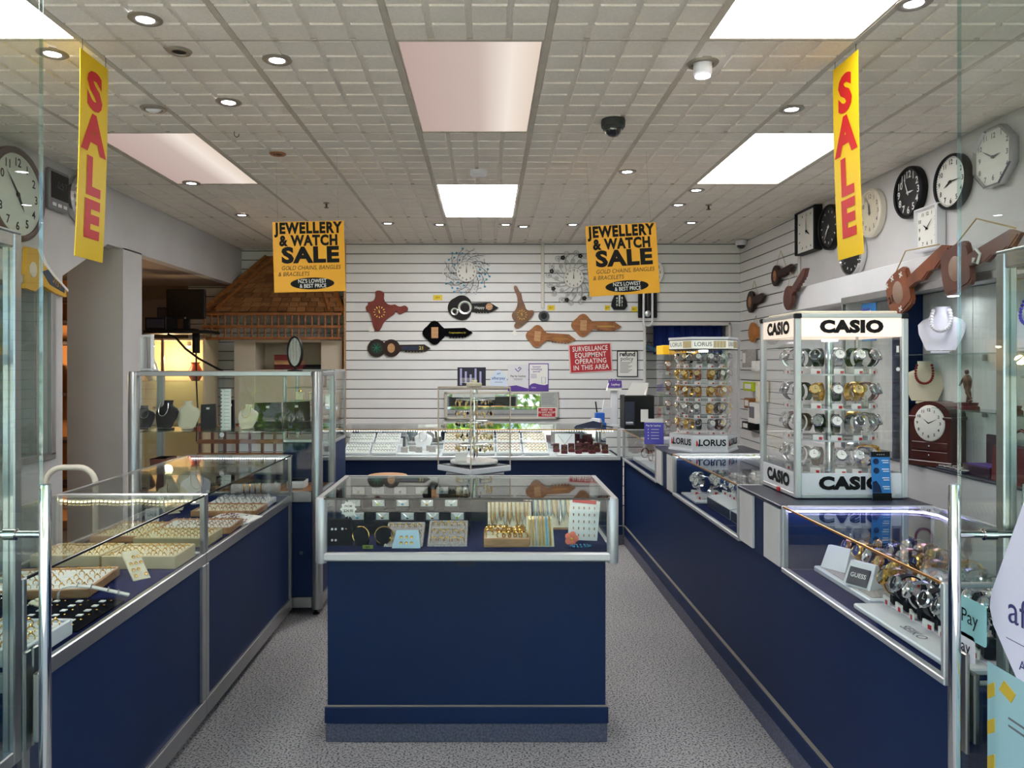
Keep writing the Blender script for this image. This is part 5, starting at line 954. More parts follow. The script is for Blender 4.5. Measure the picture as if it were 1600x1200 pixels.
# ---------------- large square watch case
CASX, CASY, CW, CD = 1.40, 3.165, .205, .185
t = thing('watch_cabinet', 'large square clear watch case with CASIO lettering on white bands', 'display case', (CASX, CASY, ZT))
LITP = pm('lit_band', (255,236,214), .5, emit=((1,.84,.72), .22)); CW2 = pm('band_white', (226,226,228), .35)
z1, zh0, zb1, zt = .714, .625, .100, .714
m = None
for sx in (-1, 1):
    for sy in (-1, 1): mk().cbox(sx*CW-.012,sx*CW+.012,sy*CD-.012,sy*CD+.012,.004,zt-.018,.004).build('corner_post', ALUP, t); mk().cbox(sx*CW-.0125,sx*CW+.0125,sy*CD-.0125,sy*CD+.0125,zt-.018,zt+.001,.003).build('corner_cap', BLACK, t)
for a in (-1, 1):
    mk().cbox(-CW+.012,CW-.012,a*CD-.008,a*CD+.008,.004,.020,.002).cbox(-CW+.012,CW-.012,a*CD-.008,a*CD+.008,zt-.016,zt-.001,.002).build('rail', ALUP, t); mk().cbox(a*CW-.008,a*CW+.008,-CD+.012,CD-.012,.004,.020,.002).cbox(a*CW-.008,a*CW+.008,-CD+.012,CD-.012,zt-.016,zt-.001,.002).build('rail', ALUP, t)
    mk().cbox(-CW+.012,CW-.012,a*CD-.005,a*CD+.005,.020,zb1,.001).build('white_band', CW2, t); mk().cbox(a*CW-.005,a*CW+.005,-CD+.012,CD-.012,.020,zb1,.001).build('white_band', CW2, t)
    mk().cbox(-CW+.012,CW-.012,a*CD-.005,a*CD+.005,zh0,zt-.016,.001).build('lit_header', LITP, t); mk().cbox(a*CW-.005,a*CW+.005,-CD+.012,CD-.012,zh0,zt-.016,.001).build('lit_header', LITP, t)
    mk().box(-CW+.012,CW-.012,a*CD-.002,a*CD+.002,zb1,zh0).build('pane', ACRYL, t); mk().box(a*CW-.002,a*CW+.002,-CD+.012,CD-.012,zb1,zh0).build('pane', ACRYL, t)
mk().prism([(-CW+.012,.02),(CW-.012,.02),(CW-.012,.03),(-CW+.012,.03)],-CD+.01,CD-.01).build('floor_plate', CW2, t); mk().lathe([(0,.024),(.018,.024),(.018,.62),(0,.62)],16).build('centre_column', SILV, t)
mk().cbox(-CW*.93,CW*.93,-CD*.9,CD*.9,zt,zt+.012,.004).build('top_cap', pm('cap_cream',(222,210,188),.5), t); mk().cbox(-CW*.97,CW*.97,-CD*.96,CD*.96,zt-.004,zt+.001,.001).build('top_plate', CW2, t)
mk().lathe([(0,zh0-.012),(.03,zh0-.012),(.03,zh0-.004),(0,zh0-.004)],16).build('inner_lamp', glow('inner_lamp', (1,.97,.95), 12), t)
mk().box(CW-.03,CW-.022,-CD-.004,-CD,zh0-.06,zh0-.035).lathe([(0,-.004),(.008,-.004)],8,T(CW-.026,-CD-.001,.5),'y').build('lock_plate', PAPER, t); mk().cbox(-CW-.016,-CW-.006,-CD*.1-.012,-CD*.1+.012,.004,.022,.002).build('red_catch', RTAG, t)
def casio(y, z, s, x=0):
    m = mk(); tm(m, 'CASIO', s, T(x, y, z), .065, wid=1.28, sp=1.07); return m
casio(-CD-.006, .662, .062, -.0).build('lettering', INK, t); casio(-CD-.006, .060, .064, 0).build('lettering', INK, t)
m = mk(); tm(m, 'CASIO', .064, T(0,0,0), .065, wid=1.22, sp=1.07)
for z_ in (.662, .060): o = m.build('lettering', INK, t, (-CW-.006, -.0, z_), (0,0,-pi/2))
TZ = (.092, .222, .345, .480); SHE = pm('shelf_edge_clear', (206,208,208), .3)
for z in TZ[:]: mk().lathe([(.0,z-.004),(.165,z-.004),(.168,z-.001),(.165,z),(0,z)],36).build('round_shelf', ACRYL, t); mk().lathe([(.1655,z-.005),(.1685,z-.005),(.1685,z+.001),(.1655,z+.001),(.1655,z-.005)],48).build('shelf_edge', SHE, t)
mixA = [['silver','dark grey','black','silver','black','black','navy','black','silver'],['dark grey','black','gold','black','gold','brown','red','red','gold'],['brown','brown','black','black','dark grey','silver','brown','brown','gold'],['silver','silver','brown','silver','silver','navy','gold','gold','silver']]
rowsn = ['lowest','second lowest','second highest','highest']; mixA = mixA[::-1]
rr = random.Random(4)
for q, z in enumerate(TZ):
    for k in range(10):
        a = RAD(-115+25.5*k+rr.uniform(-3,3)); st = mixA[q][(k*9)//10]
        dl = 'black' if st in ('black','dark grey') and rr.random()<.5 else rr.choice(['white','grey','white']) if st != 'gold' else 'gold'
        watch((CASX+sin(a)*.143, CASY-cos(a)*.143, ZT+z+.001), a, st, 'gold' if st=='gold' else 'silver', dl, f'{ORD[k]} from left on {rowsn[q]} shelf, square watch case', 'watches in the square watch case', s=1.36)
t = thing('leaflet', 'blue and black leaflet leaning on the front of the square watch case', 'leaflet', (CASX+.105, CASY-CD-.030, ZT), 0); mk().cbox(-.036,.036,-.001,.001,0,.185,.0005,T(0,0,0,RAD(-5))).build('leaflet_card', SKYB, t); mk().box(-.036,.036,-.003,-.001,.165,.185,T(0,0,0,RAD(-5))).build('black_band', INK, t); mk().box(-.036,.036,-.003,-.001,0,.028,T(0,0,0,RAD(-5))).build('black_band', INK, t)
m = mk()
for k in range(4): m.box(.004,.03,-.0025,-.001,.15-.033*k,.153-.033*k,T(0,0,0,RAD(-5))).box(.008,.03,-.0025,-.001,.142-.033*k,.145-.033*k,T(0,0,0,RAD(-5)))
tm(m,'- - - -',.014,T(0,.0,0)@T(0,0,0,RAD(-5))@T(0,-.003,.175),.02); m.build('lettering', INKW, t)
m = mk(); [m.lathe([(0,-.003),(.012,-.002)],10,T(0,0,0,RAD(-5))@T(-.018,0,.148-.035*k),'y') for k in range(2)]; m.prism([(-.034,.03),(.0,.03),(-.006,.055),(-.02,.075),(-.034,.07)],-.003,-.0015,T(0,0,0,RAD(-5))); m.build('leaflet_picture', NAVY, t)
# ---------------- many sided watch tower
LX, LY, LR = 1.325, 4.745, .205
t = thing('watch_tower', 'six sided clear rotating watch tower with LORUS bands at top and base', 'display case', (LX, LY, ZT), RAD(-3))
hexa = [(cos(pi/3*k)*LR, sin(pi/3*k)*LR) for k in range(6)]
def ngon(z0, z1, s=1.0):
    m = mk(); vs = [(x*s,y*s,z) for z in (z0,z1) for x,y in hexa]; return m.add(vs, [tuple(range(5,-1,-1)), tuple(range(6,12))]+[(k,(k+1)%6,(k+1)%6+6,k+6) for k in range(6)])
ngon(.012,.100).build('base_band', CW2, t); ngon(.0,.012,1.03).build('base_plate', WPLAS, t); ngon(.668,.682,1.03).build('top_cap', WPLAS, t); ngon(.612,.664).build('header_band', pm('lit_header_cool',(236,236,226),.4, emit=((1,.97,.88),.12)), t); ngon(.664,.668,1.02).build('cap_line', BLACK, t); ngon(.606,.612,1.02).build('header_line', BLACK, t)
for k in range(6):
    (x0_,y0_),(x1_,y1_) = hexa[k], hexa[(k+1)%6]; a = math.atan2(y1_-y0_, x1_-x0_); mk().box(.001,LR-.001,-.002,.002,.100,.606).build('pane', ACRYL, t, (x0_,y0_,0), (0,0,a)); mk().tube([(x0_,y0_,.10),(x0_,y0_,.606)],.0025,6).build('corner_strip', ACRYL, t)
for k in (3, 4, 5):
    (x0_,y0_),(x1_,y1_) = hexa[k], hexa[(k+1)%6]; a = math.atan2(y1_-y0_, x1_-x0_); m = mk(); tm(m, 'LORUS', .052, T(LR*.56,-.0015,.055), .03); tm(m, 'LORUS', .034, T(LR*.3,-.0015,.638), .0)
    m.build('lettering', INK, t, (x0_,y0_,0), (0,0,a)); mk().prism([(LR*.10,.035),(LR*.155,.04),(LR*.145,.062),(LR*.11,.072)],-.0025,-.001).build('red_mark', LRED, t, (x0_,y0_,0), (0,0,a)); mk().prism([(LR*.155,.035),(LR*.205,.035),(LR*.20,.055),(LR*.165,.05)],-.0025,-.001).build('blue_mark', NAVY, t, (x0_,y0_,0), (0,0,a))
    m = mk(); [m.box(LR*(.6+.09*q),LR*(.68+.09*q),-.0015,.0,.618,.658) for q in range(4)]; m.build('header_picture', pm('header_gold',(206,186,140),.4), t, (x0_,y0_,0), (0,0,a))
mk().lathe([(0,.1),(.016,.1),(.016,.6),(0,.6)],14).build('centre_column', ACRYL, t); mk().lathe([(0,.596),(.028,.596),(.028,.604),(0,.604)],16).build('inner_lamp', glow('tower_lamp',(1,.97,.9),18), t)
TL = (.104, .200, .300, .400, .500)
for z in TL[1:]: mk().lathe([(0,z-.003),(.165,z-.003),(.165,z),(0,z)],30).build('round_shelf', ACRYL, t); mk().lathe([(.1635,z-.004),(.166,z-.004),(.166,z+.001),(.1635,z+.001),(.1635,z-.004)],40).build('shelf_edge', SHE, t)
mixB = [['gold','gold','black','silver','brown','red','red','black'],['silver','silver','silver','gold','brown','gold','silver','black'],['gold','gold','gold','gold','gold','gold','gold','gold'],['gold','gold','rose gold','gold','silver','dark grey','silver','black'],['silver']*8]
for q, z in enumerate(TL):
    for k in range(9):
        a = RAD(-112+28*k+rr.uniform(-3,3)); st = mixB[q][(k*8)//9]
        watch((LX+sin(a)*.132, LY-cos(a)*.132, ZT+z+.001), a, st, st if st in ('gold','rose gold') else 'silver', rr.choice(['white','gold']) if st != 'black' else 'black', f'{ORD[k]} from left, {["lowest","fourth","third","second","top"][q]} tier of six sided tower', 'watches in the six sided tower', s=1.2)
# ---------------- yellow topped case behind
YX, YY = 1.275, 5.16
t = thing('watch_cabinet', 'clear watch case with yellow top band half behind the six sided tower', 'display case', (YX, YY, ZT)); mk().cbox(-.125,.125,-.10,.10,.585,.645,.003).build('yellow_band', pm('band_yellow',(252,190,10),.4, emit=((1,.62,.02),.08)), t); mk().cbox(-.125,.125,-.10,.10,0,.03,.003).build('base_plate', WPLAS, t)
for s_ in (-1,1): mk().box(-.124,.124,s_*.098-.002,s_*.098+.002,.03,.585).build('pane', ACRYL, t); mk().box(s_*.123-.002,s_*.123+.002,-.096,.096,.03,.585).build('pane', ACRYL, t)
m = mk(); tm(m,'CITIZEN',.045,T(.03,-.1015,.615),.03); m.build('lettering', pm('citizen_ink',(90,70,20),.5), t)
for q in range(4):
    z = .06+.13*q; mk().cbox(-.12,.12,-.09,.09,z-.004,z,.001).build('glass_shelf', ACRYL, t)
    for k in range(2): watch((YX-.075+.075*k, YY-.03, ZT+z+.001), RAD(-10+20*k), 'rose gold' if q > 1 else 'silver', 'rose gold', 'white', f'{"left" if k==0 else "right"} one, {["lowest","third","second","top"][q]} shelf, yellow topped case', 'watches in the yellow topped case', s=1.25)
# ---------------- trays
RINGM = {}
def ring_mesh():
    m = mk(); m.tube([(cos(q*pi/5)*.0085, 0, .004+sin(q*pi/5)*.0085) for q in range(10)], .0016, 4, closed=True); m.lathe([(0,-.002),(.003,-.001),(.0036,.001),(0,.003)], 6, T(0,0,.0145)); return m
RG = ring_mesh()
def tray(label, loc, rz, w, d, h, fm, pad, nx, ny, rmat, tilt=0, indiv=False, group=None, s=1.0, name='ring_tray', scat=.002):
    t = thing(name, label, 'tray', loc, rot=(tilt, 0, rz), group=group); e = .010
    mk().cbox(-w/2,w/2,-d/2,-d/2+e,0,h,.003).cbox(-w/2,w/2,d/2-e,d/2,0,h,.003).cbox(-w/2,-w/2+e,-d/2+e,d/2-e,0,h,.003).cbox(w/2-e,w/2,-d/2+e,d/2-e,0,h,.003).cbox(-w/2+e,w/2-e,-d/2+e,d/2-e,0,.006,.001).build('tray_frame', fm, t)
    mm = mk(); mm.box(-w/2+e,w/2-e,-d/2+e,d/2-e,.006,h*.62)
    for j in range(ny):
        y = -d/2+e+(d-2*e)*(j+.5)/ny; hw = (d-2*e)/ny*.40; mm.cbox(-w/2+e,w/2-e,y-hw,y+hw,h*.6,h*.86,.003)
    mm.build('ring_pad', pad, t)
    allm = mk(); first = None; r2 = random.Random(int(abs(loc[0])*1000+abs(loc[1])*77))
    for j in range(ny):
        for i in range(nx):
            if r2.random() < .08: continue
            x = -w/2+e+(w-2*e)*(i+.5)/nx+r2.uniform(-scat,scat); y = -d/2+e+(d-2*e)*(j+.5)/ny; z = h*.84; a = r2.uniform(-.25,.25)
            if indiv:
                if first is None: first = RG.build('ring', rmat, t, (x,y,z), (0,0,a)); first.scale = (s,s,s)
                else: o = bpy.data.objects.new('ring', first.data); COL.objects.link(o); o.location = (x,y,z); o.rotation_euler = (0,0,a); o.scale = (s,s,s); reg(o, t)
            else: allm.add(RG.v, RG.f, T(x,y,z,0,0,a,s), True)
    if not indiv: o = allm.build('ring_rows', rmat, t); o['kind'] = 'stuff'
    return t
ZL = .7015
tray('white ring tray at the near end of the left counter beside the chrome handle', (-1.285, 2.03, ZL), RAD(0), .27, .24, .045, WPLAS, WPAD, 7, 4, GOLD, indiv=True, s=1.3)
tray('brown wooden ring tray with gold rings in the near left counter', (-1.47, 2.60, ZL), RAD(6), .36, .28, .032, WOODL, WPAD, 10, 5, GOLD, indiv=True, s=1.05)
tray('large cream ring tray at the front corner of the near left counter', (-1.275, 2.93, ZL), 0, .27, .20, .05, CREAM, CPAD, 9, 5, GOLD, indiv=True, s=.95)
tray('cream ring tray behind the large cream tray in the near left counter', (-1.56, 2.96, ZL), 0, .26, .20, .045, CREAM, CPAD, 9, 5, GOLD, s=.95)
tray('dark ring tray with rows of silver rings at the back of the near left counter', (-1.57, 2.27, ZL), 0, .25, .28, .03, VELVET, VELVET, 9, 7, SILV, s=1.1)
tray('cream ring tray just past the divider in the far left counter', (-1.30, 3.27, ZL), 0, .30, .20, .04, CREAM, CPAD, 10, 5, GOLD, s=.9)
tray('wooden tray of white ring pads in the far left counter', (-1.30, 3.52, ZL), RAD(3), .32, .22, .03, WOODL, WPAD, 10, 5, ROSE, s=.9)
tray('wooden tray with sparse rings beyond the white card in the far left counter', (-1.30, 3.92, ZL), 0, .32, .22, .03, WOODL, CPAD, 8, 4, ROSE)
tray('wooden tray at the back wall side of the far left counter', (-1.56, 3.40, ZL), 0, .22, .30, .03, WOODL, CPAD, 7, 6, GOLD)
tray('white bracelet tray at the far end of the far left counter', (-1.30, 4.14, ZL), 0, .30, .18, .03, WPLAS, WPAD, 6, 3, SILV, s=1.6)
t = thing('velvet_pad', 'black velvet pad with rows of studs on white squares in the left counter', 'pad', (-1.30, 2.32, ZL)); mk().cbox(-.155,.155,-.155,.13,0,.006,.002).build('pad_base', VELVET, t); m = mk(); g = mk()
for j in range(6):
    for i in range(8):
        if i % 2 == 0: m.box(-.13+.036*i,-.114+.036*i,-.125+.045*j,-.109+.045*j,.006,.0085)
        else: g.lathe([(.004,.006),(.004,.010),(0,.012)],6,T(-.13+.036*i,-.118+.045*j,0))
o = m.build('stud_cards', PAPER, t); o['kind'] = 'stuff'; o = g.build('gold_studs', GOLD, t); o['kind'] = 'stuff'
t = thing('earring_card', 'cream card of gold earrings leaning on the large cream ring tray', 'card', (-1.20, 2.70, ZL), rot=(RAD(-48), 0, RAD(50))); mk().cbox(-.030,.030,0,.012,0,.13,.003).build('card_board', CPAD, t); m = mk(); [m.lathe([(0,-.005),(.006,-.003),(.005,0)],8,T(-.018+.018*(q%3),0,.02+.026*(q//3)),'y') for q in range(12) if q % 4 != 1]; o = m.build('earring_studs', GOLD, t); o['kind'] = 'stuff'
t = thing('bracelet_ramp', 'white curved bracelet ramp in the near left counter', 'ramp', (-1.26, 2.47, ZL), RAD(12)); pts = [(-.10,0,.004),(-.098,0,.03),(-.085,0,.045),(-.06,0,.05),(.0,0,.042),(.11,0,.010)]
m = mk()
for a, b in zip(pts, pts[1:]): m.add([(a[0],-.012,a[2]),(b[0],-.012,b[2]),(b[0],.012,b[2]),(a[0],.012,a[2]),(a[0],-.012,a[2]-.004),(b[0],-.012,b[2]-.004),(b[0],.012,b[2]-.004),(a[0],.012,a[2]-.004)],[(0,1,2,3),(4,7,6,5),(0,4,5,1),(2,6,7,3)])
m.build('ramp_strip', WPAD, t); m = mk(); [m.tube([(x,-.014,z-.002),(x,0,z+.006),(x,.014,z-.002)],.002,5) for x, z in ((-.04,.05),(0,.043),(.05,.031),(.08,.02))]; o = m.build('fine_bracelets', SILV, t); o['kind'] = 'stuff'
t = thing('earring_card', 'two small cream cards folded on the black velvet pad', 'card', (-1.385, 2.395, ZL+.007), RAD(-30)); mk().cbox(-.03,.03,-.018,.018,0,.006,.001).cbox(-.025,.02,.0,.03,.006,.014,.001).build('card_board', CPAD, t)
t = thing('earring_card', 'white card with rust coloured earrings in the far left counter', 'card', (-1.22, 3.72, ZL+.004), rot=(RAD(9), 0, RAD(-28))); mk().cbox(-.12,.12,-.075,.075,0,.006,.001).build('card_board', INKW, t); m = mk(); rr = random.Random(8)
for q in range(18): m.lathe([(0,.006),(.005,.008),(0,.012)],6,T(rr.uniform(-.1,.1),rr.uniform(-.05,.05),0)).tube([(0,0,0),(.001,.012,0)],.002,4,M=T(rr.uniform(-.1,.1),rr.uniform(-.05,.05),.009))
o = m.build('rust_earrings', pm('rust_beads',(150,60,50),.4), t); o['kind'] = 'stuff'
t = thing('bangle_roll', 'grey roll with dark blue end holding gold bangles in the far left counter', 'bangle roll', (-1.28, 4.29, ZL), RAD(8)); mk().tube([(-.13,0,.06),(.13,0,.06)],.03,20).cbox(-.05,.05,-.025,.025,0,.035,.004).build('roll', GREYP, t); mk().lathe([(0,-.133),(.028,-.133),(.030,-.129)],20,T(0,0,.06),'x').build('roll_end', NAVY, t)
for k in range(4): mk().lathe([(.031,-.004),(.035,0),(.031,.004),(.031,-.004)],24,T(-.06+.03*k,0,.06),'x').build('bangle', GOLD, t)
bust('small white necklace bust at the back of the far left counter', (-1.56, 4.16, ZL), RAD(30), WB, .62, SILV); bust('second small white necklace bust in the far left counter, nearer', (-1.58, 3.90, ZL), RAD(35), CB, .6, GOLD)
t = thing('price_block', 'white price block standing near the bangle roll', 'block', (-1.40, 4.02, ZL), RAD(20)); t.location = (-1.60, 3.70, ZL); mk().cbox(-.03,.03,-.02,.02,0,.06,.003).build('block_body', WPLAS, t); m = mk(); tm(m,'SALE',.02,T(0,-.0205,.035),.02); m.build('lettering', INKG, t)
# ---------------- island case contents
ZI = .7475
t = thing('display_riser', 'three black velvet steps for pendant boxes in the island case', 'riser', (-.36, 3.36, ZI)); 
for k, (a, b, h_) in enumerate(((-.155,-.055,.035),(-.055,.035,.075),(.035,.105,.115))): mk().cbox(-.245,.29,a,b,0,h_,.003).build('step', VELVET, t)
pb = None
lbs = {0:'front',1:'middle',2:'back'}
for row, (Y, zz, xs) in enumerate(((3.255, .035, (-.545,-.44,-.335,-.23,-.125)),(3.345, .075, (-.575,-.47,-.365,-.26,-.155,-.105+.0)),(3.43, .115, (-.57,-.485,-.385,-.29,-.2,-.11)))):
    for k, x in enumerate(xs):
        if row == 1 and k == 5: continue
        if pb is None:
            pb = thing('pendant_box', '', 'jewellery box', (x, Y, ZI+zz)); mk().cbox(-.032,.032,-.012,.012,0,.016,.002).cbox(-.032,.032,.008,.013,.0,.048,.002).cbox(-.032,-.029,-.008,.009,.014,.048,.001).cbox(.029,.032,-.008,.009,.014,.048,.001).build('box_shell', BRUST, pb)
            mk().cbox(-.027,.027,.002,.008,.014,.045,.001).build('white_insert', PAPER, pb); mk().tube([(-.018,.001,.042),(0,-.001,.026),(.018,.001,.042)],.001,4).build('fine_chain', SILV, pb); mk().lathe([(0,-.003),(.006,-.001),(.005,.002)],10,T(0,.0,.025),'y').build('pendant', GEMB, pb); b = pb
        else: b = dup(pb, (x, Y, ZI+zz), mats={'pendant': (GEMB, ROSE, GOLD, GTAG, SILV)[(k*2+row)%5]})
        b['label'] = f'open black pendant box, {ORD[k]} from left, {lbs[row]} row, island case'; b['group'] = 'pendant boxes in the island case'
t = thing('earring_block', 'black earring block with pearl stud pairs at the left end of island case', 'earring block', (-.575, 3.02, ZI)); mk().prism([(-.05,0),(.05,0),(.045,.10),(-.045,.10)],-.012,.02).build('block_body', VELVET, t)
for k, (x, z) in enumerate(((-.026,.065),(-.012,.065),(.014,.066),(.028,.066),(-.026,.022),(-.012,.022))): mk().lathe([(0,-.012),(.004,-.010),(.005,-.006),(.003,0)],10,T(x,-.010,z),'y').build('pearl_stud', MATS['pearl'] if k != 3 else ROSE, t)
t = thing('star_price_ticket', 'white star shaped handwritten price ticket in the left of the island case', 'price ticket', (-.545, 3.045, ZI+.135)); P = [(cos(q*pi/10)*(.033 if q%2==0 else .026), sin(q*pi/10)*(.033 if q%2==0 else .026)) for q in range(20)]
mk().prism(P,-.003,0).box(-.002,.002,0,.003,-.135+.0,0).build('star_card', PAPER, t); m = mk(); tm(m,'FROM',.011,T(0,-.004,.012),.02); tm(m,'$24.90',.014,T(0,-.004,-.006),.02); m.build('lettering', INK, t)
for k, (x, lb) in enumerate(((-.49,'left'),(-.405,'right'))):
    t = thing('bangle_stand', 'black domed bangle stand with gold bangle, the '+lb+' one in the island case', 'bangle stand', (x, 3.03, ZI), RAD(-12+24*k)); mk().lathe([(.028,0),(.030,.05),(.022,.068),(0,.074)],20).build('dome', VELVET, t); mk().tube([(cos(q*pi/10)*.034, -.012, .038+sin(q*pi/10)*.034) for q in range(20)], .0028, 6, closed=True).build('bangle', GOLD, t)
    if k: mk().tube([(cos(q*pi/10)*.036, -.022, .040+sin(q*pi/10)*.033) for q in range(20)], .0018, 6, closed=True).build('bangle', GOLD, t)
def slope_tray(label, x, Y, z, w, d, h, fm, pm_, nx, ny, rm, tilt=22, s=1.0): return tray(label, (x, Y, z), 0, w, d, h, fm, pm_, nx, ny, rm, tilt=RAD(tilt), s=s, name='ring_tray')
slope_tray('grey sparkly tray with gold pieces left of centre in the island case', -.325, 3.07, ZI+.018, .15, .16, .018, GREYP, GREYP, 5, 3, GOLD, 24, 1.2); slope_tray('grey sparkly tray with gold rings in the middle of the island case', -.155, 3.08, ZI+.02, .155, .17, .018, GREYP, GREYP, 5, 3, GOLD, 24, 1.3)
tray('wooden tray with chunky gold dress rings in the island case', (.075, 3.04, ZI+.004), 0, .175, .12, .038, WOODL, CPAD, 7, 3, GOLD, tilt=RAD(6), s=1.9)
t = thing('earring_card', 'pale blue earring card in front of the left grey tray', 'card', (-.31, 2.965, ZI), rot=(RAD(-25),0,0)); mk().prism([(-.055,0),(.055,0),(.045,.07),(-.04,.07)],0,.003).build('card_board', pm('card_blue',(178,206,222),.6), t); m = mk(); [m.lathe([(0,-.004),(.006,-.003),(.004,0)],8,T(-.02+.02*(q%3),0,.02+.022*(q//3)),'y') for q in range(6)]; o = m.build('earring_studs', GOLD, t); o['kind'] = 'stuff'
def chains(label, x, Y, z, w, h, tilt, fm, pm_, mats, n=7, name='chain_board', sh=.8):
    t = thing(name, label, 'display board', (x, Y, z), rot=(RAD(-tilt),0,0)); mk().cbox(-w/2,w/2,0,.014,0,h,.002).build('board_frame', fm, t); mk().cbox(-w/2+.008,w/2-.008,-.003,0,.008,h-.008,.001).build('board_pad', pm_, t)
    for q, mt_ in enumerate(mats):
        m = mk()
        for k in range(n):
            if k % len(mats) != q: continue
            xx = -w/2+.02+(w-.04)*(k+.5)/n; L = h*sh*(1-.15*(k%3)); m.tube([(xx-.008,-.006,h*.92),(xx-.006,-.008,h*.92-L*.7),(xx,-.008,h*.92-L),(xx+.006,-.008,h*.92-L*.7),(xx+.008,-.006,h*.92)],.0018 if q else .0028,5)
        o = m.build('chain_rows', mt_, t); o['kind'] = 'stuff'
    return t
chains('cream board of gold chains behind the dress ring tray in the island case', .095, 3.22, ZI, .20, .15, 35, BRUST, CPAD, [GOLD, SILV], 9)
chains('wood framed cream board of gem bracelets at the right back of the island case', .27, 3.30, ZI, .22, .15, 35, WOODL, CPAD, [SILV, GEMB, GOLD], 9)
t = thing('bracelet_block', 'pale sloping block of gold bracelets right of the dress rings', 'bracelet block', (.205, 3.02, ZI)); mk().add([(-.055,-.03,0),(.055,-.03,0),(.055,.07,0),(-.055,.07,0),(-.05,.01,.10),(.05,.01,.10),(.05,.06,.10),(-.05,.06,.10)],[(0,3,2,1),(4,5,6,7),(0,1,5,4),(1,2,6,5),(2,3,7,6),(3,0,4,7)]).build('block_body', CPAD, t)
for k in range(7): mk().tube([(-.042+.014*k,-.036,.006),(-.040+.0135*k,-.014,.05),(-.038+.0128*k,.004,.098),(-.038+.0128*k,.03,.104)],.0034,6).build('bracelet', (GOLD,GOLD,SILV,GOLD,GOLD,GEMB,GOLD)[k], t)
t = thing('earring_card', 'tall white card of rose gold earrings with red top in the island case', 'card', (.385, 3.10, ZI), rot=(RAD(-16),0,RAD(-10))); mk().prism([(-.062,0),(.055,0),(.066,.155),(-.055,.165)],0,.004).build('card_board', INKW, t); mk().prism([(-.045,.150),(.050,.143),(.052,.158),(-.045,.166)],-.002,0).build('red_strip', LRED, t)
m = mk(); [m.tube([(-.04+.021*i,-.003,.132-.027*j),(-.04+.021*i,-.006,.122-.027*j)],.0022,5) for i in range(5) for j in range(5)]; o = m.build('hanging_earrings', ROSE, t); o['kind'] = 'stuff'
t = thing('flower_ornament', 'orange pink flower hair ornament near the tall white earring card', 'ornament', (.325, 3.01, ZI), RAD(10)); m = mk()
for q in range(5): m.lathe([(0,0),(.011,.002),(.013,.006),(.006,.009),(0,.008)],10,T(cos(q*1.257)*.016,-.006,.028+sin(q*1.257)*.016,RAD(75),0,0),'z')
m.build('petal_ring', pm('petal_orange',(236,120,90),.5), t); mk().lathe([(0,-.018),(.005,-.014),(.004,-.006)],8,T(0,0,.028),'y').build('flower_centre', YTAG, t); mk().tube([(0,0,.026),(0,.004,0)],.003,5).build('hair_clip', BLACK, t)
t = thing('bead_bracelet', 'blue and silver bead bracelet lying under the orange flower', 'bracelet', (.36, 2.975, ZI)); m = mk(); [m.lathe([(0,-.006),(.006,0),(0,.006)],8,T(cos(q*pi/8)*.038,sin(q*pi/8)*.016,.007)) for q in range(16)]; o = m.build('bead_loop', pm('bead_blue',(40,110,150),.2,.2), t); o['kind'] = 'stuff'; t['category'] = 'bracelet'
t = thing('price_ticket', 'small green price strip between the black bangle stands', 'price ticket', (-.455, 2.955, ZI)); mk().cbox(-.02,.02,-.002,.002,0,.014,.001).build('ticket_card', pm('ticket_green',(120,140,40),.6), t); m = mk(); tm(m,'$59',.010,T(0,-.0025,.007),.02); m.build('lettering', INK, t)
# ---------------- back counter contents
ZB = .7125
def wtray(lb, x, Y, z, w, d, nx, ny, rm, s=1.2): return tray(lb, (x, Y, z), 0, w, d, .022, WPLAS, INKW, nx, ny, rm, tilt=RAD(24), s=s)
for k, x in enumerate((-1.06,-.84)):
    p_ = ('left','right')[k]; wtray(f'white sloping ring tray, lower {p_} one, left end of back counter', x, 6.37, ZB+.035, .205, .16, 8, 3, SILV); wtray(f'white sloping ring tray, upper {p_} one, left end of back counter', x, 6.60, ZB+.10, .205, .16, 8, 3, SILV)
for k, x in enumerate((-.26,-.04,.18,.40)):
    wtray(f'white gem ring tray, {ORD[k]} from left in the lower row of the back counter', x, 6.37, ZB+.035, .205, .16, 6, 3, GOLD if k%2 else ROSE, 1.5); wtray(f'white gem ring tray, {ORD[k]} from left in the upper row of the back counter', x, 6.60, ZB+.10, .205, .16, 6, 3, GOLD, 1.5)
for a, b, lb in ((-1.17,-.73,'white stepped riser under the upper ring trays at the left of the back counter'),(-.37,.51,'long white stepped riser under the upper gem ring trays of the back counter')):
    t = thing('display_riser', lb, 'riser', ((a+b)/2, 6.62, ZB)); mk().cbox((a-b)/2,(b-a)/2,-.05,.10,0,.055,.003).cbox((a-b)/2,(b-a)/2,.04,.12,.055,.10,.003).build('step', WPLAS, t)
t = thing('display_tray', 'white tray of grey framed jewellery sets in the middle of the back counter', 'tray', (-.56, 6.42, ZB)); mk().cbox(-.17,.17,-.14,.10,0,.018,.006).build('tray_board', WPLAS, t)
for k, (x, y) in enumerate(((-.12,-.06),(.0,-.06),(.11,-.04),(-.06,.02),(.08,.05))): b = mk().cbox(-.028,.028,-.006,.006,0,.045,.002).build('small_stand', GREYP, t, (x,y,.019), (RAD(-15),0,0)); mk().tube([(-.015,-.009,.038),(0,-.010,.015),(.015,-.009,.038)],.0018,5).build('fine_chain', SILV, b)
bust('white necklace bust with fine chain in the middle of the back counter', (-.55, 6.66, ZB), 0, WPLAS, .62, SILV)
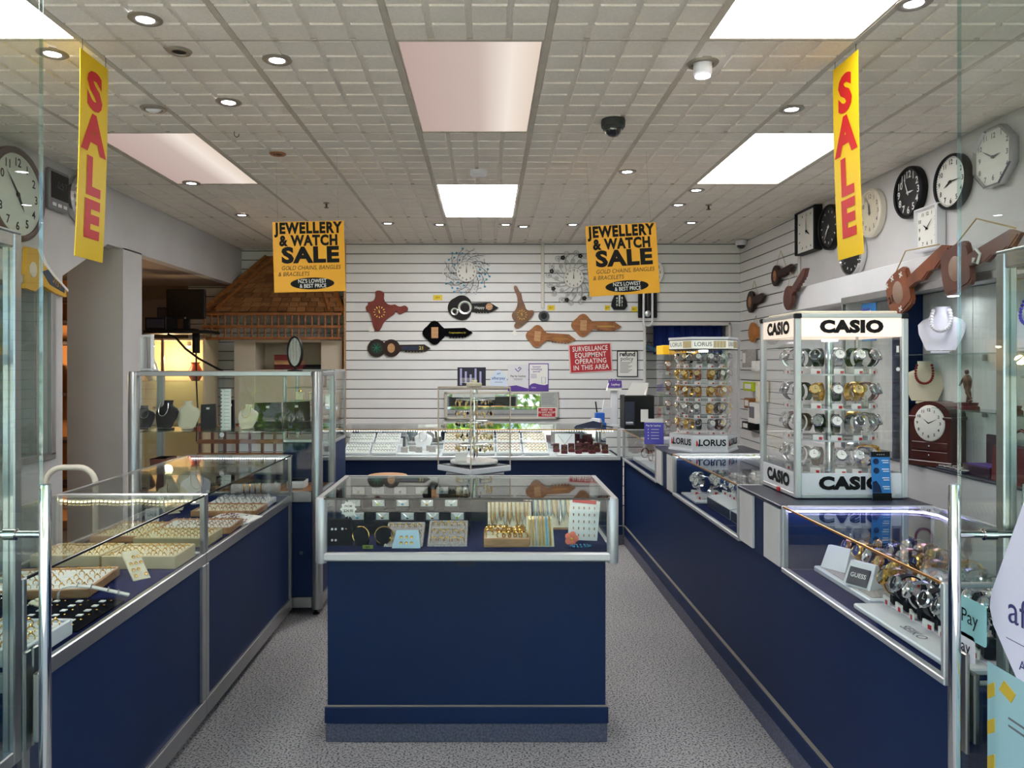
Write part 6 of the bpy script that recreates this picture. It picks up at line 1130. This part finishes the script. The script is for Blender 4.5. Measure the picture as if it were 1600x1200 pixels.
t = thing('necklace_board', 'white board with a fine V shaped necklace left of the red ring boxes', 'display board', (.665, 6.60, ZB), rot=(RAD(-10),0,0)); mk().cbox(-.085,.085,0,.008,0,.15,.002).build('board', WPLAS, t); mk().tube([(-.06,-.003,.14),(0,-.004,.06),(.06,-.003,.14)],.0018,5).build('fine_chain', GOLD, t); mk().lathe([(0,-.006),(.006,-.003)],8,T(0,0,.057),'y').build('pendant', INK, t)
t = thing('display_tray', 'white lacquer tray under the burgundy ring boxes in the back counter', 'tray', (.80, 6.36, ZB)); mk().cbox(-.23,.21,-.09,.09,0,.014,.006).build('tray_board', WPLAS, t)
rb = None
for k, (x, Y, z) in enumerate(((.575,6.42,.015),(.63,6.31,.015),(.70,6.42,.015),(.745,6.31,.015),(.81,6.42,.015),(.855,6.31,.015),(.91,6.42,.015),(.965,6.33,.015),(.86,6.62,0),(.94,6.60,0),(.79,6.62,0))):
    if rb is None: rb = thing('ring_box', '', 'ring box', (x,Y,ZB+z)); mk().cbox(-.026,.026,-.024,.024,0,.026,.004).cbox(-.026,.026,.018,.030,.022,.070,.004).build('box_shell', BURG, rb); mk().cbox(-.020,.020,-.018,.016,.026,.029,.001).cbox(-.020,.020,.014,.018,.03,.064,.001).build('lining', pm('lining_dark',(60,10,18),.7), rb); mk().tube([(cos(q*pi/5)*.009,-.004,.034+sin(q*pi/5)*.009) for q in range(10)],.002,5,closed=True).lathe([(0,-.004),(.007,0),(0,.004)],8,T(0,-.006,.045)).build('ring', GOLD, rb); b = rb
    else: b = dup(rb, (x,Y,ZB+z), RAD(-8+(k*37)%17))
    b['label'] = 'burgundy ring box with gold ring, '+(f'{ORD[k]} from left on the white lacquer tray' if k < 8 else ('middle','right','left')[k-8]+' one behind the white lacquer tray'); b['group'] = 'burgundy ring boxes'
# ---------------- right cases: contents
ZC = .7025
rr = random.Random(12)
t = thing('display_tray', 'long white tray of watches in the far half of the nearest right case', 'tray', (1.385, 2.61, ZC)); mk().cbox(-.20,.20,-.21,.20,0,.02,.004).build('tray_board', WPLAS, t); mk().cbox(-.185,.185,-.195,.185,.02,.023,.001).build('tray_cloth', GREYP, t)
t = thing('display_tray', 'white tray reading SEIKO at the near end of the nearest right case', 'tray', (1.335, 2.115, ZC)); mk().cbox(-.21,.22,-.255,.265,0,.016,.004).build('tray_board', WPLAS, t); m = mk(); tm(m,'SEIKO',.040,None,.0); m.build('lettering', INKG, t, (-.17,0,.0165), (-pi/2,0,-pi/2))
for k in range(3): mk().cbox(-.12+.12*k,-.05+.12*k,-.24,.25,.016,.022,.002).build('raised_strip', pm('strip_pink_white',(228,216,222),.5), t)
CUFFB = BLACK
stC = ['gold','black','silver','black','silver','silver','black']
for rw, (x, nm) in enumerate(((1.24,'front'),(1.36,'middle'),(1.48,'back'))):
    for k in range(7):
        Y = 2.345-.072*k; st = stC[(k+rw)%7] if rw else stC[k]; w = watch((x, Y, ZC+.0235), RAD(-98+rr.uniform(-14,14)), st, 'silver' if st != 'gold' else 'gold', rr.choice(['white','black','grey']), f'{ORD[k]} from far end, {nm} row, lettered white tray', 'watches on the near white tray', cuff=CUFFB, s=1.45)
for rw, (x, nm) in enumerate(((1.32,'front'),(1.43,'middle'),(1.53,'back'))):
    for k in range(5):
        Y = 2.765-.078*k; st = ('rose gold','gold','silver','rose gold','gold')[(k+rw)%5]; watch((x, Y, ZC+.0245), RAD(-94+rr.uniform(-16,16)), st, st, rr.choice(['white','gold','blue']), f'{ORD[k]} from far end, {nm} row, plain white tray', 'watches on the long white tray', s=1.4)
for k, (x, y, lt, lb) in enumerate(((1.225, 2.53, 'GUESS', 'white wedge sign with dark face reading GUESS in the nearest right case'), (1.245, 2.745, '', 'plain white wedge stand at the far end of the nearest right case'))):
    t = thing('wedge_sign', lb, 'sign', (x, y, ZC+.0245), RAD(-62)); mk().add([(-.05,-.03,0),(.05,-.03,0),(.05,.04,0),(-.05,.04,0),(-.045,.005,.075),(.045,.005,.075),(.045,.02,.075),(-.045,.02,.075)],[(0,3,2,1),(4,5,6,7),(0,1,5,4),(1,2,6,5),(2,3,7,6),(3,0,4,7)]).build('wedge_body', WPLAS, t)
    if lt: mk().cbox(-.038,.038,-.003,0,.006,.064,.001).build('dark_face', DTOP, t, (0,-.0315,0), (RAD(-25),0,0)); m = mk(); tm(m, lt, .020, T(0,-.0035,.038), .02); m.build('lettering', INKW, t, (0,-.032,0), (RAD(-25),0,0))
for k in range(2):
    y = 3.92-.40*k; t = thing('display_tray', ('farther','nearer')[k]+' dark fronted watch ramp in the middle right case', 'tray', (1.30, y, ZC)); 
    t['label'] = ('farther','nearer')[k]+' dark fronted white topped watch ramp in the middle right case'
    mk().add([(-.13,-.19,0),(.17,-.19,0),(.17,.19,0),(-.13,.19,0),(-.13,-.19,.05),(.17,-.19,.10),(.17,.19,.10),(-.13,.19,.05)],[(0,3,2,1),(4,5,6,7),(0,1,5,4),(1,2,6,5),(2,3,7,6),(3,0,4,7)]).build('ramp_body', WPLAS, t); mk().box(-.133,-.130,-.188,.188,.004,.047).build('dark_front', DTOP, t)
    m = mk(); tm(m,'AVON' if 0 else 'SEIKO',.034,T(0,-.0005,.026),.0); m.build('lettering', INKG, t, (-.133,.05,0), (0,0,-pi/2))
    for q in range(5): watch((1.30-.03, y+.15-.075*q, ZC+.068), RAD(-65+rr.uniform(-8,8)), ('silver','navy','silver','silver','black')[q], 'silver', rr.choice(['white','blue']), f'{ORD[q]} from far end on {("farther","nearer")[k]} dark fronted ramp', 'watches on the dark fronted ramps', s=1.3)
    for q in range(4): watch((1.52, y+.14-.09*q, ZC), RAD(-65+rr.uniform(-8,8)), ('silver','gold','silver','white')[q], 'silver', 'white', f'{ORD[q]} from far end behind {("farther","nearer")[k]} dark fronted ramp', 'watches behind the dark fronted ramps', s=1.3)
for k in range(4): watch((1.20+.11*k, 4.40, ZC+.014), RAD(-45), 'silver', 'silver', 'white', f'{ORD[k]} from aisle, far end of middle case', 'watches at the far end of the middle case', s=1.7)
for k in range(4): watch((1.19+.11*k, 4.23, ZC+.014), RAD(-75), ('silver','black','silver','gold')[k], 'silver', 'white', f'{ORD[k]} from aisle, second row of middle case', 'watches at the far end of the middle case', s=1.7)
t = thing('display_tray', 'white tray under the watches at the far end of the middle right case', 'tray', (1.34, 4.31, ZC)); mk().cbox(-.22,.22,-.15,.16,0,.013,.003).build('tray_board', WPLAS, t)
t = thing('display_tray', 'white tray of mixed bracelets in the far right glass case', 'tray', (1.32, 5.55, ZC)); mk().cbox(-.18,.18,-.50,.50,0,.03,.005).build('tray_board', WPLAS, t)
for k in range(14):
    mt_, nm = ((BURG,'burgundy'),(GOLD,'gold'),(SILV,'silver'),(ROSE,'rose gold'),(WOODM,'brown'))[k%5]
    x, y = 1.22+.12*(k%3), 5.98-.068*k; t = thing('bracelet', f'{nm} bracelet, {ORD[k] if k < 12 else ("thirteenth","fourteenth")[k-12]} from far end, far right case', 'bracelet', (x, y, ZC+.031), RAD(30+25*(k%4)), 'bracelets in the far right case'); mk().tube([(cos(q*pi/8)*.036,0,.036+sin(q*pi/8)*.036) for q in range(16)],.0045,6,closed=True).build('loop', mt_, t); mk().lathe([(0,-.006),(.008,0),(0,.006)],8,T(0,0,.074)).build('charm', SILV if mt_ is not SILV else GOLD, t)
# ---------------- clear earring case on its stand
t = thing('earring_case', 'clear square acrylic case of hanging gold earrings standing corner on behind the island', 'display case', (-.066, 3.95, .912), RAD(41)); a_ = .130
mk().cbox(-a_-.004,a_+.004,-a_-.004,a_+.004,0,.028,.003).build('base_tray', WPLAS, t); mk().cbox(-a_+.008,a_-.008,-a_+.008,a_-.008,.028,.031,.001).build('dark_floor', DTOP, t)
for s_ in (-1,1): mk().box(-a_,a_,s_*a_-.0015,s_*a_+.0015,.028,.42).build('pane', ACRYL, t); mk().box(s_*a_-.0015,s_*a_+.0015,-a_,a_,.028,.42).build('pane', ACRYL, t)
mk().cbox(-a_-.003,a_+.003,-a_-.003,a_+.003,.42,.426,.001).build('top_pane', ACRYL, t); m = mk()
for sx in (-1,1):
    for sy in (-1,1): m.cbox(sx*a_-.003,sx*a_+.003,sy*a_-.003,sy*a_+.003,.028,.424,.001)
o = m.build('edge_strip', pm('acrylic_edge',(206,190,172),.2), t); m = mk()
for sy in (-1,1): m.cbox(-a_,a_,sy*a_-.003,sy*a_+.003,.418,.427,.001).cbox(sy*a_-.003,sy*a_+.003,-a_,a_,.418,.427,.001)
m.build('top_rim', MATS['acrylic_edge'], t); mk().cbox(-.03,.03,-.03,.03,.427,.447,.004).cbox(-.012,.012,-.012,.012,.445,.462,.003).build('turning_knob', CPAD, t)
mk().lathe([(0,.04),(.118,.04),(.122,.045),(.120,.052),(0,.052)],36).build('turntable', WPAD, t); mk().tube([(0,0,.05),(0,0,.41)],.006,8).build('centre_pole', CHROME, t)
for k in range(2): mk().cbox(-.085,.085,-.001,.001,.375,.392,.0005,T(0,0,0,0,0,RAD(-41+30*k-15))@T(0,-.10+.0,0)).build('header_card', PAPER, t)
rr = random.Random(31); ge = mk(); gs = mk()
for q, z in enumerate((.36,.305,.25,.19,.13,.085)):
    if q < 5: mk().lathe([(.088,z-.001),(.092,z-.001),(.092,z+.002),(.088,z+.002),(.088,z-.001)],30).tube([(-.09,0,z),(.09,0,z)],.002,5).tube([(0,-.09,z),(0,.09,z)],.002,5).build('tier_ring', ACRYL if q % 2 else CHROME, t)
    for k in range(20):
        a = k*pi/10+rr.uniform(-.1,.1); x, y = cos(a)*.092, sin(a)*.092; mm_ = ge if rr.random() < .75 else gs; L = rr.uniform(.012,.028)
        if q == 5: continue
        mm_.tube([(x,y,z),(x,y,z-.008)],.001,4).lathe([(0,0),(.004,-.004),(.006,-L*.6),(.003,-L),(0,-L)],7,T(x,y,z-.006))
o = ge.build('hanging_earrings', pm('pale_gold',(216,188,130),.3,.9), t); o['kind'] = 'stuff'; o = gs.build('dark_earrings', BRUST, t); o['kind'] = 'stuff'
b = mk().cbox(-.03,.03,-.004,.004,.0,.045,.002).build('small_card_stand', PAPER, t, (-.085,.0,.053), (RAD(-12),0,RAD(-41)))
# ================================================================ entrance: doors, stickers, window showcases
def gdoor(n, X, s, yf, hy):
    d = sroot('door_%d' % n); mk().box(X-.004, X+.004, .92, yf-.006, .02, 2.43).build('pane', DOORG, d); mk().cbox(X-.0045, X+.0045, yf-.006, yf, .02, 2.43, .002).build('pane_edge', EDGE, d)
    hx = X-s*.082; h = mk().tube([(hx,hy,.20),(hx,hy,.212),(hx,hy,1.178),(hx,hy,1.187)],[.0115,.0125,.0125,.0115],20).build('pull_handle', CHROME, d)
    for z in (1.078,.31): mk().tube([(hx,hy,z),(X,hy,z)],.008,14).lathe([(.009,-.014),(.013,-.013),(.013,.013),(.009,.014)],20,T(X-s*.006,hy,z),'x').build('bracket', CHROME, h)
    mk().tube([(X,hy,1.078),(X+s*.08,hy,1.078)],.008,14).tube([(X+s*.082,hy,.20),(X+s*.082,hy,1.187)],.0125,16).build('pull_handle', CHROME, d)
    mk().cbox(X-.016,X-.006,yf-.055,yf-.028,.56,.79,.003).cbox(X-.020,X-.006,yf-.024,yf+.0,.56,.79,.003).build('lock_plate', STEEL, d); mk().cbox(X+.006,X+.020,yf-.05,yf,.58,.74,.003).build('lock_plate', STEEL, d)
    mk().cbox(X-.012,X+.012,.90,yf-.01,0.0,.10,.003).build('bottom_rail', STEEL, d)
    return d
gdoor(1, -1.052, -1, 1.83, 1.70); gdoor(2, 1.108, 1, 1.82, 1.70)
# window showcases by the entrance
def win_case(label, s, xa, y0, y1, zt, zl):
    xb = xa+s*.55; c = Ctx('window_showcase', label, 'showcase', ((xa+xb)/2, (y0+y1)/2, 0)); X0, X1 = min(xa,xb), max(xa,xb)
    c.box('base_cabinet', NAVY, (X0+.01, X1-.01, y0, y1, 0, zl))
    for x in (X0, X1-.03):
        for y in (y0, y1-.03): c.box('corner_post', ALU, (x, x+.03, y, y+.03, zl, zt))
    for z in (zl, zt-.035): c.box('rail', ALU, (X0+.03, X1-.03, y1-.03, y1, z, z+.035), (X0, X0+.03, y0+.03, y1-.03, z, z+.035), (X1-.03, X1, y0+.03, y1-.03, z, z+.035))
    c.box('brass_strip', BRASS, (xa+s*.032-.002, xa+s*.032+.002, y1-.012, y1-.004, zl+.035, zt-.035), c=.001)
    panes(c.t, [local(c.t, X0+.03, X1-.03, y1-.018, y1-.013, zl+.035, zt-.035), local(c.t, (xa+s*.013)-.0025, (xa+s*.013)+.0025, y0+.03, y1-.03, zl+.035, zt-.035)])
    for k in range(3): z = zl+(zt-zl)*(k+1)/4; c.box('glass_shelf', EDGE, (X0+.03, X1-.03, y0+.03, y1-.04, z, z+.006), c=.001)
    c.box('top_panel', ALUP, (X0, X1, y0, y1, zt, zt+.006), c=.002)
    return c, X0, X1
c, X0, X1 = win_case('aluminium framed window showcase at the left entrance edge behind the glass door', -1, -1.118, 1.0, 1.862, 1.763, .50)
for k in range(3):
    z = .50+(1.763-.5)*(k+1)/4+.0065
    tray(('lower','middle','upper')[k]+' cream ring tray in the left window showcase', (-1.34, 1.55, z), 0, .28, .20, .03, CREAM, CPAD, 6, 3, GOLD, s=1.3)
c, X0, X1 = win_case('aluminium framed window showcase at the right entrance edge behind the glass door', 1, 1.150, 1.0, 1.752, 1.70, .58)
for k in range(3):
    z = .58+(1.70-.58)*(k+1)/4+.0065; t = thing('display_tray', ('lower','middle','upper')[k]+' dark tray of watches in the right window showcase', 'tray', (1.40, 1.5, z)); mk().cbox(-.16,.16,-.12,.12,0,.012,.003).build('tray_board', DTOP, t)
    for q in range(3): watch((1.29+.10*q, 1.5, z+.013), RAD(-20), ('silver','gold','black')[q], 'silver', 'white', f'{("left","middle","right")[q]} one, {("lower","middle","upper")[k]} dark tray, right window showcase', 'watches in the right window showcase', s=1.4)
# stickers on the right door (inner side, facing the passage)
def sticker(label, Y0, py0, Y1, py1, mat, cat='sticker', name='door_sticker', poly=None):
    X = 1.108-.0055; z1 = H-(py0-CY)/F*(Y0+Y1)/2; z0 = H-(py1-CY)/F*(Y0+Y1)/2; w, h = abs(Y1-Y0), z1-z0
    t = thing(name, label, cat, (X, max(Y0,Y1)-w/2, z0), RW); return t, w, h
def Yr(px): return 1.1025*F/(px-CX)
def rpoly(w, h, r):
    P = []
    for cx_, cz_, a0 in ((w/2-r,r,-pi/2),(w/2-r,h-r,0),(-w/2+r,h-r,pi/2),(-w/2+r,r,pi)): P += [(cx_+r*cos(a0+q*pi/8), cz_+r*sin(a0+q*pi/8)) for q in range(5)]
    return P
t, w, h = sticker('pale teal G Pay sticker on the right glass door', Yr(1470), 930, Yr(1542), 992, TEAL); mk().prism(rpoly(w,h,.008),-.0015,0).build('sticker_film', TEAL, t); m = mk(); tm(m,'Pay',.046,T(w*.16,-.002,h*.52),.0); m.build('lettering', INK, t); mk().lathe([(.009,-.002),(.014,-.002)],16,T(-w*.13,0,h*.55),'y',(RAD(30),RAD(330))).build('round_mark', SKYB, t)
t, w, h = sticker('white Pay sticker below the teal one on the right glass door', Yr(1478), 984, Yr(1524), 1026, PAPER); mk().prism(rpoly(w,h,.008),-.0015,0).build('sticker_film', WPLAS, t); m = mk(); tm(m,'Pay',.040,T(w*.12,-.002,h*.5),.0); m.build('lettering', INK, t)
X = 1.1015; Ya, Yb = Yr(1548), 1.30; w = Ya-Yb; t = thing('door_sticker', 'large white rounded afterpay sticker on the right glass door', 'sticker', (X, (Ya+Yb)/2, .80), RW)
P = [(-w/2+.012,.085),(-w/2+.0,.12),(-w/2+.006,.155),(-.06,.43),(-.03,.455),(.03,.455),(.06,.43),(w/2-.006,.155),(w/2,.12),(w/2-.012,.085),(.09,-.02),(.06,-.035),(-.06,-.035),(-.1,-.015)]; 
mk().prism(P,-.0015,0).build('sticker_film', pm('sticker_white',(232,230,244),.4), t); m = mk(); tm(m,'afterpay',.085,T(-.0,-.002,.135),.0); m.box(-w/2+.055,w/2-.03,-.002,-.0015,.072,.0735); tm(m,'AVAILABLE HERE',.030,T(.01,-.002,.030),0); m.build('lettering', pm('ink_blue_grey',(60,60,110),.5), t); mk().tube([(-.05,-.004,.28),(-.02,-.004,.33),(.02,-.004,.33),(.05,-.004,.28),(.02,-.004,.24),(-.02,-.004,.24)],.008,6,closed=True).build('loop_mark', NAVY, t)
Ya, Yb = Yr(1546), 1.32; w = Ya-Yb; t = thing('door_poster', 'teal poster with yellow diagonal dashes low on the right glass door', 'poster', (X-.002, (Ya+Yb)/2, .25), RW); mk().box(-w/2,w/2,-.0015,0,0,.55).build('poster_sheet', pm('poster_teal',(165,205,208),.5), t); m = mk()
for k in range(6): z = .49-.078*k; m.prism([(-w/2+.002,z-.022),(-w/2+.025,z-.006),(-w/2+.025,z+.024),(-w/2+.002,z+.008)],-.003,-.0015)
for k in range(5): x = -w/2+.06+.08*k; m.prism([(x-.02,.505),(x+.018,.492),(x+.032,.515),(x-.004,.530)],-.003,-.0015)
o = m.build('yellow_dashes', pm('dash_yellow',(214,182,60),.5), t); o['kind'] = 'stuff'; m = mk(); [m.box(-w/2+.07,w/2-.03,-.003,-.0015,.455-.016*k,.459-.016*k) for k in range(2)]; m.build('lettering', INKG, t)
# blue feather banner outside the right door edge
t = thing('shop_banner', 'blue and white banner standing on the right window showcase at the picture edge', 'banner', (1.34, 1.60, 1.706), RW); mk().lathe([(0,0),(.07,0),(.07,.02),(0,.025)],16).tube([(0,0,.02),(0,0,.72)],.008,8).build('banner_pole', STEEL, t); mk().cbox(-.0,.26,-.003,.003,.08,.72,.001).build('banner_cloth', pm('banner_blue',(22,70,140),.5,noise=.6,nscale=5), t)
